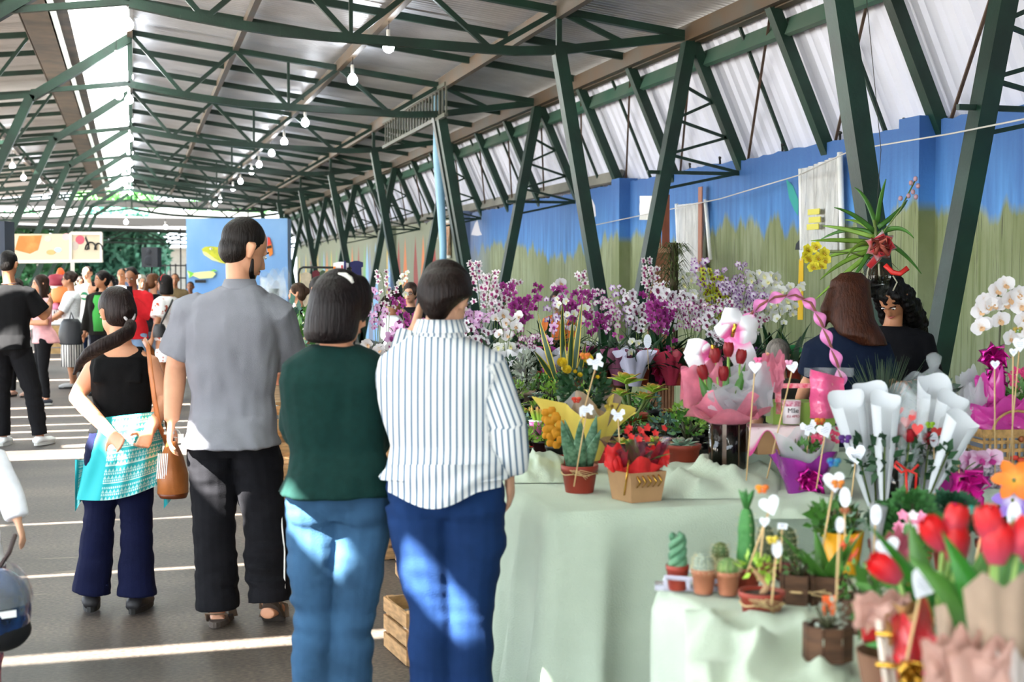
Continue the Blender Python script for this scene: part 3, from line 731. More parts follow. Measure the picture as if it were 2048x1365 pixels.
# dark ribbed vent panel under the roof
q = MB(); y_ = FY[3] - .5
for k in range(22): q.bar((4.0, y_ + k * .22, 4.10), (4.0, y_ + k * .22, 3.72 + .0), .02, .04)
q.bar((4.0, y_, 3.72), (4.0, y_ + 4.8, 3.72), .05); q.bar((4.0, y_, 4.12), (4.0, y_ + 4.8, 4.12), .05)
o = q.obj('beam_lattice', mat('lattice_steel', '#565a50', .5), bpy.data.objects['roof_beams'], False)
# ================================================================== people
def skin_mat(n_, c): return mat('skin_' + n_, c, .5, var=.06, vs=14, bump=.06, bs=120)
SK = {'fair': skin_mat('fair', '#d6a283'), 'light': skin_mat('light', '#c98f6e'), 'tan': skin_mat('tan', '#a8714f'), 'brown': skin_mat('brown', '#8a5a3e')}
def hairm(c): return mat('hair' + c[1:], tuple(v * .55 for v in hexc(c)[:3]), .5, var=.35, vs=3, vsx=(22, 22, 1.6), bump=.7, bs=9, bstretch=(14, 14, 1.2), spec=.18)
def cloth(c, **k): return mat('fabric' + c[1:] + ''.join(f'{a}{b}' for a, b in k.items() if a in ('var', 'vs')), c, .9, spec=.15, bump=.25, bs=300, **k)
EYEW = mat('eye_white', '#e9e4df', .3); IRIS = mat('eye_dark', '#1c120d', .3); LIP = mat('lips', '#a34d48', .5)
def wr(a=.004, s=9, st=(1, 1, .5), seed=0.0):
    o = V((seed, seed * 2, 0))
    def f(co):
        p = V((co.x * s * st[0], co.y * s * st[1], co.z * s * st[2])) + o
        return a * (noise.noise(p) + .5 * noise.noise(p * 2.3))
    return f
def basis(f, r):
    f = f.normalized(); r = (r - f * r.dot(f)).normalized(); return r, f, r.cross(f)

def person(label, D, px, foot=None, head=None, h=1.70, face=0.0, body=None, J=None, skin='light', sex='f', hair=('short', '#2a1c16'), group=None,
           top=None, bottom=None, shoes='#222222', arms='down', near=False, look=None, base=None, hands=True, wk=.05, build=1.0, extra=None, facefeat=True, hsc=1.0):
    """px = image column of the feet, D = depth of the standing place; face = heading (0 = away from the camera, 180 = towards it).
    J = dictionary of joint overrides as (px, py, depth offset) image measurements."""
    g = at(px, 560, D); g.z = 0
    if base is not None: g = V(base)
    a = R(face) - YAW; F_ = V((-math.sin(a), math.cos(a), 0)); Rr = V((math.cos(a), math.sin(a), 0))
    s = h / 1.72
    t = thing('person', label, 'person', g, 0, group)
    def L(r, f, u): return Rr * (r * s) + F_ * (f * s) + V((0, 0, u * s))
    w_ = build
    sh = .175 if sex == 'f' else .195
    j = dict(pel=L(0, 0, .90), wai=L(0, .01, 1.05), che=L(0, .0, 1.24), nec=L(0, -.01, 1.44), hed=L(0, .03, 1.605),
             shl=L(-sh, -.01, 1.385), shr=L(sh, -.01, 1.385), hil=L(-.085 * w_, 0, .87), hir=L(.085 * w_, 0, .87),
             knl=L(-.095, .02, .47), knr=L(.095, .02, .47), anl=L(-.10, -.02, .075), anr=L(.10, -.02, .075))
    if arms == 'down': j.update(ell=L(-sh - .06, -.02, 1.11), elr=L(sh + .06, -.02, 1.11), wrl=L(-sh - .07, .06, .88), wrr=L(sh + .07, .06, .88))
    elif arms == 'front': j.update(ell=L(-sh - .06, -.0, 1.10), elr=L(sh + .06, -.0, 1.10), wrl=L(-.10, .26, 1.10), wrr=L(.10, .26, 1.12))
    elif arms == 'phone': j.update(ell=L(-sh - .04, .06, 1.11), elr=L(sh + .04, .02, 1.10), wrl=L(-.05, .22, 1.33), wrr=L(sh + .07, .08, .88))
    elif arms == 'up': j.update(ell=L(-sh - .02, .26, 1.36), elr=L(sh + .04, .02, 1.10), wrl=L(-.12, .47, 1.48), wrr=L(sh + .05, .1, .9))
    elif arms == 'held': j.update(ell=L(-sh - .03, .12, 1.12), elr=L(sh + .03, .12, 1.12), wrl=L(-.03, .30, 1.02), wrr=L(.05, .30, 1.0))
    if J:
        for k, q in J.items(): j[k] = q if not isinstance(q, tuple) else (at(q[0], q[1], D + (q[2] if len(q) > 2 else 0)) - g)
    sr = (j['shr'] - j['shl']).normalized(); sf = V((0, 0, 1)).cross(sr).normalized()
    pr_ = (j['hir'] - j['hil']).normalized(); pf = V((0, 0, 1)).cross(pr_).normalized()
    lk = look if look is not None else 0.0
    hf = (F_ * math.cos(R(lk[0])) + Rr * math.sin(R(lk[0]))) * math.cos(R(lk[1])) + V((0, 0, math.sin(R(lk[1])))) if isinstance(lk, tuple) else F_ * math.cos(R(lk)) + Rr * math.sin(R(lk))
    hr = hf.cross(V((0, 0, 1))).normalized(); hu = hr.cross(hf).normalized()
    vox = .0066 if near else .0125
    def ring(c, r, f, rx, ry, n=20, p=2.3):
        o = []
        for k in range(n):
            b = 2 * PI * k / n; cc, ss = math.cos(b), math.sin(b)
            o.append(c + r * (rx * math.copysign(abs(cc) ** (2 / p), cc)) + f * (ry * math.copysign(abs(ss) ** (2 / p), ss)))
        return o
    def torso(mb, infl=0.0, lo=None, hi=None, flare=0.0, bare=False):
        W = {'f': (.165, .135, .160, .172), 'm': (.160, .150, .175, .195)}[sex]
        def lv(u, rx, ry, c=None, r=None, fd=None, sy=0):
            c = c if c is not None else j['pel']; return (u, c + (fd or sf) * sy * s, r or sr, fd or sf, rx * s * w_, ry * s * (w_ * .5 + .5))
        P = [lv(0, .10, .07, j['pel'] + V((0, 0, -.10 * s)), pr_, pf), lv(0, W[0] * .93, .115, j['pel'] + V((0, 0, -.05 * s)), pr_, pf, -.01), lv(0, W[0], .125, j['pel'], pr_, pf, -.015),
             lv(0, (W[0] + W[1]) / 2, .11, lerp(j['pel'], j['wai'], .5), pr_, pf), lv(0, W[1], .10, j['wai']), lv(0, (W[1] + W[2]) / 2, .108, lerp(j['wai'], j['che'], .5)),
             lv(0, W[2], .118, j['che'], sy=.01), lv(0, W[3] * .97, .112, lerp(j['che'], (j['shl'] + j['shr']) / 2, .62)),
             lv(0, W[3] * .90, .092, (j['shl'] + j['shr']) / 2 + V((0, 0, .005 * s))), lv(0, .105, .075, lerp((j['shl'] + j['shr']) / 2, j['nec'], .65)), lv(0, .060, .058, j['nec'])]
        if lo is not None: # hem below pelvis
            P = [q for q in P if q[1].z > lo + .03 * s]
            hem = P[0][1].copy(); hem.z = lo
            P = [(q[0], q[1] - pf * (.022 * s if q[1].z < j['pel'].z + .08 else 0), q[2], q[3], q[4], q[5] + (.022 * s if q[1].z < j['pel'].z + .08 else 0)) for q in P]
            P.insert(0, (0, hem - pf * .025 * s, pr_, pf, max(P[0][4], W[0] * s * w_) + flare, P[0][5] + flare * .8 + .012 * s))
        if hi is not None: P = [q for q in P if q[1].z < hi]
        rs = [ring(q[1], q[2], q[3], q[4] + infl, q[5] + infl) for q in P]
        mb.rings(rs)
        for sd, hp in ((-1, 'hil'), (1, 'hir')):   # buttocks
            if bare or lo is not None: continue
            if 1: mb.ell(j[hp] + V((0, 0, .03 if lo is not None else 0)) - pf * .045 * s, (.085 * s * w_ + infl, .085 * s + infl, .10 * s + infl), 14, 9)
        if sex == 'f':
            for sd in (-1, 1): mb.ell(j['che'] + sr * (.075 * s * sd) + sf * .075 * s + V((0, 0, .0)), (.062 * s + infl, .06 * s + infl, .065 * s + infl), 12, 8)
    def limb(mb, pts, rad, seg=14): mb.tube(pts, rad, seg)
    def arm(mb, sd, infl=0.0, t1=1.0, cap_drop=0.0, flare=0.0):
        S, E, W = j['sh' + sd] - V((0, 0, .042 * s)) + (j['nec'] - j['sh' + sd]) * .08, j['el' + sd], j['wr' + sd]; ab = 1.0 if sex == 'f' else 1.12
        ra = [.062, .056, .050, .045, .040, .042, .037, .028]
        ps = [S, lerp(S, E, .2), lerp(S, E, .5), lerp(S, E, .8), E, lerp(E, W, .25), lerp(E, W, .6), W]
        tt = [0, .1, .25, .4, .5, .62, .8, 1.0]
        P = []; Q = []
        for i in range(8):
            if tt[i] <= t1 + 1e-6: P.append(ps[i]); Q.append(ra[i] * s * ab * w_ ** .5 + infl + flare * tt[i] / max(t1, .1))
            else:
                k = (t1 - tt[i - 1]) / (tt[i] - tt[i - 1]); 
                if k > .02: P.append(lerp(ps[i - 1], ps[i], k)); Q.append(lerp(ra[i - 1], ra[i], k) * s * ab * w_ ** .5 + infl + flare)
                break
        mb.tube([S + (j['nec'] - S) * .30 - V((0, 0, .03 * s)), S + (j['nec'] - S) * .12] + P, [Q[0] * .6, Q[0] * .85] + Q, 16)
    def leg(mb, sd, infl=0.0, t1=1.0, rr_=None):
        H_, K, A_ = j['hi' + sd], j['kn' + sd], j['an' + sd]
        ra = rr_ or [.088, .082, .066, .052, .054, .040, .036]
        ps = [H_, lerp(H_, K, .3), lerp(H_, K, .7), K, lerp(K, A_, .3), lerp(K, A_, .75), A_]
        tt = [0, .15, .35, .5, .65, .87, 1.0]; P = []; Q = []
        for i in range(7):
            if tt[i] <= t1 + 1e-6: P.append(ps[i]); Q.append(ra[i] * s * w_ ** .6 + infl)
            else: P.append(lerp(ps[i - 1], ps[i], (t1 - tt[i - 1]) / (tt[i] - tt[i - 1]))); Q.append(ra[i] * s + infl); break
        mb.tube(P, Q, 16)
    def hand(mb, sd):
        W = j['wr' + sd]; d = (W - j['el' + sd]).normalized()
        pn = j.get('palm' + sd) or (Rr * (-1 if sd == 'r' else 1) + F_ * .2); pn = (pn - d * pn.dot(d)).normalized()
        side = d.cross(pn).normalized()
        if side.dot(F_) < 0 and not j.get('palm' + sd): side = -side
        if not near:
            mb.tube([W, W + d * .05 * s, W + d * .10 * s, W + d * .16 * s + pn * .02 * s], [.026 * s, .036 * s, .034 * s, .018 * s], 10, flat=.5, up=pn)
            mb.tube([W + d * .03 * s + side * .02 * s, W + d * .08 * s + side * .055 * s], [.014 * s, .009 * s], 6); return
        rs = []
        for u, wd, th in ((-.01, .027, .022), (.02, .032, .017), (.06, .040, .015), (.09, .040, .013), (.098, .034, .009)):
            rs.append([W + d * (u * s) + side * (wd * s * math.cos(b)) + pn * (th * s * math.sin(b)) for b in [2 * PI * k / 12 for k in range(12)]])
        mb.rings(rs)
        curl = j.get('curl' + sd, .45)
        for k, (off, ln) in enumerate(((.030, .068), (.0105, .078), (-.0095, .073), (-.029, .058))):
            p = W + side * (off * s) + d * (.088 * s); dd = (d + side * (off * 2.2)).normalized(); P = [p - dd * .02, p]; q = curl * .6
            for sg in (.45, .32, .25):
                dd = (dd * math.cos(q) + pn * math.sin(q)).normalized(); pn2 = pn; p = p + dd * (ln * sg * s); P.append(p); q = curl
                pn = (pn - dd * pn.dot(dd)).normalized()
            pn = j.get('palm' + sd) or pn; pn = (pn - d * pn.dot(d)).normalized()
            mb.tube(P, [.0095 * s, .0095 * s, .009 * s, .0082 * s, .0068 * s], 8)
        p = W + side * .022 * s + d * .018 * s; t_ = (d * .55 + side * .75 + pn * .35).normalized()
        p2 = p + t_ * .042 * s; t2 = (d * .85 + side * .35 + pn * .4).normalized()
        mb.tube([p, p2, p2 + t2 * .028 * s, p2 + t2 * .05 * s], [.014 * s, .0115 * s, .010 * s, .0075 * s], 8)
    # ---- continuous body
    hc = j['hed']; HM = Matrix((hr, hf, hu)).transposed(); hs = .97 * s ** .6 * hsc
    def hp(x, y, z): return hc + HM @ V((x, y, z)) * hs
    mb = MB(); torso(mb, -.007, bare=True)
    for sd in 'lr': arm(mb, sd); leg(mb, sd); hand(mb, sd)
    nb = j['nec'] - V((0, 0, .03 * s))
    mb.tube([nb, lerp(nb, hp(0, -.02, -.06), .5), hp(0, -.015, -.05)], [.060 * s, .052 * s, .052 * s], 14)
    mb.ell(hp(0, -.012, .035), (.077 * hs, .096 * hs, .088 * hs), 20, 14, HM)
    mb.ell(hp(0, .018, -.035), (.062 * hs, .070 * hs, .078 * hs), 18, 12, HM)
    mb.ell(hp(0, .058, -.088), (.030 * hs, .030 * hs, .024 * hs), 12, 8, HM)       # chin
    mb.tube([hp(0, .083, .012), hp(0, .098, -.018), hp(0, .104, -.032), hp(0, .088, -.040)], [.007 * hs, .011 * hs, .014 * hs, .010 * hs], 8)
    mb.tube([hp(-.04, .072, .020), hp(0, .087, .022), hp(.04, .072, .020)], .010 * hs, 8)
    mb.tube([hp(-.022, .079, -.062), hp(0, .087, -.062), hp(.022, .079, -.062)], .0085 * hs, 8)
    for sd in (-1, 1):
        mb.tube([hp(sd * .072, -.012, -.038), hp(sd * .080, -.018, -.012), hp(sd * .084, -.024, .014), hp(sd * .078, -.008, .020)], [.008 * hs, .012 * hs, .015 * hs, .008 * hs], 8, flat=1.5)
    for sd in 'lr':   # bare feet inside shoes
        A_ = j['an' + sd]; tf = j.get('toe' + sd) or (F_ + Rr * (.18 if sd == 'r' else -.18)).normalized()
        sole = A_ - V((0, 0, .045 * s))
        mb.tube([A_ - tf * .04 * s - V((0, 0, .03 * s)), A_ + tf * .03 * s - V((0, 0, .03 * s)), sole + tf * .12 * s, sole + tf * .18 * s], [.034 * s, .040 * s, .036 * s, .024 * s], 12, flat=.75)
    SKM = SK[skin]
    mobj('body', remesh(mb, 'body', SKM, vox, 5, dec=.28 if near else .5), t)
    # ---- clothes
    if top:
        k = top; mt = k.get('mat') or cloth(k['c'], var=k.get('var', .06), vs=k.get('vs', 20))
        q = MB(); torso(q, k.get('inf', .012), j['pel'].z + k.get('hem', -.02) * s, hi=j['nec'].z - k.get('low', .0) * s if k.get('low') else None, flare=k.get('flare', .012))
        if k.get('sl', 0) > 0:
            for sd in 'lr': arm(q, sd, k.get('inf', .012) + .002, k['sl'], flare=k.get('slf', .008))
        if k.get('straps'):
            for sd in 'lr':
                S = j['sh' + sd]; c = lerp(S, j['nec'], .38)
                q.tube([c - sf * .115 * s - V((0, 0, .15 * s)), c - sf * .09 * s - V((0, 0, .03 * s)), c + V((0, 0, .024 * s)), c + sf * .10 * s - V((0, 0, .05 * s)), c + sf * .12 * s - V((0, 0, .16 * s))], [.045 * s, .034 * s, .028 * s, .032 * s, .04 * s], 10, flat=.35, up=sf)
        me = remesh(q, k.get('n', 'shirt'), mt, vox * 1.1, 6, wr(k.get('wr', .0045), 8, (1, 1, .6), px), dec=None if near else .6)
        if k.get('attr'): k['attr'](me, j, s)
        tn = mobj(k.get('n', 'shirt'), me, t)
        if k.get('collar'):
            q = MB(); rs = []
            for (dz_, rx, ry, dy) in ((-.035, .078, .074, -.01), (.0, .066, .062, -.008), (.028, .060, .057, -.0), (.030, .066, .063, 0), (-.012, .082, .078, -.01)):
                rs.append(ring(j['nec'] + V((0, 0, dz_ * s)) + sf * dy * s, sr, sf, rx * s, ry * s, 20, 2))
            q.rings(rs, cap=False); q.obj('collar', k.get('cmat') or mt, tn)
    if bottom:
        k = bottom; mt = k.get('mat') or cloth(k['c'], var=k.get('var', .12), vs=k.get('vs', 6))
        q = MB()
        if k.get('skirt'):
            zb = k['skirt'] * s; P = [(j['wai'].z, .135, .105), (j['pel'].z + .02, .165, .125), (j['pel'].z - .1 * s, .18, .145), (lerp(j['pel'].z, zb, .6), .18, .16), (zb, .19 * k.get('wid', 1), .17 * k.get('wid', 1))]
            rs = []
            for z, rx, ry in P:
                c = lerp(j['pel'], (j['anl'] + j['anr']) / 2, max(0, (j['pel'].z - z) / max(.1, j['pel'].z))); c = V((c.x, c.y, z)); rg = ring(c, pr_, pf, rx * s, ry * s, 40, 2)
                f_ = max(0, (j['pel'].z - z) / (j['pel'].z - zb)); rg = [c + (p - c) * (1 + .07 * f_ * math.sin(i * 2 * PI / 40 * 9)) for i, p in enumerate(rg)]; rs.append(rg)
            q.rings(rs); me = q.mesh('skirt', mt); mobj('skirt', me, t)
        else:
            P = [(j['pel'] + V((0, 0, -.09 * s)), .11, .09), (j['pel'] + V((0, 0, -.04 * s)), .158, .12), (j['pel'], .165, .125), (lerp(j['pel'], j['wai'], .45), .146, .110), (lerp(j['pel'], j['wai'], .6), .125, .095)]
            if sex == 'm': P = [(c, rx * .96, ry * .95) for c, rx, ry in P]
            q.rings([ring(c - pf * .012 * s, pr_, pf, rx * s * w_ + .008, ry * s + .008) for c, rx, ry in P])
            for hh in ('hil', 'hir'): q.ell(j[hh] - pf * .045 * s, (.088 * s * w_, .088 * s, .105 * s), 14, 9)
            for sd in 'lr': leg(q, sd, k.get('inf', .010), k.get('len', .98), k.get('rr'))
            base_w = wr(k.get('wr', .005), 7, (1, 1, 1.4), px + 3)
            def folds(co, a_=k.get('fold', .006)):
                fz = 1.4 * noise.noise(V((co.x * 5 + co.z * 6, co.y * 5, co.z * 24 + px))) * (.35 + max(0, noise.noise(V((co.x * 3, co.y * 3, co.z * 3.2 + px)))) * 2.2)
                return base_w(co) + a_ * fz
            me = remesh(q, 'trousers', mt, vox * 1.05, 5, folds); mobj('trousers', me, t)
            if k.get('extra'): k['extra'](t, j, s)
    if shoes:
        for sd in 'lr':
            A_ = j['an' + sd]; tf = (F_ + Rr * (.18 if sd == 'r' else -.18)).normalized(); q = MB(); b0 = A_ - V((0, 0, .04 * s))
            q.tube([A_ - tf * .065 * s - V((0, 0, .035 * s)), A_ - tf * .02 * s - V((0, 0, .02 * s)), b0 + tf * .07 * s, b0 + tf * .15 * s, b0 + tf * .20 * s], [.034 * s, .048 * s, .046 * s, .042 * s, .022 * s], 14, flat=.75)
            me = q.mesh('shoe', [mat('shoe' + shoes[1:], shoes, .6)]); so = mobj('shoe', me, t)
            q = MB(); z0 = A_.z - .073 * s
            out = []
            for k in range(16):
                b = 2 * PI * k / 16; c = A_ + tf * .065 * s; out.append(V((c.x, c.y, 0)) + tf * (.14 * s * math.cos(b)) + tf.cross(V((0, 0, 1))) * (.045 * s * math.sin(b)))
            q.rings([[p + V((0, 0, z0)) for p in out], [p + V((0, 0, z0 + .025)) for p in out]]); q.obj('sole', mat('sole_' + ('white' if shoes in ('#e8e8e8', '#3b3f48') else 'dark'), '#d8d6d0' if shoes in ('#e8e8e8', '#3b3f48') else '#1a1816', .7), so, False)
    # ---- face
    if facefeat:
        q = MB(); q2 = MB()
        for sd in (-1, 1):
            q.ell(hp(sd * .031, .079, .004), (.0145 * hs, .006 * hs, .0065 * hs), 10, 6, HM); q2.ell(hp(sd * .031, .0845, .004), (.0065 * hs, .003 * hs, .0065 * hs), 8, 6, HM)
        o = q.obj('eyes', EYEW, t); q2.obj('irises', IRIS, o)
        q = MB()
        for sd in (-1, 1): q.tube([hp(sd * .014, .088, .021), hp(sd * .032, .088, .027), hp(sd * .050, .074, .020)], [.003 * hs, .0035 * hs, .002 * hs], 6)
        q.obj('eyebrows', hairm(hair[1]), t)
        q = MB(); q.tube([hp(-.024, .083, -.061), hp(0, .0945, -.062), hp(.024, .083, -.061)], [.003 * hs, .006 * hs, .003 * hs], 6); q.obj('mouth', LIP, t)
    # ---- hair
    st_, hcx = hair[0], hair[1]; HMt = hairm(hcx); q = MB(); v = vox * 1.0
    if st_ != 'none':
        if st_ in ('crop',):
            q.ell(hp(0, -.022, .042), (.082 * hs, .094 * hs, .090 * hs), 20, 14, HM); q.ell(hp(0, -.048, -.008), (.073 * hs, .062 * hs, .07 * hs), 16, 10, HM)
        else:
            q.ell(hp(0, -.024, .044), (.089 * hs, .104 * hs, .096 * hs), 20, 14, HM)
        if st_ == 'short':
            q.ell(hp(0, -.052, .0), (.084 * hs, .072 * hs, .085 * hs), 18, 12, HM); q.ell(hp(0, -.02, .075), (.08 * hs, .09 * hs, .072 * hs), 18, 12, HM); q.tube([hp(0, -.07, -.02), hp(0, -.06, -.088)], [.055 * hs, .035 * hs], 14)
            for sd in (-1, 1): q.tube([hp(sd * .066, .035, .07), hp(sd * .078, .03, .01), hp(sd * .074, .012, -.02)], [.025 * hs, .016 * hs, .008 * hs], 8)
        elif st_ in ('bob', 'long', 'curly', 'pony', 'bun'):
            q.ell(hp(0, -.055, -.005), (.086 * hs, .068 * hs, .095 * hs), 18, 12, HM)
            for sd in (-1, 1): q.tube([hp(sd * .05, .055, .085), hp(sd * .078, .03, .05), hp(sd * .083, .005, .0)], [.022 * hs, .022 * hs, .014 * hs], 8)
        if st_ == 'bob':
            q.rings([[hp(x * a_, y_ * a_ - .035, z) for x, y_ in [(math.cos(b) * .10, math.sin(b) * .085) for b in [2 * PI * k / 20 for k in range(20)]]] for z, a_ in ((.05, .85), (.0, 1.0), (-.06, 1.08), (-.12, 1.10), (-.145, .95))])
        if st_ in ('long', 'curly'):
            L_ = hair[2] if len(hair) > 2 else .38; wd = 1.25 if st_ == 'curly' else 1.0
            q.rings([[hp(x * a_ * wd, y_ * a_ - .055, z) for x, y_ in [(math.cos(b) * .088, math.sin(b) * .055) for b in [2 * PI * k / 20 for k in range(20)]]] for z, a_ in ((.06, .8), (.0, 1.05), (-.10, 1.15), (-L_ * .7, 1.2), (-L_, .8))])
            for sd in (-1, 1): q.tube([hp(sd * .075, .02, .04), hp(sd * .085, .0, -.06), hp(sd * .085, -.0, -.16 * wd), hp(sd * .075, -.01, -L_ * .8)], [.03 * hs, .032 * hs * wd, .035 * hs * wd, .018], 10)
        if st_ == 'pony':
            q.tube([hp(*p) for p in ((0, -.10, .0), (0, -.135, -.02), (.0, -.14, -.10), (0, -.12, -.24), (0, -.115, -.36))], [.03 * hs, .032 * hs, .036 * hs, .03 * hs, .01], 12)
        if st_ == 'bun': q.ell(hp(0, -.13, .03), (.042, .042, .042), 12, 8)
        if extra and 'hair' in extra: extra['hair'](q, hp, hs)
        amp = .009 if st_ == 'curly' else .0025
        dsp = (lambda co: amp * noise.noise(co * (38 if st_ == 'curly' else 18)) * (1.6 if st_ == 'curly' else 1))
        mobj('hair', remesh(q, 'hair', HMt, v * 1.1, 3, dsp), t)
    if extra and 'fn' in extra: extra['fn'](t, j, s, hp, HM, g, L, (Rr, F_, sr, sf))
    return t
DENIM = mat('blue_denim', '#31506c', .9, var=.3, vs=5, bump=.25, bs=260, spec=.15); DENIMD = mat('dark_denim', '#162f58', .9, spec=.15, var=.2, vs=4, bump=.25, bs=260)
BLACKT = cloth('#0d0d0f'); NAVY = cloth('#10183c')
# ---- man in the grey shirt ------------------------------------------------
def grey_extra(t, j, s, hp, HM, g, L, B_):
    Rr, F_, sr, sf = B_
    # beard
    q = MB(); q.ell(hp(0, .052, -.088), (.040, .036, .034), 12, 8, HM); q.ell(hp(0, .088, -.055), (.026, .010, .008), 10, 6, HM)
    for sd in (-1, 1): q.tube([hp(sd * .064, .010, -.03), hp(sd * .054, .028, -.075), hp(sd * .03, .05, -.095)], [.008, .013, .016], 8)
    mobj('beard', remesh(q, 'beard', hairm('#17110d'), .006, 2), t)
    # bunch of keys in the left hand
    q = MB(); W = at(352, 868, 6.33) - g
    q.tube([W + V((.018 * math.cos(a), 0, .018 * math.sin(a))) for a in [2 * PI * k / 10 for k in range(11)]], .002, 5)
    q.box(W + V((-.03, -.01, .005)), (.045, .004, .012)); q.box(W + V((.02, -.02, -.02)), (.025, .012, .04)); q.obj('key_ring', mat('key_metal', '#8c8a84', .3, metal=.9), t, False)
def piping(t, j, s):
    q = MB()
    H_, K, A_ = j['hir'], j['knr'], j['anr']; o = RGT * .088
    q.tube([lerp(H_, K, .75) + o - FLAT * .02, K + o * .98 - FLAT * .055, lerp(K, A_, .3) + o * 1.02 - FLAT * .05, lerp(K, A_, .6) + o * .93 - FLAT * .05, lerp(K, A_, .9) + o * .88 - FLAT * .05], .004, 5)
    H_, K, A_ = j['hil'], j['knl'], j['anl']; o = RGT * -.086
    q.tube([K + o, lerp(K, A_, .3) + o * 1.0 - FLAT * .02, lerp(K, A_, .6) + o * .93 - FLAT * .04, lerp(K, A_, .92) + o * .85 - FLAT * .05], .004, 5)
    q.obj('piping', WP, t)
man = person('tall man seen from behind in a grey collared shirt and black track trousers', 6.4, 470, h=1.79, face=0, sex='m', skin='light', near=True, look=(48, -22), hair=('crop', '#1d1511'), shoes=None,
    J=dict(hed=(489, 502, .02), nec=(480, 572, 0), shl=(378, 610, 0), shr=(554, 610, 0), che=(465, 700, 0), wai=(465, 790, 0), pel=(465, 868, 0), hil=(425, 880, 0), hir=(508, 880, 0),
           knl=(428, 1050, 0), knr=(530, 1052, 0), anl=(436, 1226, 0), anr=(540, 1210, -.02), ell=(352, 735, .02), wrl=(343, 842, -.05), elr=(582, 745, .18), wrr=(600, 800, .42)),
    top=dict(mat=cloth('#7b7b82', var=.05, vs=10), sl=.40, hem=-.045, inf=.022, flare=.022, wr=.013, slf=.022, collar=True),
    bottom=dict(c='#111115', rr=[.095, .095, .085, .080, .080, .082, .088], wr=.008, fold=.012, extra=piping), extra=dict(fn=grey_extra), build=1.06, hsc=1.13)
# sandals
for nm, (px, py, dd, tilt) in (('left', (437, 1243, 0, 0)), ('right', (543, 1226, -.02, 38))):
    c = at(px, py, 6.38) - man.location; c.z = max(c.z, .014) if tilt == 0 else .075
    M_ = Matrix.Rotation(-YAW, 3, 'Z') @ Matrix.Rotation(R(-tilt), 3, 'X')
    q = MB(); out = [(0.052 * math.cos(a) * (1.05 if math.sin(a) > 0 else .88), .135 * math.sin(a)) for a in [2 * PI * k / 18 for k in range(18)]]
    q.rings([[c + M_ @ V((x, y + .05, z)) for x, y in out] for z in (-.013, .013)])
    o = q.obj('sandal', mat('sandal_sole', '#4a4039', .8, bump=.4, bs=90), man, False)
    q = MB(); q.tube([c + M_ @ V(p) for p in ((-.05, .09, 0), (-.04, .09, .055), (0, .1, .075), (.04, .09, .055), (.05, .09, 0))], [.02] * 5, 8, flat=.2, up=M_ @ V((0, 1, 0)))
    q.tube([c + M_ @ V(p) for p in ((-.045, .0, 0), (-.042, -.05, .045), (0, -.082, .05), (.042, -.05, .045), (.045, 0, 0))], [.01] * 5, 8, flat=.3); q.obj('strap', mat('sandal_strap', '#6b5644', .7), o)
# ---- woman with the ponytail ---------------------------------------------
def shawl_mat():
    m = bpy.data.materials.new('turquoise_woven_shawl'); m.use_nodes = True; n = m.node_tree.nodes; l = m.node_tree.links; b = n['Principled BSDF']; b.inputs['Roughness'].default_value = .85
    a = n.new('ShaderNodeAttribute'); a.attribute_name = 'uvw'; sp = n.new('ShaderNodeSeparateXYZ'); l.new(a.outputs['Vector'], sp.inputs[0])
    def mth(op, x, y=None):
        t = n.new('ShaderNodeMath'); t.operation = op
        for i, v_ in enumerate((x, y)):
            if v_ is None: continue
            if isinstance(v_, (int, float)): t.inputs[i].default_value = v_
            else: l.new(v_, t.inputs[i])
        return t.outputs[0]
    u, v_ = sp.outputs[0], sp.outputs[1]
    row = mth('MULTIPLY', v_, 24.0); rf = mth('FRACT', row); ri = mth('FLOOR', row)
    alt = mth('GREATER_THAN', mth('MODULO', ri, 5.0), 3.5)
    uf = mth('ABSOLUTE', mth('SUBTRACT', mth('FRACT', mth('MULTIPLY', u, 44.0)), .5))
    dots = mth('MULTIPLY', mth('LESS_THAN', uf, .28), mth('LESS_THAN', mth('ABSOLUTE', mth('SUBTRACT', rf, .5)), .30))
    uf2 = mth('ABSOLUTE', mth('SUBTRACT', mth('FRACT', mth('MULTIPLY', u, 22.0)), .5))
    tri = mth('LESS_THAN', uf2, mth('MULTIPLY', rf, .5)); tri2 = mth('MODULO', ri, 2.0)
    line = mth('LESS_THAN', rf, .3)
    pat = mth('ADD', mth('MULTIPLY', dots, mth('SUBTRACT', 1, tri2)), mth('MULTIPLY', mth('MULTIPLY', tri, tri2), .55))
    pat = mth('ADD', mth('MULTIPLY', pat, mth('SUBTRACT', 1, alt)), mth('MULTIPLY', line, alt))
    pat = mth('MINIMUM', mth('MULTIPLY', pat, mth('GREATER_THAN', u, .28)), .85)
    mx = n.new('ShaderNodeMix'); mx.data_type = 'RGBA'; l.new(pat, mx.inputs[0]); mx.inputs[6].default_value = hexc('#1fa3a8'); mx.inputs[7].default_value = hexc('#cfe0d8'); l.new(mx.outputs[2], b.inputs['Base Color'])
    return m
def grid_uv(q, name, m, parent, nu, nv):
    me = q.mesh(name, m); a = me.attributes.new('uvw', 'FLOAT_VECTOR', 'POINT'); a.data.foreach_set('vector', [c for i in range(nu + 1) for j_ in range(nv + 1) for c in (i / nu, j_ / nv, 0)])
    return mobj(name, me, parent)
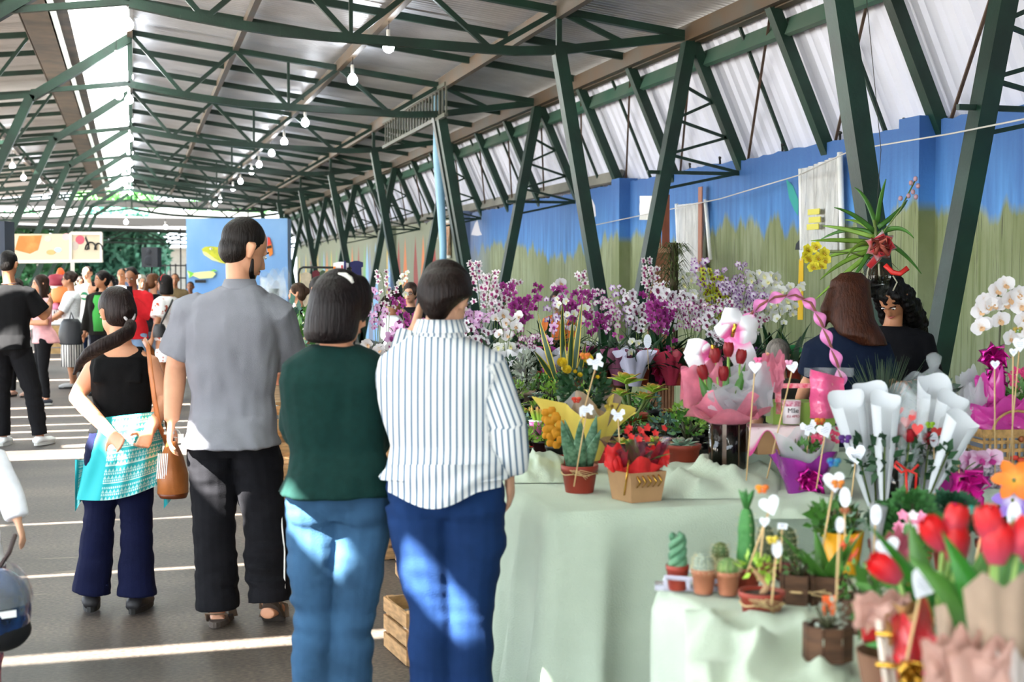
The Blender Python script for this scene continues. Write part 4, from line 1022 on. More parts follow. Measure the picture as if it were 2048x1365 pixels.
def pony_extra(t, j, s, hp, HM, g, L, B_):
    Rr, F_, sr, sf = B_
    SM = shawl_mat(); P = lambda x, y, d: at(x, y, 6.6 + d) - g
    # wrapped shawl around hips
    q = MB(); nu, nv = 40, 14
    def fn(u, v_):
        x = lerp(lerp(186, 153, v_), lerp(328, 322, v_), u); top = lerp(838, 822, u); bot = lerp(1000, 968, u) + 14 * math.sin(u * PI)
        dep = -.15 * math.sin(PI * u) ** .6 - .035
        return P(x, lerp(top, bot, v_), dep + .010 * math.sin(u * 26 + v_ * 5) * (.4 + v_) + .008 * math.sin(v_ * 9 + u * 3))
    q.grid(fn, nu, nv); o = grid_uv(q, 'shawl', SM, t, nu, nv)
    q = MB()
    def fn2(u, v_):
        x = lerp(lerp(322, 322, v_), lerp(187, 160, v_), u); top = lerp(822, 838, u); bot = lerp(968, 995, u)
        return P(x, lerp(top, bot, v_), .03 + .15 * math.sin(PI * u) ** .6)
    q.grid(fn2, 20, 8); o2 = grid_uv(q, 'shawl_front', SM, o, 20, 8)
    q = MB()
    def fn3(u, v_): return P(lerp(150, 172, u) + 5 * math.sin(v_ * 6) * u, lerp(920, lerp(1024, 990, u), v_), -.02 - .03 * math.sin(u * 9 + v_ * 4))
    q.grid(fn3, 10, 8); grid_uv(q, 'hanging_corner', SM, o, 10, 8)
    q = MB()
    def fn4(u, v_): return P(lerp(322, 350, u * v_ + .2), lerp(960, lerp(1018, 985, u), v_), -.02 - .02 * math.sin(u * 7))
    q.grid(fn4, 8, 8); grid_uv(q, 'hanging_corner', SM, o, 8, 8)
    # hair tie
    q = MB(); c = hp(0.012, -.105, -.03); q.tube([c + HM @ V((.027 * math.cos(a), 0, .034 * math.sin(a))) for a in [2 * PI * k / 12 for k in range(13)]], .007, 6); q.obj('hair_tie', mat('silver_grey_tie', '#b8b4b4', .5), t)
def pony_hair(q, hp, hs):
    g_ = at(222, 560, 6.6); g_.z = 0
    P = [at(x, y, 6.42 + d) - g_ for x, y, d in ((262, 650, .05), (258, 664, .0), (235, 678, -.06), (205, 692, -.09), (178, 708, -.09), (160, 726, -.08), (147, 752, -.07))]
    q.tube(P, [.028, .030, .029, .030, .026, .018, .006], 12, flat=1.3)
pony = person('short woman with a low dark ponytail, black tank top and turquoise shawl round her hips', 6.6, 222, h=1.53, face=4, sex='f', skin='light', near=True, look=(-42, -16), hair=('x', '#241512'), shoes='#1e1c1e',
    J=dict(hed=(231, 628, 0), nec=(243, 690, 0), shl=(192, 716, 0), shr=(300, 714, 0), che=(246, 765, 0), wai=(246, 822, 0), pel=(240, 892, 0), hil=(208, 915, 0), hir=(272, 915, 0),
           knl=(197, 1060, 0), knr=(272, 1060, 0), anl=(182, 1192, 0), anr=(273, 1196, 0), ell=(152, 795, -.02), wrl=(222, 868, -.24), elr=(330, 800, .0), wrr=(298, 865, -.18), palml=FLAT * -1, curll=.35, palmr=FLAT * -1, curlr=.5),
    top=dict(c='#060607', sl=0, hem=.07, inf=.008, low=.055, flare=.0, wr=.002, straps=True, n='tank_top'),
    bottom=dict(c='#0a0f2c', rr=[.085, .082, .074, .072, .076, .086, .094], wr=.005, fold=.008), extra=dict(fn=pony_extra, hair=lambda q, hp, hs: (q.ell(hp(0, -.05, 0), (.087 * hs, .072 * hs, .09 * hs), 18, 12), q.tube([hp(0, -.075, -.0), hp(.012, -.115, -.035)], [.05, .03], 12), pony_hair(q, hp, hs))))
# her handbag: top-level, hanging from the shoulder strap
bt = thing('handbag', 'tan leather shoulder bag with white striped cloth panel, hanging at the ponytailed woman’s side', 'bag', at(345, 996, 6.48))
g0 = bt.location.copy(); q = MB(); LEA = mat('tan_leather', '#a3602f', .45, var=.15, vs=9, bump=.2, bs=80)
rs = []
for (y, x0, x1, th) in ((996, 322, 372, .05), (985, 316, 376, .085), (950, 316, 375, .095), (915, 322, 366, .075), (893, 330, 356, .05), (884, 333, 352, .03)):
    a = at(x0, y, 6.48) - g0; b_ = at(x1, y, 6.48) - g0; c = (a + b_) / 2; hw = (b_ - a).length / 2
    rs.append([c + RGT * (hw * math.cos(k)) + FLAT * (th * math.sin(k)) for k in [2 * PI * i / 20 for i in range(20)]])
q.rings(rs); q.obj('body', LEA, bt)
q = MB(); q.rings([[p + (p - sum(r, V()) / 20) * .03 for p in r] for r in rs[:2]]); q.obj('base', mat('dark_tan_leather', '#6e3517', .4), bt)
q = MB()
for k in range(6):
    x = 319 + k * 3.6; q.bar(at(x + 3, 905, 6.44) - g0 - FLAT * .045, at(x, 955, 6.44) - g0 - FLAT * .05, .0045, .002)
q.obj('striped_panel', WP, bt, False)
q = MB(); q.tube([at(x, y, 6.6 + d) - g0 for x, y, d in ((288, 680, .02), (296, 694, -.09), (301, 740, -.16), (309, 800, -.15), (318, 850, -.13), (336, 893, -.1))], .015, 8, flat=.3, up=FLAT)
q.tube([at(x, y, 6.6 + d) - g0 for x, y, d in ((288, 680, .02), (302, 700, .13), (320, 780, .16), (345, 890, -.08))], .013, 8, flat=.3, up=FLAT); q.obj('strap', LEA, bt)
# ---- woman in the green jumper ----------------------------------------------
def bob(q, hp, hs):
    g_ = at(672, 560, 4.75); g_.z = 0
    rs = []
    for (y, x0, x1, th) in ((556, 640, 695, .05), (580, 620, 716, .085), (610, 614, 722, .10), (640, 609, 720, .10), (665, 606, 716, .095), (682, 612, 708, .08), (688, 630, 690, .05)):
        a = at(x0, y, 4.73) - g_; b_ = at(x1, y, 4.73) - g_; c = (a + b_) / 2; hw = (b_ - a).length / 2
        rs.append([c + RGT * (hw * math.cos(k)) + FLAT * (th * math.sin(k)) for k in [2 * PI * i / 22 for i in range(22)]])
    q.rings(rs); q.ell(at(718, 598, 4.80) - g_, (.045, .07, .085), 14, 10)
def clip(t, j, s, hp, HM, g, L, B_):
    q = MB(); q.tube([at(x, y, 4.74) - g for x, y in ((676, 549), (690, 551), (700, 558), (705, 567))], [.006, .010, .010, .006], 8, up=FLAT); q.obj('hair_clip', mat('pearl_clip', '#d9d4cc', .3), t)
GJ = cloth('#0b2925', var=.12, vs=40)
green = person('woman with a dark bob and white hair clip, dark green jumper and faded blue jeans', 4.78, 672, h=1.60, face=0, sex='f', skin='light', near=True, look=(52, -18), hair=('x', '#1a1010'), shoes='#3a3a3e',
    J=dict(hed=(685, 617, .02), nec=(672, 690, 0), shl=(607, 730, 0), shr=(735, 728, 0), che=(672, 810, 0), wai=(675, 900, 0), pel=(682, 985, 0), hil=(632, 1010, 0), hir=(728, 1010, 0),
           knl=(628, 1220, 0), knr=(708, 1222, 0), anl=(630, 1440, 0), anr=(690, 1442, 0), ell=(596, 850, .02), wrl=(625, 890, .26), elr=(752, 850, .02), wrr=(738, 905, .22)),
    top=dict(mat=GJ, sl=.95, hem=.0, inf=.020, flare=.016, wr=.009, n='jumper'),
    bottom=dict(mat=DENIM, rr=[.098, .092, .080, .066, .070, .074, .080], wr=.004, fold=.010, inf=.006), extra=dict(hair=bob, fn=clip), build=1.13)
# ---- woman in the striped shirt ------------------------------------------------
def stripe_mat():
    m = bpy.data.materials.new('blue_white_striped_cotton'); m.use_nodes = True; n = m.node_tree.nodes; l = m.node_tree.links; b = n['Principled BSDF']; b.inputs['Roughness'].default_value = .85
    a = n.new('ShaderNodeAttribute'); a.attribute_name = 'st'
    s1 = n.new('ShaderNodeMath'); s1.operation = 'SINE'; l.new(a.outputs['Fac'], s1.inputs[0])
    rp = n.new('ShaderNodeValToRGB'); rp.color_ramp.elements[0].position = .12; rp.color_ramp.elements[1].position = .42
    mr = n.new('ShaderNodeMapRange'); mr.inputs['From Min'].default_value = -1; l.new(s1.outputs[0], mr.inputs['Value']); l.new(mr.outputs['Result'], rp.inputs['Fac'])
    rp.color_ramp.elements[0].color = hexc('#5d7388'); rp.color_ramp.elements[1].color = hexc('#e2e2e0'); l.new(rp.outputs['Color'], b.inputs['Base Color'])
    return m
STR = stripe_mat()
def stripes(me, j, s):
    """stripe phase per vertex: across the back on the torso, around the axis on the sleeves"""
    sr = (j['shr'] - j['shl']).normalized(); c0 = j['che']; out = []
    for v in me.vertices:
        p = v.co; rel = p - c0; x = rel.dot(sr); ph = x + .10 * max(0, (p - j['pel']).z - .30) * (1 if x > 0 else -1) * 0
        fl = rel.dot(V((0, 0, 1)).cross(sr)); x2 = x
        best = None
        for S, E, W in ((j['shl'], j['ell'], j['wrl']), (j['shr'], j['elr'], j['wrr'])):
            for A_, B_ in ((S, E), (E, W)):
                d = B_ - A_; t_ = max(0, min(1, (p - A_).dot(d) / d.length_squared)); q_ = A_ + d * t_; dist = (p - q_).length
                if (best is None or dist < best[0]): best = (dist, A_, d.normalized(), q_, t_, A_ is S)
        side = abs(x) > (j['shr'] - j['shl']).length * .5 - .012
        if side and best[0] < .085 and not (best[5] and best[4] < .12):
            e1 = (sr - best[2] * sr.dot(best[2])).normalized(); x2 = (p - best[3]).dot(e1) * 1.0 + (.006 if x > 0 else -.006)
            out.append(x2 * 2 * PI / .0200)
        else: out.append(x2 * 2 * PI / .0205)
    a = me.attributes.new('st', 'FLOAT', 'POINT'); a.data.foreach_set('value', out)
def str_fn(t, j, s, hp, HM, g, L, B_):
    Rr, F_, sr, sf = B_
    # earring
    q = MB(); q.ell(at(918, 645, 4.60) - g, (.006, .006, .006), 8, 6); q.obj('earring', mat('gold', '#d9b25a', .25, metal=.9), t)
    # shirt tail rounded at the back
    q = MB(); nu, nv = 60, 10
    def fn(u, v_):
        x = lerp(lerp(777, 776, v_), lerp(1006, 1002, v_), u); b_ = 985 + 34 * math.sin(PI * min(1, max(0, (u * 1.25)))) ** 1.2 if u < .8 else 985 - 20 * (u - .8) * 5 * .5
        return at(x, lerp(930, b_, v_), 4.60 - .19 * math.sin(PI * (.06 + .88 * u)) ** .5 + .006 * math.sin(v_ * 8 + u * 9)) - g
    q.grid(fn, nu, nv); me = q.mesh('shirt_tail', STR); a = me.attributes.new('st', 'FLOAT', 'POINT')
    a.data.foreach_set('value', [(v.co - j['che']).dot(sr) * 2 * PI / .0205 for v in me.vertices]); mobj('shirt_tail', me, t)
    # yoke seam and collar band
    q = MB(); rs = []
    me_ = MB()
    n_ = 48
    for dz_, rx, ry in ((-.022, .088, .080), (.022, .074, .068), (.050, .068, .063), (.054, .074, .069), (.012, .090, .084)):
        c = j['nec'] + V((0, 0, dz_)) - sf * .008; rs.append([c + sr * rx * math.cos(k) + sf * ry * math.sin(k) for k in [2 * PI * i / n_ for i in range(n_)]])
    q.rings(rs, cap=False); me = q.mesh('collar', STR); a = me.attributes.new('st', 'FLOAT', 'POINT')
    a.data.foreach_set('value', [math.atan2((v.co - j['nec']).dot(sf), (v.co - j['nec']).dot(sr)) * 26 for v in me.vertices]); mobj('collar', me, t)
def str_hair(q, hp, hs):
    g_ = at(890, 560, 4.62); g_.z = 0
    rs = []
    for (y, x0, x1, th) in ((536, 868, 915, .04), (548, 845, 932, .075), (570, 834, 944, .095), (592, 832, 946, .10), (604, 836, 922, .095), (622, 845, 902, .08), (640, 860, 890, .05)):
        a = at(x0, y, 4.60) - g_; b_ = at(x1, y, 4.60) - g_; c = (a + b_) / 2; hw = (b_ - a).length / 2
        rs.append([c + RGT * (hw * math.cos(k)) + FLAT * (th * math.sin(k)) for k in [2 * PI * i / 22 for i in range(22)]])
    q.rings(rs)
striped = person('woman with short dark brown hair, blue and white striped shirt and dark blue jeans', 4.62, 890, h=1.62, face=0, sex='f', skin='fair', near=True, look=(30, -26), hair=('x', '#20120d'), shoes='#3a3a3e',
    J=dict(hed=(893, 602, .05), nec=(880, 672, 0), shl=(800, 722, 0), shr=(966, 722, 0), che=(882, 800, 0), wai=(888, 890, 0), pel=(892, 975, 0), hil=(842, 1005, 0), hir=(942, 1005, 0),
           knl=(866, 1225, 0), knr=(938, 1225, 0), anl=(866, 1445, 0), anr=(938, 1445, 0), ell=(795, 790, .2), wrl=(828, 662, .26), elr=(1010, 845, -.02), wrr=(1018, 945, .03), palml=RGT, curll=.5, curlr=.4),
    top=dict(mat=STR, sl=.98, hem=.04, inf=.022, flare=.010, wr=.010, attr=stripes), bottom=dict(mat=DENIMD, rr=[.105, .100, .084, .068, .070, .066, .066], wr=.004, fold=.009, inf=.006), extra=dict(fn=str_fn, hair=str_hair), build=1.2)
# ---- man in black on the left edge -----------------------------------------
def lanyard(t, j, s, hp, HM, g, L, B_):
    Rr, F_, sr, sf = B_
    q = MB(); q.tube([j['nec'] + V((0, 0, .01)) + sr * .075 * math.cos(a) + sf * .075 * math.sin(a) for a in [2 * PI * k / 20 for k in range(21)]], .006, 6); q.obj('lanyard', mat('dark_strap', '#3a2a2a', .7), t)
person('man in a black T-shirt and black trousers at the left edge, seen from behind', 13.3, 45, h=1.82, face=-8, sex='m', skin='tan', near=True, look=(0, -14), hair=('crop', '#16100d'), shoes='#e8e8e8',
    J=dict(hed=(18, 530, 0), nec=(20, 570, 0), shl=(-20, 585, 0), shr=(58, 583, 0), ell=(-35, 640, .1), wrl=(-10, 650, .3), elr=(88, 632, .08), wrr=(98, 610, .25), che=(20, 612, 0), wai=(20, 650, 0), pel=(20, 690, 0), hil=(4, 700, 0), hir=(40, 700, 0), knl=(2, 790, 0), knr=(66, 785, 0), anl=(6, 875, 0), anr=(80, 874, 0)),
    top=dict(c='#0c0c0e', sl=.42, hem=-.04, inf=.02, slf=.02), bottom=dict(c='#111114', rr=[.095, .09, .08, .07, .068, .06, .058]), extra=dict(fn=lanyard))
# ---- child and helmet --------------------------------------------------------
FL = mat('floral_leggings', '#2a2a44', .8, col2='#c46a6a', vs=40)
child = person('child in a white long sleeved top at the left edge, only one arm visible', 4.9, -72, h=1.12, face=10, sex='f', skin='fair', near=True, look=0, hair=('bob', '#3a2418'), shoes='#e8e8e8',
    J=dict(shr=(-12, 905, 0), elr=(18, 985, 0), wrr=(35, 1040, -.02), palmr=RGT * -1, curlr=.35), top=dict(c='#e9e9ee', sl=.97, hem=-.05, inf=.012), bottom=dict(mat=FL))
hel = thing('helmet', 'blue and black motorcycle helmet with raised clear visor, hanging at the left edge', 'helmet', at(-8, 1222, 4.5)); q = MB()
q.ell((0, 0, 0), (.105, .13, .135), 24, 16, Matrix.Rotation(-YAW, 3, 'Z')); q.obj('shell', mat('helmet_blue', '#1b4f96', .2, coat=.6, col2='#0d1826', vs=5), hel)
q = MB(); q.ell(RGT * .03 - V((0, 0, .065)), (.074, .11, .06), 18, 10, Matrix.Rotation(-YAW, 3, 'Z')); q.obj('opening', mat('helmet_lining', '#050506', .9), hel)
q = MB()
def vis(u, v_):
    a = lerp(-1.9, 1.3, u); b_ = lerp(.05, .95, v_); return RGT * (.112 * math.cos(a) * math.cos(b_)) + FLAT * (.135 * math.sin(a) * math.cos(b_)) + V((0, 0, .02 + .145 * math.sin(b_)))
q.grid(vis, 16, 8); q.obj('visor', mat('smoked_visor', '#8a8f94', .08, alpha=.45, coat=.5), hel)
q = MB(); q.bar(RGT * .035 - FLAT * .122 + V((0, 0, .01)), RGT * .092 - FLAT * .08 + V((0, 0, .01)), .004, .022); q.obj('stripe', WP, hel, False)
q = MB(); hp_ = at(30, 1072, 4.85) - hel.location; q.tube([V((0, 0, .12)), hp_ * .5 + V((.01, 0, .06)), hp_], .008, 6); q.obj('strap', mat('dark_strap', '#3a2a2a', .7), hel)
# ---- crowd ----------------------------------------------------------------------
LACE = mat('lace_white', '#eeeeee', .9, var=.12, vs=60); STSK = mat('striped_skirt_cream', '#e9e2d6', .85)
def wave_mat(name, c1, c2, scale, ax='X'):
    m = bpy.data.materials.new(name); m.use_nodes = True; n = m.node_tree.nodes; l = m.node_tree.links; b = n['Principled BSDF']; b.inputs['Roughness'].default_value = .85
    tc = n.new('ShaderNodeTexCoord'); wv = n.new('ShaderNodeTexWave'); wv.bands_direction = ax; wv.inputs['Scale'].default_value = scale; l.new(tc.outputs['Object'], wv.inputs['Vector'])
    rp = n.new('ShaderNodeValToRGB'); rp.color_ramp.elements[0].position = .25; rp.color_ramp.elements[1].position = .35; rp.color_ramp.elements[0].color = hexc(c1); rp.color_ramp.elements[1].color = hexc(c2)
    l.new(wv.outputs['Fac'], rp.inputs['Fac']); l.new(rp.outputs['Color'], b.inputs['Base Color']); return m
SKS = wave_mat('striped_skirt', '#2a2a2c', '#e6e0d6', 9)
LEAFD = mat('leaf_print_dress', '#efebe8', .85, col2='#c0573c', vs=13)
LEAFD.node_tree.nodes['Color Ramp'].color_ramp.elements[0].position = .58; LEAFD.node_tree.nodes['Color Ramp'].color_ramp.elements[1].position = .62
def hangbag(px, py, d, w, h, col, label, strap=None, flatc=.08):
    b = thing('handbag', label, 'bag', at(px, py, d)); q = MB()
    q.rings([[RGT * (w * a_ * math.cos(k)) + FLAT * (flatc * math.sin(k)) + V((0, 0, z * h)) for k in [2 * PI * i / 18 for i in range(18)]] for z, a_ in ((-.5, .42), (-.45, .50), (0, .52), (.35, .42), (.5, .30))]); q.obj('body', mat('bag' + col[1:], col, .45, bump=.2, bs=60), b)
    if strap:
        q = MB(); q.tube([at(x, y, d + dd) - b.location for x, y, dd in strap], .012, 6); q.obj('strap', mat('bag' + col[1:], col, .45), b)
    return b
def glasses(t, j, s, hp, HM, g, L, B_):
    q = MB()
    for sd in (-1, 1): q.tube([hp(sd * .033 + .022 * math.cos(a), .096, .004 + .018 * math.sin(a)) for a in [2 * PI * k / 12 for k in range(13)]], .0025, 5); q.tube([hp(sd * .055, .094, .006), hp(sd * .078, .0, .01)], .0025, 5)
    q.tube([hp(-.011, .098, .006), hp(.011, .098, .006)], .0025, 5); q.obj('glasses', mat('black_frame', '#15151a', .4), t)
person('woman in a white lace-sleeved blouse and long striped skirt, holding her hands together', 20.3, 142, h=1.66, face=100, sex='f', skin='tan', hair=('curlyshort', '#3a241c'), arms='held', shoes='#9a9a98', build=1.12,
    top=dict(mat=LACE, sl=.45, hem=.0, inf=.016), bottom=dict(mat=SKS, skirt=.32, c='#fff', wid=.9), extra=dict(fn=glasses, hair=lambda q, hp, hs: [q.ell(hp(.075 * math.cos(a), -.02 + .085 * math.sin(a), .05 + .02 * math.sin(3 * a)), (.04, .04, .045), 8, 6) for a in [2 * PI * k / 10 for k in range(10) if k not in (2, 3)]]))
hangbag(142, 664, 19.9, .34, .36, '#1f2226', 'large black bag hanging from the arm of the woman in the white blouse', [(138, 645, 0), (142, 625, .15), (150, 645, 0)])
person('woman in a pink top standing half hidden behind the man in black', 17.6, 84, h=1.60, face=120, skin='light', hair=('long', '#3a2418', .30), top=dict(c='#e0a6a8', sl=.42, hem=-.08), bottom=dict(c='#141416'), shoes='#3b3f48', arms='front')
person('woman in a pale pink dress and dark leggings behind the man in black', 18.8, 34, h=1.55, face=170, skin='light', hair=('bob', '#2a1a14'), top=dict(c='#e8b4c0', sl=.4, hem=-.45, flare=.06, n='dress'), bottom=dict(c='#141416'), shoes='#b08a78', arms='front')
def starlogo(t, j, s, hp, HM, g, L, B_):
    Rr, F_, sr, sf = B_; q = MB(); c = j['che'] + sf * .135; q.poly([c + sr * .07 * math.cos(a) + V((0, 0, .07 * math.sin(a))) for a in [2 * PI * k / 16 for k in range(16)]], 0, .01, sf); q.obj('print', mat('green_disc_print', '#1f8a62', .7), t, False); glasses(t, j, s, hp, HM, g, L, B_)
person('man with glasses in a white T-shirt with a round green print', 24, 176, h=1.77, face=168, sex='m', skin='light', hair=('crop', '#1c1512'), top=dict(c='#e6ebee', sl=.45, hem=-.05), bottom=dict(c='#2a3a58'), extra=dict(fn=starlogo))
person('woman in a green top under an open black jacket, looking to the right', 19.0, 205, h=1.66, face=168, look=40, skin='tan', hair=('bun', '#1a1210'), top=dict(c='#15130f', sl=.97, hem=-.06, inf=.022, n='jacket'), bottom=dict(c='#16161c'), shoes='#16161c', build=1.1,
    extra=dict(fn=lambda t, j, s, hp, HM, g, L, B_: (lambda q: (q.rings([[j['che'] + V((0, 0, z)) + B_[3] * .09 + B_[2] * w__ * math.cos(a) + B_[3] * .062 * math.sin(a) for a in [2 * PI * k / 16 for k in range(16)]] for z, w__ in ((-.33, .09), (-.1, .105), (.06, .10), (.15, .06))]), q.obj('green_top', cloth('#46a24a'), t)))(MB())))
person('woman with long black hair and glasses, talking among the crowd', 26, 222, h=1.62, face=170, skin='fair', hair=('long', '#141012', .28), top=dict(c='#a9555c', sl=.9), bottom=dict(c='#26262c'), arms='front', extra=dict(fn=glasses))
person('dark haired boy turning away behind the woman in the black jacket', 22, 190, h=1.52, face=120, sex='m', skin='light', hair=('crop', '#1c1210'), top=dict(c='#2e3138', sl=.9), bottom=dict(c='#1c2030'))
person('balding man in a light grey T-shirt looking to the right', 24.5, 243, h=1.74, face=205, look=30, sex='m', skin='tan', hair=('crop', '#3a302c'), top=dict(c='#a9adb4', sl=.5), bottom=dict(c='#3a4a6a'))
person('dark haired man at the back of the crowd, only his head showing', 30, 254, h=1.80, face=175, sex='m', skin='tan', hair=('crop', '#15100e'), top=dict(c='#5a6a86', sl=.5), bottom=dict(c='#22242c'))
def jacket(t, j, s, hp, HM, g, L, B_):
    Rr, F_, sr, sf = B_
    q = MB(); q.rings([[j['che'] + V((0, 0, z)) + sf * .085 + sr * w__ * math.cos(a) + sf * .066 * math.sin(a) for a in [2 * PI * k / 16 for k in range(16)]] for z, w__ in ((-.40, .07), (-.1, .075), (.10, .07), (.17, .04))]); q.obj('black_shirt', BLACKT, t)
    q = MB(); q.box(j['wrl'] + V((0, 0, .08)) , (.075, .012, .15), -YAW + .5); q.obj('phone', mat('phone_dark', '#14141a', .2), t, False)
person('man in an open red jacket and pale jeans looking down at his phone', 18.2, 265, h=1.70, face=172, look=(0, -25), sex='m', skin='brown', hair=('crop', '#14100e'), arms='phone', top=dict(c='#c0222a', sl=.97, hem=-.10, inf=.024, n='jacket'), bottom=dict(c='#7a93b0'), shoes='#3a3a3e', extra=dict(fn=jacket))
person('woman with short white hair in a black top with a white collar', 24.5, 283, h=1.62, face=205, skin='fair', hair=('short', '#c9c2b2'), top=dict(c='#16161a', sl=.5, collar=True, cmat=WP), bottom=dict(c='#1a1a20'))
person('woman with long light brown ponytail in a black top and grey jeans, seen from behind', 19.4, 307, h=1.62, face=-20, look=30, skin='light', hair=('pony', '#7a4c2c'), top=dict(c='#111317', sl=.85, hem=.0), bottom=dict(c='#6d7684'), arms='front', shoes='#2a2a2e')
person('person in a khaki top at the back right of the crowd', 27, 350, h=1.66, face=190, sex='m', skin='tan', hair=('crop', '#4a2a1c'), top=dict(c='#7d6a4c', sl=.45), bottom=dict(c='#2a2a2c'))
def band(t, j, s, hp, HM, g, L, B_):
    q = MB(); q.tube([hp(.085 * math.cos(a), -.0, .052 + .088 * math.sin(a)) for a in [PI * k / 12 for k in range(13)]], .006, 6); q.obj('headband', mat('red_band', '#c22a2e', .5), t)
person('woman in a white dress with rust leaf print and a red headband', 18.2, 332, h=1.60, face=70, look=0, skin='tan', hair=('bob', '#18100e'), top=dict(mat=LEAFD, sl=.42, hem=-.36, inf=.03, flare=.05, n='dress', slf=.03), bottom=None, shoes='#caa88c', build=1.15, extra=dict(fn=band))
hangbag(319, 662, 17.8, .17, .17, '#1a1a1c', 'small black shoulder bag of the woman in the leaf print dress', [(322, 648, 0), (340, 612, .1), (345, 600, .3)], .05)
person('person beside the fish kiosk, only the head above the counter', 29, 381, h=1.50, face=180, sex='m', skin='brown', hair=('crop', '#2a1c16'), top=dict(c='#6f98b4', sl=.45), bottom=dict(c='#22242c'))
for i, (px, D, hh, tc_, hc_, lb_) in enumerate(((212, 31, 1.62, '#7c8aa4', '#4a342a', 'farthest crowd member in slate blue, behind the gap left of the glasses woman'), (230, 29, 1.55, '#c4a7a0', '#1c1412', 'crowd member in dusty pink, behind the long haired woman'), (275, 32, 1.70, '#49586a', '#20181a', 'crowd member in dark blue far behind the red jacket'), (296, 33, 1.66, '#8a8f9c', '#2c2422', 'crowd member in grey standing under the loudspeaker'), (160, 30, 1.6, '#b7c3c9', '#2a1c18', 'crowd member in pale blue behind the white T-shirt'))):
    person(lb_, D, px, h=hh, face=170 + 10 * i, skin='light', hair=('short', hc_), top=dict(c=tc_, sl=.5), bottom=dict(c='#2a2c34'), sex='m' if i % 2 else 'f')
# right hand group, behind the flowers
person('woman with a brown bun in a black top reaching out to the left', 15.6, 598, h=1.50, face=90, skin='light', hair=('bun', '#5a4232'), arms='up', top=dict(c='#121216', sl=.4, hem=0), bottom=dict(c='#1c1c22'))
person('dark haired person in a pale patterned shirt behind the green jumper', 13.5, 640, h=1.56, face=60, look=20, skin='light', hair=('short', '#1a100e'), top=dict(c='#c9c4b0', sl=.45), bottom=dict(c='#2a2c30'), sex='m')
person('woman in a white T-shirt bending forward behind the orchids', 14.6, 786, h=1.42, face=-60, look=(0, -30), skin='tan', hair=('pony', '#2a1510'), arms='front', top=dict(c='#e9ecef', sl=.42), bottom=dict(c='#2a3a58'),)
person('person in glasses with a raised hand behind the striped shirt', 15.4, 822, h=1.50, face=165, skin='fair', hair=('short', '#4a3830'), arms='phone', top=dict(c='#1c1c20', sl=.9, hem=0), bottom=dict(c='#2a2c30'), extra=dict(fn=glasses))
person('person with dark hair and orange top stooping behind the orchids', 14.9, 1118, h=1.42, face=150, skin='brown', hair=('short', '#2a160e'), arms='front', top=dict(c='#c46a34', sl=.45), bottom=dict(c='#2a2c30'))
person('grey haired seller sitting low behind the flower stall, only his head showing', 7.9, 1560, h=1.20, face=35, look=(15, -10), sex='m', skin='light', near=True, hair=('crop', '#958b82'), top=dict(c='#4c4a44', sl=.45), bottom=dict(c='#2a2c30'))
def longhair(q, hp, hs):
    g_ = at(1690, 560, 6.9); g_.z = 0
    rs = []
    for (y, x0, x1, th, d) in ((546, 1682, 1722, .05, 0), (562, 1662, 1740, .09, 0), (600, 1655, 1742, .105, -.02), (640, 1658, 1750, .10, -.05), (670, 1678, 1768, .075, -.10), (692, 1725, 1775, .05, -.12)):
        a = at(x0, y, 6.88 + d) - g_; b_ = at(x1, y, 6.88 + d) - g_; c = (a + b_) / 2; hw = (b_ - a).length / 2
        rs.append([c + RGT * (hw * math.cos(k)) + FLAT * (th * math.sin(k)) for k in [2 * PI * i / 22 for i in range(22)]])
    q.rings(rs); q.tube([at(x, y, d) - g_ for x, y, d in ((1668, 580, 6.85), (1652, 620, 6.83), (1648, 655, 6.85))], [.03, .03, .012], 10)
person('saleswoman with long reddish brown hair and a navy T-shirt, seen from behind', 6.9, 1690, h=1.60, face=-12, look=(-35, -20), skin='light', near=True, hair=('x', '#4a2412'), build=1.12,
    J=dict(hed=(1698, 600, 0), nec=(1695, 655, 0), shl=(1632, 690, 0), shr=(1755, 690, 0), che=(1695, 745, 0), wai=(1700, 810, 0), pel=(1700, 870, 0), ell=(1622, 760, .05), wrl=(1600, 800, .2), elr=(1775, 770, 0), wrr=(1768, 830, .1)),
    top=dict(c='#101a2e', sl=.42, hem=0, inf=.02), bottom=dict(c='#1a2438'), extra=dict(hair=longhair), arms='down')
person('saleswoman with long curly black hair in a black T-shirt, looking down', 7.7, 1785, h=1.55, face=165, look=(22, -48), skin='tan', near=True, hair=('curly', '#0d090a', .40), top=dict(c='#0e0e12', sl=.42, hem=0, inf=.02), bottom=dict(c='#16161c'), arms='front', build=1.1)
# ================================================================== plant and wrapping builders
LEAFG = mat('leaf_dark_green', '#24482a', .4, var=.25, vs=6, trl=.12); LEAFM = mat('leaf_mid_green', '#47792f', .4, var=.25, vs=6, trl=.2)
LEAFL = mat('leaf_fresh_green', '#7da33c', .45, var=.2, vs=7, trl=.2); LEAFB = mat('leaf_blue_green', '#5b8072', .5, var=.2, vs=7, trl=.1)
STEMG = mat('stem_green', '#5d6f34', .5); STEMD = mat('stem_dark', '#3a3c22', .6)
SOIL = mat('potting_soil', '#3a2c22', .95, var=.4, vs=60, bump=.8, bs=70); TERRA = mat('terracotta_pot', '#8e3324', .5, var=.08, vs=5)
BLKP = mat('black_plastic_pot', '#141415', .45); CLAY = mat('brown_clay_pot', '#a2664a', .6, var=.1, vs=8)
RAFF = mat('raffia', '#c9ab7c', .7); KRAFT = mat('kraft_card', '#a8815a', .75, var=.08, vs=9); WOODP = mat('rustic_wood', '#4e3421', .8, var=.35, vs=12, vsx=(1, 1, 5))
CELLO = mat('cellophane', '#e8eef0', .05, alpha=.16, coat=.8, bump=.9, bs=25); FROST = mat('frosted_film', '#d4d4d8', .35, alpha=.5, bump=.5, bs=30, trl=.3)
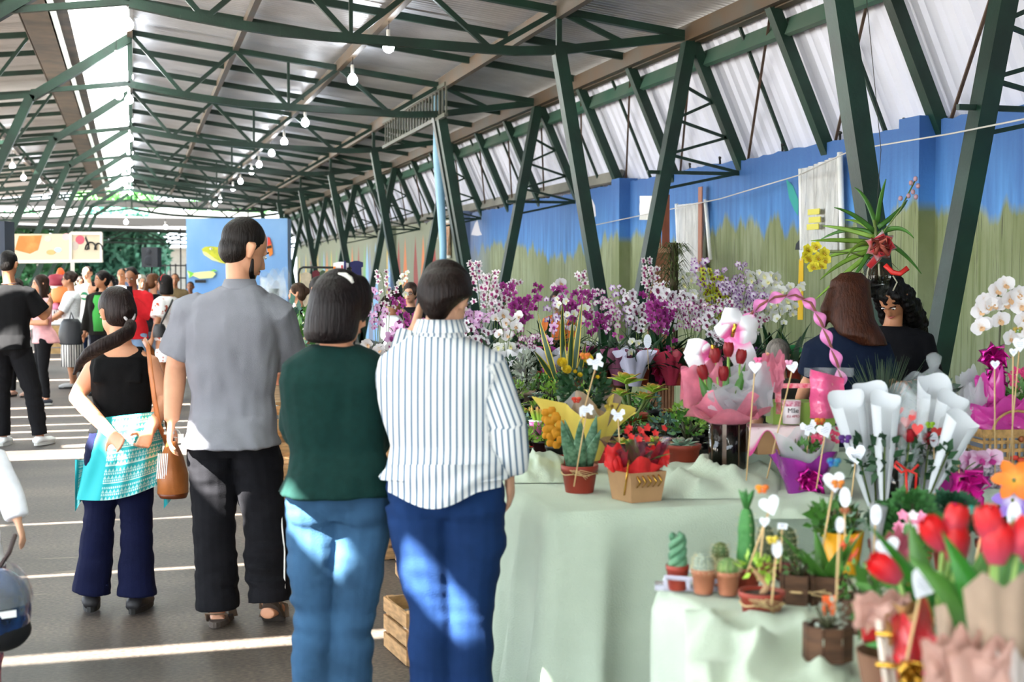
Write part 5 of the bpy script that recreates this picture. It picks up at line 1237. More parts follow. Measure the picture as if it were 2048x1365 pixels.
def M4(loc, z=None, spin=0.0, sc_=1.0, x=None):
    """matrix whose local +Z points along z"""
    zz = V(z).normalized() if z is not None else V((0, 0, 1))
    q = V((0, 0, 1)).rotation_difference(zz).to_matrix().to_4x4() @ Matrix.Rotation(spin, 4, 'Z')
    s_ = sc_ if isinstance(sc_, tuple) else (sc_,) * 3
    return Matrix.Translation(V(loc)) @ q @ Matrix.Diagonal((*s_, 1))
def blade(q, L, W, droop=.3, fold=.25, n=7, tip=.55, mi=0, curl=0.0, thick=0):
    """leaf growing along +Z, drooping towards +Y; t attribute = distance from the midrib"""
    rows = []; ts = []
    for i in range(n + 1):
        t = i / n; a = droop * t * 1.6; r_ = L / max(.001, abs(droop * 1.6)) if abs(droop) > .01 else None
        c = V((0, r_ * (1 - math.cos(a)) * (1 if droop > 0 else -1), r_ * math.sin(abs(a)))) if r_ else V((0, 0, L * t))
        wd = W * (math.sin(PI * min(1, (t * (1 - .06) + .06)) ** tip) if t < 1 else .02)
        nr = V((0, -math.cos(a), math.sin(a)))
        for k in (-1, -.5, 0, .5, 1):
            rows.append(c + V((k * wd / 2, 0, 0)) - nr * (abs(k) * fold * wd * .5) * -1 * -1); ts.append(abs(k))
    fs = [(i * 5 + j, i * 5 + j + 1, (i + 1) * 5 + j + 1, (i + 1) * 5 + j) for i in range(n) for j in range(4)]
    q.add(rows, fs, mi, ts); return q
_T = {}
def leafme(key, m, **k):
    kk = (key, m.name)
    if kk not in _T: q = MB(); blade(q, **k); _T[kk] = q.mesh('leaf', m)
    return _T[kk]
def fleshy(key, m, L=.05, W=.03, T=.012, up=.3, pt=False):
    kk = ('fl' + key, m.name)
    if kk not in _T:
        q = MB(); rs = []; ts = []
        for i, (t, wd, th) in enumerate(((0, 1, 1), (.25, .97, 1), (.55, .75, .8), (.82, .38, .5), (1.0, .04, .1)) if pt else ((0, .35, .6), (.3, .8, 1), (.62, 1, .9), (.85, .7, .6), (1.0, .08, .1))):
            c = V((0, -up * L * t * t, L * t)); rs.append([c + V((W / 2 * wd * math.cos(a), T / 2 * th * math.sin(a), 0)) for a in [2 * PI * k / 8 for k in range(8)]]); ts.append(t)
        q.rings(rs, ts=ts); _T[kk] = q.mesh('leaf', m)
    return _T[kk]
def petal(q, ang, r0, r1, w, lift=.1, mi=0, n=4, cup=.0):
    vs = []; ts = []; d = V((math.cos(ang), math.sin(ang), 0)); s_ = V((-math.sin(ang), math.cos(ang), 0))
    for i in range(n + 1):
        t = i / n; wd = w * math.sin(PI * (.12 + .80 * t)) ** .8 * (1 if t < 1 else .5)
        c = d * lerp(r0, r1, t) + V((0, 0, lift * r1 * t - cup * r1 * t * t))
        for k in (-1, 0, 1): vs.append(c + s_ * (wd / 2 * k) + V((0, 0, .12 * wd * (abs(k) - .5)))); ts.append(max(.02, t))
    q.add(vs, [(i * 3 + j, i * 3 + j + 1, (i + 1) * 3 + j + 1, (i + 1) * 3 + j) for i in range(n) for j in range(2)], mi, ts)
FST = {  # radius, petal width, centre, edge, ramp, lip
    'bicolour': (.028, .020, '#9c2a6c', '#efe8e8', (.16, .36), '#9a2468'), 'white': (.034, .030, '#e6e7b8', '#e9e8e2', (.05, .3), '#e9e2a0'),
    'violet': (.028, .022, '#efe6ee', '#a566b4', (.35, .9), '#7b2c84'), 'magenta': (.028, .022, '#8a1c6a', '#b2409c', (.1, .9), '#6c1250'),
    'spotted': (.034, .032, '#7c2450', '#f2eef0', (.10, .28), '#6c1c44'), 'lilac': (.030, .026, '#e9c9e0', '#d3a0cf', (.2, .9), '#a0408a'),
    'lime': (.024, .017, '#5a2a1a', '#b9bf2e', (.14, .3), '#6a2c1c'), 'pinkedge': (.026, .022, '#f6f0ee', '#b3449a', (.5, .85), '#a02c80'),
    'phal': (.044, .048, '#e2d3c6', '#ece8e8', (.05, .3), '#caa27a'), 'phalpink': (.040, .042, '#d27cb0', '#e8c3dc', (.1, .5), '#b03080'), 'cattleya': (.06, .05, '#b03a94', '#e3b5da', (.1, .3), '#8a1f70')}
def flower_me(st):
    k = 'F' + st
    if k not in _T:
        r, w_, c0, c1, rp, lip = FST[st]; q = MB()
        for i, a in enumerate((90, 210, 330)): petal(q, R(a), .003, r, w_ * .75, .15)
        for a in (18, 162): petal(q, R(a), .003, r * (1.12 if 'phal' in st else 1), w_ * (1.25 if 'phal' in st or st == 'white' else .9), .22)
        petal(q, R(270), .0, r * .55, w_ * .6, .9, 1, 3); q.ell((0, -.002, .005), (r * .13, r * .13, r * .2), 6, 5, mi=1)
        _T[k] = q.mesh('flower', [mat('petal_' + st, c0, .5, attr=rp, col2=c1, trl=.25), mat('lip_' + st, lip, .5)])
    return _T[k]
def rose_me(col, r=.03):
    k = 'R' + col
    if k not in _T:
        q = MB(); g_ = random.Random(5)
        for lay, (rr_, n, h_) in enumerate(((.25, 3, 1.0), (.5, 4, .95), (.78, 5, .8), (1.0, 5, .6))):
            for i in range(n):
                a0 = 2 * PI * i / n + lay * .7; vs = []
                for t in (0, .5, 1):
                    for s_ in (-1, 0, 1):
                        a = a0 + s_ * PI / n * 1.15; rad = r * rr_ * (.35 + .65 * math.sin(t * PI * .55)) * (1 if s_ == 0 else .96)
                        vs.append(V((rad * math.cos(a), rad * math.sin(a), r * 1.5 * h_ * t - (abs(s_) * .15 * r if t == 1 else 0))))
                q.add(vs, [(i2 * 3 + j, i2 * 3 + j + 1, (i2 + 1) * 3 + j + 1, (i2 + 1) * 3 + j) for i2 in range(2) for j in range(2)], 0, [.5] * 9)
        q.ell((0, 0, r * .6), (r * .3, r * .3, r * .7), 8, 6)
        _T[k] = q.mesh('flower', mat('rose' + col[1:], col, .6, var=.15, vs=30))
    return _T[k]
def tulip_me(col, col2='#c2495a'):
    k = 'T' + col
    if k not in _T:
        q = MB()
        for lay in (0, 1):
            for i in range(3):
                a0 = 2 * PI * i / 3 + lay * PI / 3; vs = []; ts = []
                for t in (0, .25, .5, .75, 1):
                    rad = (.024 if lay else .021) * math.sin(PI * (.14 + .62 * t)) ** .7; hw = PI / 3 * 1.12 * (1 - .75 * t ** 3)
                    for s_ in (-1, -.5, 0, .5, 1):
                        a = a0 + s_ * hw; vs.append(V((rad * math.cos(a), rad * math.sin(a), .062 * t))); ts.append(max(.02, t))
                q.add(vs, [(i2 * 5 + j, i2 * 5 + j + 1, (i2 + 1) * 5 + j + 1, (i2 + 1) * 5 + j) for i2 in range(4) for j in range(4)], 0, ts)
        _T[k] = q.mesh('flower', mat('tulip' + col[1:], col2, .45, attr=(.1, .75), col2=col, trl=.2))
    return _T[k]
def small_flower(col, r=.008):
    k = 'S' + col
    if k not in _T:
        q = MB()
        for i in range(5): petal(q, 2 * PI * i / 5, 0, r, r * .9, .2, n=2)
        _T[k] = q.mesh('flower', mat('blossom' + col[1:], col, .6))
    return _T[k]
def pot(t, r, h, m=None, name='pot', soil=True, rim=True, taper=.78, z=0.0, seg=20):
    q = MB(); pf = [(r * taper * .96, 0), (r * taper, .004)] + ([(r * .95, h * .78), (r * 1.02, h * .79), (r * 1.04, h)] if rim else [(r, h)]) + [(r * .93, h), (r * .9, h * .86)]
    q.lathe(pf, seg, (0, 0, z)); q.obj(name, m or TERRA, t)
    if soil: q = MB(); q.lathe([(.001, h * .84), (r * .92, h * .86), (r * .5, h * .9), (.001, h * .91)], 14, (0, 0, z)); q.obj('soil', SOIL, t)
def paper_cone(t, m, r0, r1, h, z=0.0, ruff=.22, n=7, seed=0, name='paper_wrap', lean=(0, 0), square=False, hv=.12, cut=None):
    g_ = random.Random(seed); ph = g_.uniform(0, 6); nu, nv = 10, 56; q = MB()
    def fn(u, v_):
        a = 2 * PI * v_; rad = lerp(r0, r1, u ** 1.1); k = u ** 1.6
        rad *= 1 + ruff * k * math.sin(n * a + ph) + ruff * .35 * k * math.sin(2.3 * n * a + ph * 2)
        zz = z + h * u * (1 + hv * k * (.6 * math.sin(round(n / 2 + .6) * a + ph * 3) + .5 * noise.noise(V((math.cos(a) * 2, math.sin(a) * 2, seed)))))
        return V((rad * math.cos(a) + lean[0] * u, rad * math.sin(a) + lean[1] * u, zz))
    q.grid(fn, nu, nv); return q.obj(name, m, t)
def bow(t, c, size, m, n=5, tails=2, seed=0, name='bow', wd=.32):
    g_ = random.Random(seed); q = MB(); c = V(c)
    for k in range(n):
        a = 2 * PI * k / n + g_.uniform(-.3, .3); el = g_.uniform(-.2, .7); d = (RGT * math.cos(a) - FLAT * .55 + V((0, 0, math.sin(a) * .8 + el * .3))).normalized() * size
        s_ = d.cross(FLAT).normalized() * size * .30
        q.tube([c, c + d * .5 + s_, c + d, c + d * .5 - s_, c], [size * wd * .5, size * wd, size * wd, size * wd, size * wd * .5], 6, flat=.12, up=FLAT)
    for k in range(tails):
        d = (RGT * g_.uniform(-.9, .9) + V((0, 0, -1))).normalized() * size * 1.5
        q.tube([c, c + d * .5 + RGT * .02, c + d], [size * wd * .5, size * wd * .7, size * wd * .6], 6, flat=.1, up=FLAT)
    q.ell(c, (size * .18,) * 3, 8, 6); return q.obj(name, m, t)
FACE = (-FWD)
def stem_with(t, pts, st, nfl, seed, f0=.35, sc_=1.0, r=.0028, drop=.0, stemm=None):
    """one flower spike: the stem is the part, its flowers are sub-parts"""
    g_ = random.Random(seed); q = MB(); q.tube(pts, [r] * len(pts), 5); so = q.obj('flower_stem', stemm or STEMG, t)
    me = flower_me(st) if isinstance(st, str) else st; N = len(pts) - 1
    for i in range(nfl):
        u = f0 + (1 - f0) * (i + .5) / nfl; k = min(N - 1, int(u * N)); p = V(pts[k]).lerp(V(pts[k + 1]), u * N - k)
        sd = (1 if i % 2 else -1) * g_.uniform(.5, 1.3); off = RGT * (sd * .030 * sc_) + FLAT * g_.uniform(-.02, .02) + V((0, 0, g_.uniform(-.01, .02) - drop))
        zz = FACE + RGT * g_.uniform(-.7, .7) + V((0, 0, g_.uniform(-.5, .4))) + FLAT * .0
        mobj('flower', me, so, M4(p + off, zz, g_.uniform(-.4, .4), sc_ * g_.uniform(.85, 1.15) * (.75 if u > .93 else 1)))
    return so
def spread_leaves(t, n, me, r0=.01, z=.0, el=(.5, 1.1), sc_=(.8, 1.2), seed=0, spin0=0.0, name='leaf'):
    g_ = random.Random(seed)
    for i in range(n):
        a = 2 * PI * i / n * 1.0 + spin0 + g_.uniform(-.25, .25); e = g_.uniform(*el); d = V((math.cos(a) * math.cos(e), math.sin(a) * math.cos(e), math.sin(e)))
        # local +Y (droop side) should face outwards
        zax = d; out = V((math.cos(a), math.sin(a), 0)); yax = (out - zax * out.dot(zax)).normalized() if abs(zax.z) > .05 else V((0, 0, -1)); 
        yax = (yax - V((0, 0, .0))).normalized(); xax = yax.cross(zax).normalized()
        s_ = g_.uniform(*sc_); Mx = Matrix((xax * s_, yax * s_, zax * s_)).transposed().to_4x4(); Mx.translation = V((math.cos(a) * r0, math.sin(a) * r0, z))
        mobj(name, me, t, Mx)
def foliage(q, n, c, rad, ls, seed=0, up=.3, mi=0):
    """many small leaves on twigs filling an ellipsoid (joined: too small to tell apart)"""
    g_ = random.Random(seed); c = V(c)
    for _ in range(n):
        d = V((g_.gauss(0, 1), g_.gauss(0, 1), g_.gauss(0, 1))).normalized() * g_.uniform(.35, 1) ** .5
        p = c + V((d.x * rad[0], d.y * rad[1], d.z * rad[2])); a = (d + V((g_.gauss(0, .5), g_.gauss(0, .5), g_.gauss(0, .5) + up))).normalized(); b_ = a.orthogonal().normalized(); b_ = Matrix.Rotation(g_.uniform(0, 6), 3, a) @ b_
        s_ = ls * g_.uniform(.6, 1.2); n_ = a.cross(b_)
        q.add([p, p + a * s_ * .45 + b_ * s_ * .28 + n_ * s_ * .05, p + a * s_, p + a * s_ * .45 - b_ * s_ * .28 + n_ * s_ * .05], [(0, 1, 2), (0, 2, 3)], mi)
def stuff(o): o['kind'] = 'stuff'; return o
# ---- name cards on skewers -----------------------------------------------------------
CARD = mat('white_card', '#eef0f8', .7); INK = mat('grey_ink', '#8d90a0', .8); SKEW = mat('bamboo', '#c9a877', .6)
def shape(kind):
    if kind == 'heart':
        P = [(.0, -1.0)] 
        for k in range(13):
            a = PI * k / 12; P.append((.5 + .5 * math.cos(a) if k < 13 else 0, .45 + .45 * math.sin(a)))
        R_ = [(0, -1.0), (.75, -.15), (1, .35), (.85, .75), (.5, .9), (.18, .78), (0, .5)]
        return R_ + [(-x, y) for x, y in reversed(R_[1:-1])]
    if kind == 'butterfly': return [(0, -.5), (.35, -.95), (.75, -.6), (.55, -.15), (1.0, .1), (.95, .7), (.55, .85), (.15, .3), (0, .35), (-.15, .3), (-.55, .85), (-.95, .7), (-1, .1), (-.55, -.15), (-.75, -.6), (-.35, -.95)]
    if kind == 'elephant': return [(-1, -.2), (-.9, .5), (-.4, .8), (.1, .55), (.5, .9), (.95, .6), (1, .1), (.7, -.1), (.75, -.6), (.45, -.6), (.35, -.3), (-.1, -.25), (-.2, -.75), (-.55, -.7), (-.6, -.3), (-.75, -.75), (-.95, -.7)]
    if kind == 'oval': return [(.55 * math.cos(2 * PI * k / 14), math.sin(2 * PI * k / 14)) for k in range(14)]
    return [(-1, -.62), (1, -.62), (1, .62), (-1, .62)]
def card(label, px, py, d, size, kind='heart', rot=0.0, skew=None, deco=None, group='white name cards on sticks', yaw=0.0):
    c = at(px, py, d); t = thing('name_card', label, 'tag', c, 0, group); q = MB(); r_ = RGT * math.cos(yaw) + FLAT * math.sin(yaw); nr = r_.cross(V((0, 0, 1)))
    cs, sn = math.cos(rot), math.sin(rot)
    f2 = lambda x, y: r_ * ((x * cs - y * sn) * size) + V((0, 0, (x * sn + y * cs) * size))
    q.poly([f2(x, y) for x, y in shape(kind)], 0, .0012, -nr); q.obj('card', CARD, t, False)
    q = MB()
    for k, (y, w_) in enumerate(((.30, .42), (.05, .5), (-.2, .35))):
        nn = 6
        for i in range(nn): a = -w_ + 2 * w_ * i / nn; b_ = a + 2 * w_ / nn * .7; q.bar(f2(a, y + .04 * math.sin(i * 2.3)) + nr * -.002 * (1 if nr.dot(FLAT) > 0 else -1), f2(b_, y + .04 * math.cos(i * 1.7)) + nr * -.002 * (1 if nr.dot(FLAT) > 0 else -1), .0012, .001)
    q.obj('handwriting', INK, t, False)
    if skew:
        q = MB(); e = at(skew[0], skew[1], d) - c; e = e * ((c.z - .83) / -e.z) if d < 6 and c.z + e.z > .84 else e; q.tube([f2(0, -.2) + FLAT * .004, e], .0026, 6); q.obj('skewer', SKEW, t)
    if deco:
        q = MB(); dc = at(deco[0], deco[1], d - .01) - c
        for sd in (-1, 1): q.ell(dc + r_ * (sd * size * .32) + V((0, 0, size * .12)), (size * .38, .004, size * .30), 8, 5); q.ell(dc + r_ * (sd * size * .22) - V((0, 0, size * .25)), (size * .26, .004, size * .22), 8, 5)
        q.obj('paper_butterfly', mat('deco' + deco[2][1:], deco[2], .6, col2=deco[3] if len(deco) > 3 else None, vs=40), t)
    return t
def gauze(t, c, rx, rz, m, seed, n=3, name='tissue', ry=None):
    """crumpled tissue/film: n folded sheets"""
    g_ = random.Random(seed); c = V(c); ry = ry or rx * .6; q = MB()
    for k in range(n):
        ph = g_.uniform(0, 6); a0 = g_.uniform(-.5, .5); w_ = g_.uniform(.7, 1.0)
        def fn(u, v_):
            x = (u - .5) * 2 * rx * w_; z_ = (v_ - .5) * 2 * rz * w_
            f_ = .5 * math.sin(u * 9 + ph) + .35 * math.sin(v_ * 7 + ph * 2 + u * 4) + .15 * math.sin(u * 23 + v_ * 15)
            zz = z_ * (1 - .25 * math.sin(u * 7 + ph)) + rz * .22 * math.sin(u * 11 + ph) * v_
            return c + RGT * (x * math.cos(a0) - z_ * math.sin(a0) * .4) + FLAT * (f_ * ry * .5 + (k - n / 2) * ry * .25) + V((0, 0, zz + x * math.sin(a0) * .6))
        q.grid(fn, 16, 12)
    return q.obj(name, m, t)

# ================================================================== orchids
def orchid(label, px, D, ytop, st, stems=2, nfl=9, wrap=None, seed=0, spread=.10, zb=.80, sc_=1.0, leafn=6, leafL=.24, bowc=None, group='potted orchids on the flower bench', wraph=.22, tall=None, potm=None, hang=.0):
    g_ = random.Random(seed * 13 + 5); base = at(px, 560, D); base.z = zb; t = thing('potted_orchid', label, 'flower pot', base, 0, group)
    H_ = at(px, ytop, D).z - zb
    pot(t, .055, .10, potm or BLKP)
    spread_leaves(t, leafn, leafme('orch%.2f' % leafL, LEAFG, L=leafL, W=.042, droop=.45, fold=.3, n=6), .012, .09, (.55, 1.15), (.75, 1.15), seed, g_.uniform(0, 3))
    for k in range(stems):
        a = g_.uniform(-1, 1); top = H_ * (1 if k == 0 else g_.uniform(.72, .97)); lx = spread * ((k - (stems - 1) / 2) / max(1, stems - 1) * 2 if stems > 1 else a * .4) * 1.0 + g_.uniform(-.02, .02)
        f_ = g_.uniform(-.06, .04); P = []
        for i in range(7):
            u = i / 6; P.append(RGT * (lx * u ** 1.4) + FLAT * (f_ * u) + V((0, 0, .09 + (top - .09) * (math.sin(u * PI / 2 * (1.0 + hang)) / (1 if hang == 0 else 1)))))
        stem_with(t, P, st if isinstance(st, str) else st[k % len(st)], nfl, seed * 31 + k, .30 if H_ < .5 else .42, sc_)
    if wrap:
        m = mat('wrap' + wrap[1:], wrap, .45, trl=.25, bump=.2, bs=40)
        paper_cone(t, m, .045, .12 * (wraph / .22) ** .5, wraph, .0, .28, 6, seed, hv=.2)
    if bowc: bow(t, -FLAT * .09 + V((0, 0, .09)), .075, mat('ribbon' + bowc[1:], bowc, .35, bump=.1), 5, 2, seed)
    return t
# ================================================================== tables and cloths
SAGE = mat('sage_tablecloth', '#b3c0ac', .85, var=.05, vs=4, bump=.35, bs=190, sheen=.1)
TRES = mat('table_wood', '#8a6b48', .7, var=.2, vs=9)
def tablecloth(t, x0, x1, y0, y1, z, zb, seed, name='tablecloth', amp=.07):
    g_ = random.Random(seed); per = []; 
    def side(a, b_, n): return [V(a).lerp(V(b_), i / n) for i in range(n)]
    c = [(x0, y0, 0), (x1, y0, 0), (x1, y1, 0), (x0, y1, 0)]; per = []
    for i in range(4):
        a, b_ = V(c[i]), V(c[(i + 1) % 4]); per += side(a, b_, max(8, int((b_ - a).length / .025)))
    n = len(per); cen = V(((x0 + x1) / 2, (y0 + y1) / 2, 0)); nr = []
    for i in range(n):
        d = per[(i + 1) % n] - per[i - 1]; nr.append(V((d.y, -d.x, 0)).normalized())
    rs = []
    for f_ in (0, .3, .6, .85, .97): rs.append([cen.lerp(p, f_) + V((0, 0, z + .003 * noise.noise(cen.lerp(p, f_) * 3))) for p in per])
    rs.append([p + V((0, 0, z - .004)) for p in per])
    for k in range(1, 13):
        u = k / 12; ring = []
        for i, p in enumerate(per):
            s_ = i * .025; f_ = (1 - abs(math.sin(s_ * 8.5 + 1.5 * math.sin(s_ * 3.1 + seed) + .5 * u))) ** 1.6 * 1.1 - .3 + noise.noise(V((s_ * 5, seed, u * .8))) * .9
            ring.append(p + nr[i] * (.015 + .03 * u + amp * u ** .8 * f_) + V((0, 0, lerp(z - .004, zb + .015 * math.sin(s_ * 3), u))))
        rs.append(ring)
    q = MB(); q.rings(rs, cap=False); return q.obj(name, SAGE, t)
def trestle(name, label, x0, x1, y0, y1, z):
    t = thing(name, label, 'table'); q = MB(); q.box(((x0 + x1) / 2, (y0 + y1) / 2, z - .02), (x1 - x0 - .01, y1 - y0 - .01, .035)); q.obj('tabletop', TRES, t, False)
    for x in (x0 + .06, x1 - .06):
        for y in (y0 + .06, y1 - .06): q = MB(); q.box((x, y, (z - .04) / 2), (.045, .045, z - .04)); q.obj('leg', TRES, t, False)
    return t
TZ = .78
def ontop(name, t, label, cat): return tag(t, label, cat)
trestle('trestle_table', 'far trestle table under the sage cloth, beside the striped shirt', 1.34, 4.3, 4.50, 5.66, TZ - .004)
tc_ = tablecloth(None, 1.33, 4.31, 4.49, 5.67, TZ, .06, 1); tag(tc_, 'long sage green tablecloth on the table beside the striped shirt', 'tablecloth')
trestle('trestle_table', 'near trestle table under the second sage cloth', 1.28, 3.3, 1.72, 3.32, TZ - .004)
tc_ = tablecloth(None, 1.27, 3.31, 1.70, 3.33, TZ, .10, 5); tag(tc_, 'sage green tablecloth on the nearest table, under the cacti', 'tablecloth')
def heap(label, px0, px1, py0, py1, z, hmax, seed, D=None, nu=50, nv=26):
    q = MB()
    def fn(u, v_):
        p = onz(lerp(px0, px1, u), lerp(py1, py0, v_), z); e = math.sin(PI * u) ** .45 * math.sin(PI * min(1, max(0, v_))) ** .55
        r_ = (1 - abs(math.sin(u * 7 + seed + 3.5 * v_ + 2 * noise.noise(V((u * 3, v_ * 3, seed)))))) ** .9 * 1.1 + .4 * (1 - abs(math.sin(v_ * 7 - u * 5 + seed))) ** 2
        p.z = z + .003 + hmax * e * (.35 + .5 * max(0, r_)) * (.8 + .4 * noise.noise(V((u * 5, v_ * 4, seed + 3)))); return p
    q.grid(fn, nu, nv); return tag(q.obj('bunched_cloth', SAGE, None), label, 'cloth')
heap('bunched sage cloth on the far table behind the kraft box', 1325, 1560, 925, 1000, TZ, .12, 1.0)
heap('low fold of sage cloth rising left of the aloe pot', 1020, 1128, 908, 968, TZ, .07, 7.0, nu=24, nv=14)
heap('rucked sage cloth on the far table in front of the purple foil pot', 1500, 1790, 985, 1040, TZ, .04, 4.0)
heap('big bunched sage cloth on the nearest table under the wooden planter', 1370, 1700, 1222, 1420, TZ, .075, 2.0)

# ================================================================== crates and benches for the plants
CRW = mat('crate_wood_pale', '#b48c60', .8, var=.25, vs=14, vsx=(1, 1, 4))
def crate(label, c, d, rz=0.0, group='pale slatted crates under the flower bench', m=None):
    t = thing('wooden_crate', label, 'crate', c, rz, group); w_, l, h = d; m = m or CRW
    for sx in (-1, 1):
        for sy in (-1, 1): q = MB(); q.box((sx * (w_ / 2 - .02), sy * (l / 2 - .02), h / 2), (.03, .03, h)); q.obj('corner_post', m, t, False)
    for k in range(3):
        z = .035 + (h - .07) * k / 2
        for sy in (-1, 1): q = MB(); q.box((0, sy * (l / 2), z), (w_, .012, .06)); q.obj('slat', m, t, False)
        for sx in (-1, 1): q = MB(); q.box((sx * (w_ / 2), 0, z), (.012, l, .06)); q.obj('slat', m, t, False)
    for k in range(4): q = MB(); q.box((0, -l / 2 + l * (k + .5) / 4, .012), (w_ - .03, l / 4 - .03, .012)); q.obj('floor_slat', m, t, False)
    return t
c0 = crate('pale wooden crate lying on the floor nearest the jeans legs', (1.26, 5.74, 0), (.46, .34, .22), .1)
n_ = 0; wh = ['front', 'second', 'third', 'fourth', 'fifth', 'sixth', 'seventh', 'eighth', 'ninth']
for i, y in enumerate((6.45, 7.15, 7.9, 8.7, 9.5)):
    for k in range(3):
        if i == 0 and k == 2: continue
        c = copy_tree(c0); c.location = (1.55 + .03 * (k % 2), y, .245 * k); c.rotation_euler.z = .06 * (k - 1) + .04 * i; c['label'] = f"pale slatted crate, {['bottom', 'middle', 'top'][k]} of the {wh[i]} stack along the left side of the flower bench"
def bench(label, x0, x1, y0, y1, z):
    t = thing('plant_bench', label, 'table'); nb = int((y1 - y0) / .2)
    for k in range(nb): q = MB(); q.box(((x0 + x1) / 2, y0 + (k + .5) * (y1 - y0) / nb, z - .012), (x1 - x0, (y1 - y0) / nb - .012, .022)); q.obj('plank', TRES, t, False)
    for x in (x0 + .05, (x0 + x1) / 2, x1 - .05):
        for y in (y0 + .05, y1 - .05): q = MB(); q.box((x, y, (z - .024) / 2), (.05, .05, z - .024)); q.obj('leg', TRES, t, False)
    return t
bench('low plank bench of succulents behind the cloth-covered table', 1.38, 3.0, 5.85, 9.9, .74)
bench('plank bench of orchids in front of the painted wall', 1.75, 5.35, 10.2, 12.9, .76)
# black and red trays
def tray(label, c, d, m, group='plastic plant trays on the bench'):
    t = thing('plant_tray', label, 'tray', c, 0, group); q = MB(); w_, l, h = d
    q.box((0, 0, .006), (w_, l, .012)); 
    for sx in (-1, 1): q.box((sx * w_ / 2, 0, h / 2), (.012, l, h)); 
    for sy in (-1, 1): q.box((0, sy * l / 2, h / 2), (w_, .012, h))
    for k in range(6): q.box((-w_ / 2 + w_ * (k + .5) / 6, -l / 2 - .008, h / 2), (.012, .008, h * .8))
    q.obj('body', m, t, False); return t
REDP = mat('red_plastic', '#b01f22', .4); 
tray('red plastic tray at the front left of the succulents', (1.72, 6.05, .741), (.62, .34, .05), REDP)
tray('black plastic tray at the front middle of the succulents', (2.42, 6.05, .741), (.6, .34, .05), BLKP)
for i, y in enumerate((6.6, 7.2, 7.8, 8.4, 9.0, 9.6)):
    tray(f'black plastic tray, left one of row {wh[i + 1]} of the succulents', (1.78, y, .741), (.66, .46, .05), BLKP)
    tray(f'black plastic tray, right one of row {wh[i + 1]} of the succulents', (2.52, y, .741), (.66, .46, .05), BLKP)
# ================================================================== succulents
SUC = {'green': mat('succulent_green', '#5d8a3c', .45, attr=(.6, 1.0), col2='#8a9a4a'), 'lime': mat('succulent_lime', '#8fb23a', .45, attr=(.55, 1.0), col2='#c97a44'), 'blue': mat('succulent_blue', '#7fa08a', .5, attr=(.7, 1.0), col2='#a88f86'),
       'dark': mat('succulent_dark', '#4a6a35', .45, attr=(.6, 1.0), col2='#5e3a2a'), 'grey': mat('succulent_grey', '#8b9282', .6, attr=(.7, 1), col2='#b7b8a4')}
def rosette(t, key, r, z, n=18, seed=0, up0=.2):
    g_ = random.Random(seed); me = fleshy('ros', SUC[key], 1, .55, .16, .25)
    for i in range(n):
        a = i * 2.39996; u = i / n; e = lerp(.15, 1.35, u) + up0 * .3; s_ = r * lerp(1, .42, u) * g_.uniform(.9, 1.1)
        zax = V((math.cos(a) * math.cos(e), math.sin(a) * math.cos(e), math.sin(e))); xax = V((-math.sin(a), math.cos(a), 0)); yax = zax.cross(xax)
        Mx = Matrix((xax * s_, yax * s_, zax * s_)).transposed().to_4x4(); Mx.translation = V((0, 0, z)); mobj('leaf', me, t, Mx)
def jade(t, m, rad, z, n=70, ls=.03, seed=0, twigs=6):
    g_ = random.Random(seed); q = MB()
    for k in range(twigs):
        a = 2 * PI * k / twigs; q.tube([(0, 0, z), (rad * .3 * math.cos(a), rad * .3 * math.sin(a), z + rad * .6), (rad * .7 * math.cos(a), rad * .7 * math.sin(a), z + rad * g_.uniform(.9, 1.5))], [.006, .005, .003], 5)
    q.obj('twigs', STEMD, t); q = MB(); foliage(q, n, (0, 0, z + rad * .95), (rad, rad, rad * .8), ls, seed, .5); stuff(q.obj('foliage', m, t))
protos = []
def suc_pot(kind, r=.045, h=.07, potm=None):
    t = thing('potted_succulent', 'x', 'flower pot'); pot(t, r, h, potm or BLKP)
    if kind[0] == 'ros': rosette(t, kind[1], r * kind[2], h * .86, kind[3], len(protos))
    elif kind[0] == 'jade': jade(t, kind[1], r * kind[2], h * .85, kind[3], .028, len(protos))
    elif kind[0] == 'spear': spread_leaves(t, kind[3], fleshy('sp', SUC[kind[1]], .10, .014, .012, .1), .008, h * .85, (.7, 1.4), (.7, 1.1), len(protos))
    elif kind[0] == 'fern': spread_leaves(t, kind[3], leafme('fern', LEAFL, L=.09, W=.02, droop=.7, fold=.2, n=4), .005, h * .85, (.5, 1.3), (.7, 1.2), len(protos))
    protos.append(t); return t
kinds = [(('ros', 'green', 1.5, 18), 'green rosette'), (('ros', 'lime', 1.6, 14), 'lime rosette with orange tips'), (('ros', 'blue', 1.3, 18), 'blue-grey rosette'), (('jade', LEAFM, 1.3, 90), 'bushy green jade plant'),
         (('jade', LEAFL, 1.2, 80), 'bushy yellow-green jade plant'), (('spear', 'green', 1, 12), 'spiky green succulent'), (('ros', 'dark', 1.4, 16), 'dark green rosette'), (('fern', 0, 1, 16), 'frilly light green plant'), (('jade', LEAFB, 1.1, 90), 'bushy grey-green sedum')]
for k, nm in kinds: suc_pot(k)
prd = suc_pot(('ros', 'blue', 1.2, 16), .075, .09, TERRA)
g_ = random.Random(11); used = set(); cols_ = 10; rr = 0
ordn = ['first', 'second', 'third', 'fourth', 'fifth', 'sixth', 'seventh', 'eighth', 'ninth', 'tenth', 'eleventh', 'twelfth']
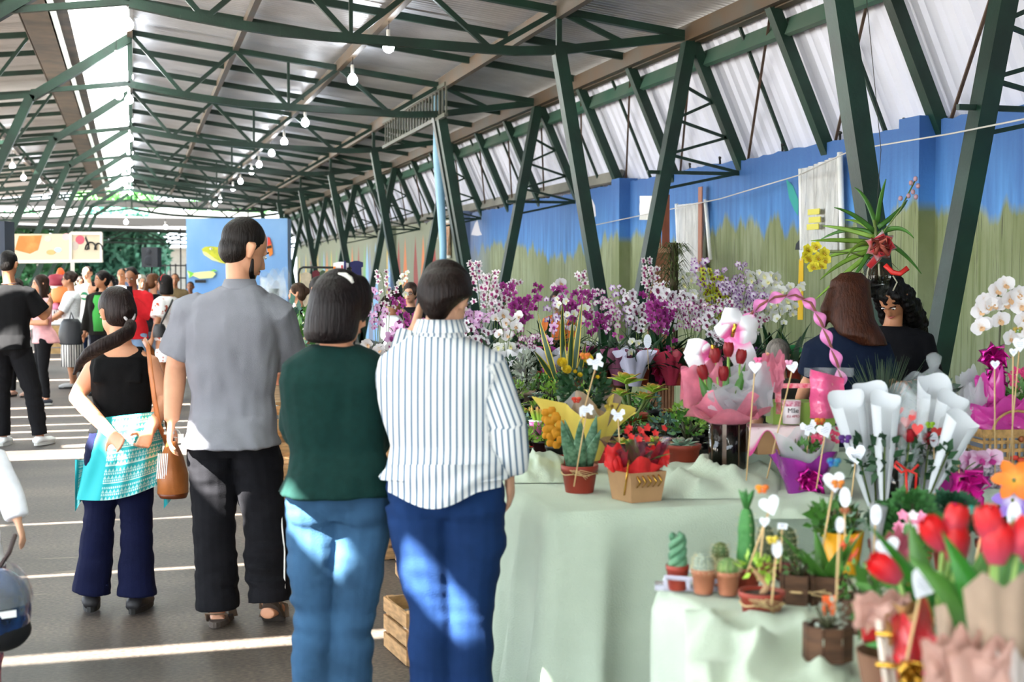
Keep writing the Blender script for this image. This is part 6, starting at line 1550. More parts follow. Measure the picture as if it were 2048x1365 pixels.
for row in range(15):
    y = 5.95 + row * .262
    for c in range(10):
        x = 1.50 + c * .150 + g_.uniform(-.015, .015); yy = y + g_.uniform(-.02, .02)
        k = g_.choice((0, 1, 2, 3, 4, 6, 6, 2, 8, 3, 4, 0, 1, 5, 7) if row > 2 else (0, 1, 2, 6, 3, 4, 8)); pz = .754
        if k in used: o = copy_tree(protos[k])
        else: o = protos[k]; used.add(k)
        o.location = (x, yy, pz); o.rotation_euler.z = g_.uniform(0, 6); s_ = g_.uniform(.9, 1.25); o.scale = (s_, s_, s_ * g_.uniform(.8, 1.1))
        o['label'] = f'{kinds[k][1]}, black pot, {ordn[c]} from left in {ordn[row] if row < 12 else ["thirteenth", "fourteenth", "fifteenth"][row - 12]} row of succulents'; o['group'] = 'succulents in small black pots'
p = onz(1365, 925, .80); prd.location = (p.x, p.y, .785); prd['label'] = 'wide red-brown bowl pot with a pale rosette, at the right front of the succulents'
# ---- big lime succulent with orange tips, raised above the trays
t = thing('potted_succulent', 'tall lime green succulent with broad orange-tipped leaves behind the yellow rose pot', 'flower pot', (at(1265, 560, 7.2).x, at(1265, 560, 7.2).y, .754)); pot(t, .08, .12)
for i, (px, py, s_) in enumerate(((1253, 768, .11), (1308, 785, .085), (1243, 792, .07), (1290, 800, .075))):
    c = at(px, py, 7.2) - t.location; q = MB(); q.tube([(0, 0, .1), c * .5 + V((0, 0, .03)), c], .008, 6); q.obj('stem', STEMG, t)
    me = fleshy('big', SUC['lime'], 1, .62, .12, .35)
    for k in range(8):
        a = k * 2.399; e = lerp(.5, 1.25, k / 8); zax = V((math.cos(a) * math.cos(e), math.sin(a) * math.cos(e), math.sin(e))); xax = V((-math.sin(a), math.cos(a), 0)); yax = zax.cross(xax); sx = s_ * lerp(1, .7, k / 8)
        Mx = Matrix((xax * sx, yax * sx, zax * sx)).transposed().to_4x4(); Mx.translation = c; mobj('leaf', me, t, Mx)
# pink pot with green spears
t = thing('potted_succulent', 'glossy pink rimmed pot with bright green fingers beside the striped shirt', 'flower pot', onz(1079, 893, .78)); pot(t, .047, .115, mat('pink_gloss_pot', '#e267b4', .2, coat=.6), taper=.62)
spread_leaves(t, 9, fleshy('sp2', SUC['lime'], .10, .02, .015, .1), .012, .10, (.8, 1.35), (.7, 1.0), 3)
q = MB(); q.lathe([(.044, .112), (.050, .116), (.052, .120), (.044, .121)], 20); q.obj('white_rim', WP, t)
t = thing('potted_succulent', 'small brown glazed pot left of the pink pot', 'flower pot', onz(1048, 893, .78)); pot(t, .035, .07, mat('brown_glaze', '#8a3a1c', .25)); rosette(t, 'dark', .06, .06, 14, 4)
t = thing('potted_plant', 'grey-green variegated bushy plant in a pale bag pot right of the striped shirt', 'flower pot', onz(1050, 815, .76)); pot(t, .06, .1, mat('greyish_bag', '#a48c7c', .7)); 
q = MB(); foliage(q, 150, (0, 0, .22), (.06, .06, .12), .045, 8, .8); stuff(q.obj('foliage', SUC['grey'], t)); q = MB(); q.tube([(0, 0, .09), (.01, 0, .3)], .006, 5); q.obj('stem', STEMD, t)
t = thing('cardboard_box', 'brown cardboard pot cover behind the shoulder of the striped shirt', 'box', onz(1010, 805, .76)); q = MB(); q.lathe([(.07, 0), (.085, .16), (.078, .16), (.066, .01)], 4, cap=False); q.lathe([(.001, .0), (.07, .005)], 4); q.obj('body', KRAFT, t, False)
q = MB(); foliage(q, 60, (0, 0, .22), (.07, .07, .07), .06, 2, .8); stuff(q.obj('foliage', LEAFG, t))
# snake plant
t = thing('potted_plant', 'tall snake plant with yellow-edged upright leaves', 'flower pot', onz(1130, 800, .76)); pot(t, .07, .12)
SNK = mat('snake_leaf', '#2c4a2c', .4, attr=(.55, .8), col2='#cdb23a')
for i, (dx, ln, lean, dr) in enumerate(((-.05, .50, -.30, .12), (.0, .56, -.06, -.1), (.05, .58, .10, .08), (.03, .46, .02, -.12), (-.06, .28, -.5, -.3), (.07, .30, .3, .2), (.01, .40, -.12, .15))):
    me = leafme('snake%d' % i, SNK, L=ln, W=.045, droop=dr, fold=.15, n=8, tip=.75); Mx = Matrix.Translation(RGT * dx + FLAT * (.02 * (i % 3)) + V((0, 0, .1))) @ Matrix.Rotation(lean, 4, FLAT) @ Matrix.Rotation(-YAW + (.3 if i % 2 else -.3), 4, 'Z'); mobj('leaf', me, t, Mx)
# ================================================================== orchids on the bench
ORC = [ # px, D, ytop, style, stems, nfl, wrap, spread, sc, bow, label
 (775, 12.2, 545, 'bicolour', 2, 9, None, .05, 1.0, None, 'thin tall white and magenta orchid between the two dark haired women'),
 (752, 11.6, 578, 'lilac', 2, 8, None, .05, 1.0, None, 'pale lilac orchid at the ear of the green jumper woman'),
 (806, 12.0, 545, 'white', 1, 6, None, .03, .8, None, 'thin white orchid spray against the blue wall by the striped shirt head'),
 (818, 11.4, 598, 'magenta', 3, 8, None, .10, 1.0, None, 'bright magenta orchid left of the striped shirt head'),
 (800, 10.9, 655, 'cattleya', 2, 2, '#8c2468', .08, 1.1, None, 'big pale pink cattleya in a dark magenta wrap'),
 (770, 10.8, 690, 'phal', 2, 3, None, .10, 1.0, None, 'low white moth orchid beside the green shoulder'),
 (966, 11.3, 526, 'bicolour', 2, 14, None, .08, 1.05, None, 'tallest white and magenta orchid just right of the striped shirt head'),
 (992, 11.6, 552, 'bicolour', 4, 13, None, .16, 1.1, None, 'dense white orchid with magenta centres right of the striped shirt head'),
 (948, 11.0, 610, 'lilac', 3, 8, None, .12, 1.0, None, 'lilac and white orchid touching the striped collar'),
 (952, 10.8, 648, 'spotted', 3, 6, None, .12, 1.0, None, 'white orchid with dark throats low at the striped shoulder'),
 (1012, 10.5, 632, 'phal', 2, 4, '#f0eef0', .08, .85, None, 'large white moth orchid in white paper'),
 (1042, 11.4, 572, 'magenta', 4, 11, None, .12, 1.05, None, 'deep magenta orchid cluster left of the bare wall'),
 (1052, 10.8, 650, 'pinkedge', 3, 7, '#b0306e', .14, 1.0, None, 'pink edged orchid in crimson pink paper'),
 (1076, 12.2, 568, 'magenta', 1, 5, None, .03, 1.1, None, 'single tall magenta spray standing free before the pale wall'),
 (1032, 10.6, 692, 'white', 3, 5, '#eeeeee', .12, 1.1, None, 'white orchid in white film low behind the variegated plant'),
 (1122, 12.0, 568, 'phal', 1, 4, None, .04, .95, None, 'small white moth orchid at the top of the middle group'),
 (1112, 11.2, 600, 'violet', 2, 6, None, .06, 1.0, None, 'violet orchid left of the middle group'),
 (1150, 11.4, 575, 'magenta', 4, 10, None, .14, .95, None, 'magenta orchid in the middle group above the snake plant'),
 (1170, 12.0, 545, 'bicolour', 2, 12, None, .05, .95, None, 'tall thin white and magenta orchid in front of the slanted column'),
 (1140, 10.9, 600, 'white', 2, 5, '#a33a8c', .08, .9, '#c02a90', 'cream orchid with a bright magenta bow beside the snake plant'),
 (1185, 11.0, 600, 'magenta', 3, 8, '#5a1a3c', .12, .95, None, 'dark magenta orchid in a maroon wrap right of the snake plant'),
 (1205, 11.8, 580, 'pinkedge', 2, 7, '#f0eef0', .04, 1.0, None, 'white orchid with pink lips on one straight dark stem'),
 (1222, 11.3, 605, 'pinkedge', 2, 8, None, .04, 1.1, None, 'drooping white orchid with magenta blotches left of the wooden cabinet'),
 (1255, 11.6, 575, 'violet', 3, 8, '#e8e4f4', .09, 1.0, None, 'purple and white orchid beside the foot of the second slanted column'),
 (1300, 11.9, 520, 'bicolour', 3, 11, None, .05, .95, None, 'tall white and dark pink orchid in front of the wooden cabinet'),
 (1278, 11.2, 585, 'spotted', 3, 9, '#eeeef4', .12, .95, '#7a4ab0', 'white orchid over a purple bow and white paper'),
 (1318, 10.9, 588, 'magenta', 4, 10, '#d6286e', .09, 1.05, '#d8205e', 'crimson orchid in hot pink paper with a hot pink bow'),
 (1345, 11.2, 580, 'spotted', 4, 8, None, .12, 1.15, None, 'white moth-like orchid with dark centres right of the crimson one'),
 (1378, 11.6, 570, 'bicolour', 4, 10, None, .18, 1.1, None, 'wide white and violet orchid left of the yellow-green one'),
 (1388, 11.0, 605, 'pinkedge', 4, 9, '#c9a06a', .18, 1.1, None, 'white orchid with violet tips in tan paper'),
 (1402, 12.3, 522, 'violet', 2, 7, None, .04, 1.4, None, 'highest violet orchid beside the plastic banner'),
 (1385, 12.2, 548, 'white', 2, 6, None, .07, 1.2, None, 'white orchid left of the highest violet one'),
 (1430, 12.0, 540, 'lime', 4, 12, None, .08, 1.1, None, 'yellow-green orchid with dark centres'),
 (1460, 12.2, 540, 'violet', 3, 10, None, .10, 1.0, None, 'violet orchid right of the yellow-green one'),
 (1500, 12.1, 530, 'violet', 3, 10, None, .10, 1.0, None, 'tall arching violet orchid at the middle of the right group'),
 (1480, 11.6, 565, 'violet', 4, 12, None, .18, 1.0, None, 'dense pale violet orchid cluster in the right group'),
 (1490, 11.1, 600, 'bicolour', 4, 10, '#9a5ab0', .18, 1.0, '#7c3c94', 'violet and white orchid with a purple ribbon in the right group'),
 (1440, 10.9, 630, 'spotted', 3, 8, '#c8528c', .14, 1.0, None, 'white and purple orchid behind the pink and white ribbon bow'),
 (1530, 12.0, 548, 'white', 3, 8, None, .10, 1.15, None, 'white orchid at the top right of the bench'),
 (1562, 11.6, 552, 'white', 4, 8, None, .12, 1.2, None, 'rightmost large white orchid beside the yellow painted stripe'),
 (1566, 11.0, 600, 'white', 2, 4, '#2a8a4e', .06, .9, '#eeeeee', 'orchid with a big white bow over green paper at the right end'),
 (1100, 10.6, 655, 'cattleya', 1, 2, '#e8e6ec', .05, .7, '#b82a94', 'small cattleya in pale film with a magenta bow'),
 (1240, 10.5, 668, 'magenta', 1, 3, '#8a5068', .04, .7, None, 'orchid bud stem in shiny maroon mesh paper'),
 (1270, 10.4, 680, 'white', 1, 3, '#d8d4e8', .04, .8, None, 'orchid in pale lavender paper by the purple bow'),
 (1345, 10.5, 670, 'magenta', 1, 3, '#c03a52', .04, .8, None, 'dark pink bloom in red film beside the hot pink paper'),
]
for i, r_ in enumerate(ORC):
    px, D, yt, st_, ns, nf, wr_, sp_, sc_, bw, lb_ = r_
    orchid(lb_, px, D, yt, st_, ns, nf, wr_, i + 1, sp_, .77, sc_ * 1.12, 6, .26, bw, wraph=.24 if wr_ else .2)
# filler foliage pots, green leaves between orchids
FIL = [(930, 10.6, .34), (1005, 11.9, .4), (1075, 10.6, .34), (1128, 11.9, .42), (1200, 10.5, .34), (1262, 10.8, .4), (1310, 12.3, .5), (1360, 10.5, .34), (1400, 10.5, .34), (1425, 11.4, .42), (1465, 10.6, .34), (1520, 11.2, .42), (1535, 10.7, .4), (1590, 11.3, .44), (1590, 10.7, .4), (845, 11.2, .34), (790, 11.6, .34), (735, 11.0, .36)]
FIL += [(955, 11.2, .5), (985, 10.7, .4), (1060, 11.8, .5), (1095, 11.3, .5), (1160, 10.7, .42), (1215, 11.2, .5), (1240, 11.4, .45), (1285, 10.6, .42), (1330, 11.0, .5), (1375, 11.1, .5), (1450, 11.0, .52), (1495, 10.6, .5), (1545, 11.6, .5)]
fp = None
for i, (px, D, h_) in enumerate(FIL):
    b_ = at(px, 560, D)
    if fp is None:
        fp = thing('potted_plant', '', 'flower pot'); pot(fp, .06, .11); spread_leaves(fp, 16, leafme('fill', LEAFG, L=.34, W=.05, droop=.5, fold=.3, n=6), .015, .1, (.6, 1.4), (.7, 1.15), 9)
        o = fp
    else: o = copy_tree(fp)
    o.location = (b_.x, b_.y, .77); o.rotation_euler.z = i * 1.3; o.scale = (1, 1, h_ / .36); o['group'] = 'leafy orchid plants without flowers'
    o['label'] = f'flowerless leafy orchid plant in a black pot, {(ordn + ["thirteenth", "fourteenth", "fifteenth", "sixteenth", "seventeenth", "eighteenth", "nineteenth", "twentieth", "twenty-first", "twenty-second", "twenty-third", "twenty-fourth", "twenty-fifth", "twenty-sixth", "twenty-seventh", "twenty-eighth", "twenty-ninth", "thirtieth", "last"])[sorted(range(len(FIL)), key=lambda k: (FIL[k][0], k)).index(i)]} from the left'
# hanging palm-like plant on the cabinet
t = thing('hanging_plant', 'narrow column of dark fern-like leaves in front of the wooden cabinet', 'plant', at(1348, 560, 11.5)); q = MB(); g2 = random.Random(4)
for k in range(240):
    z = g2.uniform(-.30, .26); a = g2.uniform(0, 6.28); d = V((math.cos(a), math.sin(a), 0)); L_ = g2.uniform(.08, .2) if z > -.1 else .08
    q.tube([V((0, 0, z)) + d * .02, V((0, 0, z + .05)) + d * L_ * .6, V((0, 0, z - .02)) + d * L_], [.002, .005, .0005], 4, flat=.3)
stuff(q.obj('fronds', mat('fern_dark', '#44521f', .6, var=.3, vs=12), t)); q = MB(); q.tube([(0, 0, -.79), (0, 0, .3)], .035, 8); q.obj('trunk', mat('mossy_trunk', '#3a341c', .9), t)
# black crates of the bench front
for i, (px, D) in enumerate(((1085, 10.0), (1120, 10.0), (1165, 10.0), (1230, 10.05), (1400, 10.05), (1445, 10.1))):
    b_ = at(px, 560, D); tray(('black plastic crate at the front edge of the orchid bench, ' + ['leftmost', 'second', 'third', 'fourth', 'fifth', 'rightmost'][i]), (b_.x, 10.35 if b_.x > 1.9 else 10.4, .762), (.3, .24, .14), BLKP, 'black crates at the front of the orchid bench')
# green plants at the left end of the bench between grey shirt and green jumper
g3 = random.Random(8)
bench('narrow plank bench of green plants at the far left end of the flower stall', .92, 1.34, 9.6, 12.2, .73)
LP = [(562, 11.0, 640, LEAFM, 'broad leaved green plant beside the grey sleeve'), (583, 10.5, 600, LEAFB, 'grey-green large leaved plant left of the green jumper'), (600, 9.9, 618, LEAFM, 'leafy plant at the shoulder of the green jumper'), (556, 11.6, 700, LEAFL, 'trailing plant with blue flowers behind the grey shirt elbow'), (570, 11.0, 720, LEAFM, 'low green plant with dark pink flowers between grey shirt and green jumper')]
for i, (px, D, yt, m_, lb_) in enumerate(LP):
    b_ = at(px, 560, D); zt = at(px, yt, D).z; t = thing('potted_plant', lb_, 'flower pot', (max(b_.x, 1.42) if False else b_.x, b_.y, .735)); pot(t, .06, .1, CLAY)
    H_ = zt - .74; q = MB(); foliage(q, 130, (0, 0, H_ * .6), (.09, .12, H_ * .4), .075, i + 3, .5); stuff(q.obj('foliage', m_, t, True)); q = MB(); q.tube([(0, 0, .08), (0, 0, H_ * .8)], .006, 5); q.obj('stem', STEMG, t)
    if i >= 3:
        for k in range(14): mobj('flower', small_flower('#6a86d8' if i == 3 else '#a02a5c', .014), t, M4((g3.uniform(-.09, .09), g3.uniform(-.12, 0), g3.uniform(.15, H_)), FACE, 0, 1))
for k in range(2):
    c = crate(('lower' if k == 0 else 'upper') + ' pale crate of the pile seen between grey shirt and green jumper', (at(578, 560, 9.0).x, at(578, 560, 9.0).y, .36 * k), (.36, .9, .355), .05)
# cellophane flower arrangement over the shoulder of the grey shirt
t = thing('wrapped_bouquet', 'crinkled clear cellophane bouquet over the shoulder of the grey shirt', 'bouquet', at(548, 600, 12.8)); gauze(t, (0, 0, .10), .15, .15, CELLO, 3, 5, 'cellophane'); gauze(t, (0, 0, .05), .10, .11, mat('thin_film', '#c9ccd4', .3, alpha=.3, bump=.5, bs=30), 4, 2, 'film')
q = MB(); q.tube([(0, 0, .1), (0, 0, -.6), (0, 0, -1.33)], [.05, .03, .12], 10); q.obj('stand', mat('grey_stand', '#7c8486', .6), t)
# ================================================================== goods on the far cloth table
def T1(px, py, z=TZ): p = onz(px, py, z); p.z = z; return p
PURF = mat('purple_foil', '#a237a4', .22, metal=.55, bump=.6, bs=24); MAGF = mat('magenta_foil_ribbon', '#c81f92', .16, metal=.65); GOLDR = mat('gold_ribbon', '#c89a3a', .2, metal=.8)
PINKT = mat('pink_tissue', '#e58aa0', .5, trl=.35, var=.25, vs=9, bump=.3, bs=30, alpha=.85); PINKF = mat('pink_film', '#e04fb2', .15, alpha=.85, coat=.5, bump=.6, bs=22, trl=.3); REDT = mat('red_tissue', '#df2f30', .55, trl=.3, bump=.5, bs=40)
WHTP = mat('white_wrap_paper', '#cfd2d5', .45, trl=.2, bump=.15, bs=20); YELP = mat('yellow_wrap_paper', '#e8cf62', .6, trl=.25); KRP = mat('kraft_wrap_paper', '#a08a76', .8, trl=.15, var=.08, vs=20)
def raffia(t, r, z, m=None):
    q = MB(); q.tube([V((r * math.cos(a), r * math.sin(a), z + .003 * math.sin(5 * a))) for a in [2 * PI * k / 20 for k in range(21)]], .002, 5)
    for k in range(5):
        a = -2.2 + k * .35; q.tube([V((0, 0, z)) - FLAT * r - RGT * .02, V((.0, 0, z + .02)) - FLAT * (r + .01) + RGT * (.04 * math.cos(a * 2)), V((0, 0, z - .015 + .006 * k)) - FLAT * (r + .006) + RGT * (.02 + .006 * k)], .0014, 4)
    return q.obj('raffia_tie', m or RAFF, t)
# a aloe
t = thing('potted_plant', 'spotted aloe in a red-brown pot tied with raffia at the left corner of the cloth', 'flower pot', T1(1159, 985)); pot(t, .066, .10, TERRA); raffia(t, .066, .07)
ALO = mat('aloe_leaf', '#2f5b3c', .45, col2='#6f9678', vs=55)
for i, (a, e, s_) in enumerate(((0, 1.35, 1), (PI, 1.3, .95), (1.2, 1.4, .9), (4.4, 1.25, 1.0), (5.4, 1.15, .85), (3.9, 1.1, .8), (2.2, 1.3, .9))):
    me = fleshy('aloe', ALO, .20, .056, .016, .10, True); zax = V((math.cos(a) * math.cos(e), math.sin(a) * math.cos(e), math.sin(e))); xax = (RGT - zax * RGT.dot(zax)).normalized(); yax = zax.cross(xax)
    Mx = Matrix((xax * s_, yax * s_, zax * s_)).transposed().to_4x4(); Mx.translation = V((.02 * math.cos(a), .02 * math.sin(a), .085)); mobj('leaf', me, t, Mx)
# b yellow rose in yellow and kraft paper, standing behind on the bench
t = thing('wrapped_plant', 'yellow mini rose bush in flaring yellow and kraft paper behind the aloe', 'flower pot', (T1(1170, 945).x, T1(1170, 945).y, TZ)); pot(t, .06, .10, CLAY); P0 = t.location; dd = (P0 - CAM).dot(FWD)
paper_cone(t, YELP, .06, .16, .22, .05, .34, 4, 3, hv=.3); paper_cone(t, KRP, .055, .12, .22, .07, .25, 5, 6, hv=.3); paper_cone(t, FROST, .05, .10, .22, .06, .25, 5, 9, hv=.3, name='film_wrap')
q = MB(); foliage(q, 420, at(1168, 780, dd) - P0, (.105, .09, .085), .038, 5, .4); stuff(q.obj('foliage', LEAFG, t))
q = MB(); 
for a in range(5): q.tube([(0, 0, .09), V((.04 * math.cos(a * 1.3), .04 * math.sin(a * 1.3), .3))], .003, 5)
q.obj('stems', STEMG, t)
for (px, py, s_) in ((1124, 729, 1.0), (1134, 743, .9), (1176, 722, 1.0), (1160, 752, .5), (1195, 756, .4), (1150, 745, .4)): mobj('flower', rose_me('#e9cf35', .022), t, M4(at(px, py, dd - .06) - P0, FACE + V((0, 0, .6)), 0, s_))
q = MB()
for k, (px, py, r_) in enumerate(((1100, 832, .022), (1108, 850, .026), (1100, 866, .02), (1110, 880, .022))):
    for a in range(5): petal_c = at(px, py, dd - .12) - P0; q.ell(petal_c + RGT * (r_ * math.cos(a * 1.256)) + V((0, 0, r_ * math.sin(a * 1.256))), (r_ * .8, .006, r_ * .8), 8, 5)
q.obj('yellow_pansies', mat('pansy_yellow', '#d8941c', .6, trl=.2), t)
# c kraft box with red tissue
t = thing('gift_box', 'brown kraft box with red tissue, a small red flowering plant and gold ribbon', 'box', T1(1273, 1000), -YAW + .5); P0 = t.location; dd = (P0 - CAM).dot(FWD)
q = MB(); q.rings([[V((sx * w_, sy * w_, z)) for sx, sy in ((-1, -1), (1, -1), (1, 1), (-1, 1))] for z, w_ in ((0, .062), (.105, .075), (.105, .071), (.01, .058))]); q.obj('box', KRAFT, t, False)
paper_cone(t, REDT, .055, .095, .075, .07, .16, 9, 2, name='red_tissue', hv=.5); gauze(t, at(1312, 915, dd - .03) - P0, .05, .045, REDT, 3, 3, 'red_tissue'); gauze(t, at(1225, 915, dd - .03) - P0, .045, .045, REDT, 7, 3, 'red_tissue'); paper_cone(t, mat('burgundy_film', '#5a1830', .15, alpha=.6, coat=.6), .05, .095, .13, .07, .3, 7, 4, name='dark_film', hv=.3)
spread_leaves(t, 12, leafme('box', LEAFM, L=.13, W=.05, droop=.35, fold=.3, n=5), .012, .12, (.6, 1.35), (.7, 1.1), 4)
g_ = random.Random(2)
for k in range(12): mobj('flower', small_flower('#c62a26', .014), t, M4((g_.uniform(-.08, .08), g_.uniform(-.08, .05), g_.uniform(.20, .27)), (g_.uniform(-.5, .5), -1, .6), 0, 1.0))
q = MB()
for k in range(5): c = V((-.05 + .022 * k, -.078, .075)); q.tube([c + V((0, 0, .02)), c + V((.008, -.012, 0)), c - V((0, 0, .02))], [.008, .009, .008], 6, flat=.2)
q.tube([(-.09, -.06, .03), (-.085, -.07, .1), (-.07, -.06, .15)], .008, 6, flat=.2); q.obj('gold_ribbon', GOLDR, t)
# e glass vase bouquet
t = thing('glass_vase', 'straight glass vase with a white and pink tissue collar and red tulips', 'vase', T1(1455, 960)); P0 = t.location; dd = (P0 - CAM).dot(FWD)
q = MB(); q.lathe([(.072, 0), (.074, .235), (.069, .235), (.067, .012), (.001, .012)], 24); q.obj('glass', mat('vase_glass', '#dfe6e4', .02, trans=1.0), t)
q = MB(); g_ = random.Random(3)
for k in range(7): a = k * .9; q.tube([(.03 * math.cos(a), .03 * math.sin(a), .015), (.015 * math.cos(a), .015 * math.sin(a), .24), (.05 * math.cos(a + .5), .05 * math.sin(a + .5), .36)], .0035, 5)
q.obj('stems', STEMG, t)
q = MB()
for k in range(8): a = PI * k / 4 + .2; q.bar((.071 * math.cos(a), .071 * math.sin(a), .005), (.073 * math.cos(a), .073 * math.sin(a), .23), .016 if k % 2 else .006, .002, up=V((math.cos(a), math.sin(a), 0)))
q.obj('dark_reflections', mat('vase_reflection', '#4c3a2c', .15, coat=.5), t, False)  # dark strips painted on the clear glass stand in for its reflections
paper_cone(t, PINKT, .066, .15, .05, .215, .14, 8, 2, name='pink_collar', hv=.9); paper_cone(t, PINKT, .06, .12, .08, .225, .16, 6, 7, name='pink_collar', hv=.8); 
gauze(t, at(1405, 770, dd) - P0, .085, .07, PINKT, 5, 3, 'pink_tissue'); gauze(t, at(1500, 780, dd) - P0, .10, .08, FROST, 6, 4, 'white_film'); gauze(t, at(1545, 745, dd) - P0, .055, .07, PINKT, 8, 3, 'pink_tissue'); gauze(t, at(1460, 795, dd - .05) - P0, .10, .04, FROST, 12, 3, 'white_film')
for (px, py, tl) in ((1432, 712, -.1), (1456, 700, .05), (1480, 714, .15), (1409, 745, -.25), (1447, 748, 0)):
    c = at(px, py + 14, dd - .03) - P0; mobj('flower', tulip_me('#8c1216', '#8a2028'), t, Matrix.Translation(c) @ Matrix.Rotation(tl, 4, FLAT) @ Matrix.Scale(.9, 4)); q = MB(); q.tube([c + V((0, 0, .004)), c * .75 + V((0, 0, -.02)), (0, 0, .2)], .0042, 6); q.obj('flower_stem', mat('tulip_stem', '#8fb25c', .5), t)
for k, (px, py, rot, L_) in enumerate(((1432, 800, -.25, .15), (1450, 795, .12, .17), (1470, 790, .3, .15), (1418, 790, -.4, .10))):
    me = leafme('tl%d' % k, LEAFM, L=L_, W=.035, droop=.2, fold=.4, n=6); mobj('leaf', me, t, Matrix.Translation(at(px, py + 10, dd - .04) - P0) @ Matrix.Rotation(rot, 4, FLAT) @ Matrix.Rotation(-YAW, 4, 'Z'))
# big white and pink ribbon flowers
for nm, (cx, cy), petals in (('upper', (1462, 668), ((-62, 105, 58), (88, 62, 50), (28, 70, 48), (-5, 62, 50), (140, 40, 45))), ('lower', (1418, 710), ((160, 58, 55), (205, 56, 60), (235, 62, 50), (270, 40, 36), (130, 40, 30)))):
    t = thing('ribbon_flower', f'{nm} one of two big white glossy ribbon flowers with a pink heart above the tulips', 'ribbon', at(cx, cy, 5.58)); q = MB()
    for a, L_, w_ in petals:
        L_ *= .00165; w_ *= .0011; d = RGT * math.cos(R(a)) + V((0, 0, math.sin(R(a)))); s_ = d.cross(FLAT).normalized()
        def fn(u, v_): 
            wd = w_ * (math.sin(PI * (.15 + .72 * u))) ** .6; return d * (L_ * u) + s_ * (wd * (v_ - .5) * 1.6) - FLAT * (.03 * math.sin(u * PI) - .02 * (2 * v_ - 1) ** 2 * u)
        q.grid(fn, 10, 6, tf=lambda u, v_: max(.01, u))
    q.obj('petals', mat('ribbon_white_pink', '#ee6fae', .25, attr=(.28, .5), col2='#d9d7da', coat=.4), t)
    q = MB(); q.tube([V((0, 0, -.01)) - FLAT * .03, V((.01, 0, .04)) - FLAT * .05], .008, 6); q.obj('gold_clip', GOLDR, t)
    q = MB(); q.tube([(0, 0, 0), at(1455, 815, 5.56) - t.location], .0025, 5); q.obj('wire', STEMG, t)
# f gift basket with twisted pink handle
t = thing('gift_basket', 'pink gift basket with a tall arched handle wound with pink ribbon', 'basket', T1(1600, 848, .985)); P0 = t.location; dd = (P0 - CAM).dot(FWD)
arch = [(1478, 668), (1492, 640), (1518, 612), (1550, 594), (1590, 590), (1622, 606), (1640, 640), (1655, 675), (1672, 720), (1684, 760), (1680, 800), (1672, 838)]
AP = [at(x, y, dd + .01) - P0 for x, y in arch]; q = MB(); q.tube(AP, .006, 6); q.obj('handle', mat('handle_brown', '#7a4a3a', .6), t)
q = MB(); N = 120; rs = []; 
def archp(u): k = min(len(AP) - 2, int(u * (len(AP) - 1))); return AP[k].lerp(AP[k + 1], u * (len(AP) - 1) - k)
vs = []; 
for i in range(N + 1):
    u = i / N; p = archp(u); d = (archp(min(1, u + .02)) - archp(max(0, u - .02))).normalized(); x = d.cross(FLAT).normalized(); y = FLAT; a = u * 2 * PI * 5.5
    e = (x * math.cos(a) + y * math.sin(a)); vs += [p + e * .028, p + d * .02, p - e * .022]
q.add(vs, [(i * 3 + j, i * 3 + j + 1, (i + 1) * 3 + j + 1, (i + 1) * 3 + j) for i in range(N) for j in range(2)]); q.obj('twisted_ribbon', mat('pink_satin', '#e58bc4', .4, trl=.1), t)
q = MB(); q.box(RGT * .0 + V((0, 0, .045)), (.24, .16, .09), -YAW); q.obj('tray_box', mat('green_tray', '#7d9a3c', .6), t, False)
q = MB()
for (cx, cz, w_, h_) in ((-.10, .10, .02, .11), (.10, .10, .02, .11), (0, .155, .22, .018)): q.box(RGT * cx + V((0, 0, cz)) - FLAT * .07, (w_, .02, h_), -YAW)
q.obj('floral_frame', mat('floral_pink_card', '#e8a0a8', .6, col2='#d84a60', vs=60), t, False)
q = MB(); q.grid(lambda u, v_: RGT * (.02 + .14 * u) + V((0, 0, .03 + .19 * v_ * (1 - .2 * u))) - FLAT * (.085 + .03 * math.sin(u * 5) + .01 * math.sin(v_ * 13)), 12, 10); q.obj('pink_foil', mat('pink_foil', '#ee5f92', .12, coat=.8, bump=.7, bs=35), t)
q = MB(); q.grid(lambda u, v_: RGT * (.0 + .19 * u) + V((0, 0, .19 + .035 * v_)) - FLAT * (.07 + .02 * math.sin(u * 15)), 18, 3); q.obj('clear_film', CELLO, t)
mg = thing('mug', 'white mug printed Mãe with a rose pattern in the pink gift basket', 'mug', P0 - RGT * .055 - FLAT * .105 + V((0, 0, .012))); q = MB(); q.lathe([(.033, 0), (.036, .088), (.033, .088), (.031, .006)], 20); q.obj('cup', mat('mug_white', '#f0e8ea', .3), mg)
q = MB(); q.lathe([(.0365, .068), (.0368, .089)], 20, cap=False); q.obj('rose_band', mat('mug_roses', '#b84468', .4, col2='#e8c8d0', vs=90), mg)
def text(parent, s_, loc, size, m, name='lettering', nrm=None, ext=.0006):
    cu = bpy.data.curves.new('t', 'FONT'); cu.body = s_; cu.size = size; cu.align_x = 'CENTER'; cu.align_y = 'CENTER'; cu.extrude = ext
    o = bpy.data.objects.new('tt', cu); COL.objects.link(o); dg = bpy.context.evaluated_depsgraph_get(); me = bpy.data.meshes.new_from_object(o.evaluated_get(dg)); bpy.data.objects.remove(o)
    me.name = name; me.materials.clear(); me.materials.append(m); Mx = Matrix((RGT, V((0, 0, 1)), -FLAT)).transposed().to_4x4(); Mx.translation = V(loc); return mobj(name, me, parent, Mx)
text(mg, 'Mãe', V((0, 0, .052)) - FLAT * .0365, .026, mat('ink_dark', '#3a2a34', .6)); text(mg, 'EU AMO', V((0, 0, .030)) - FLAT * .036, .013, mat('ink_red', '#b8405a', .6))
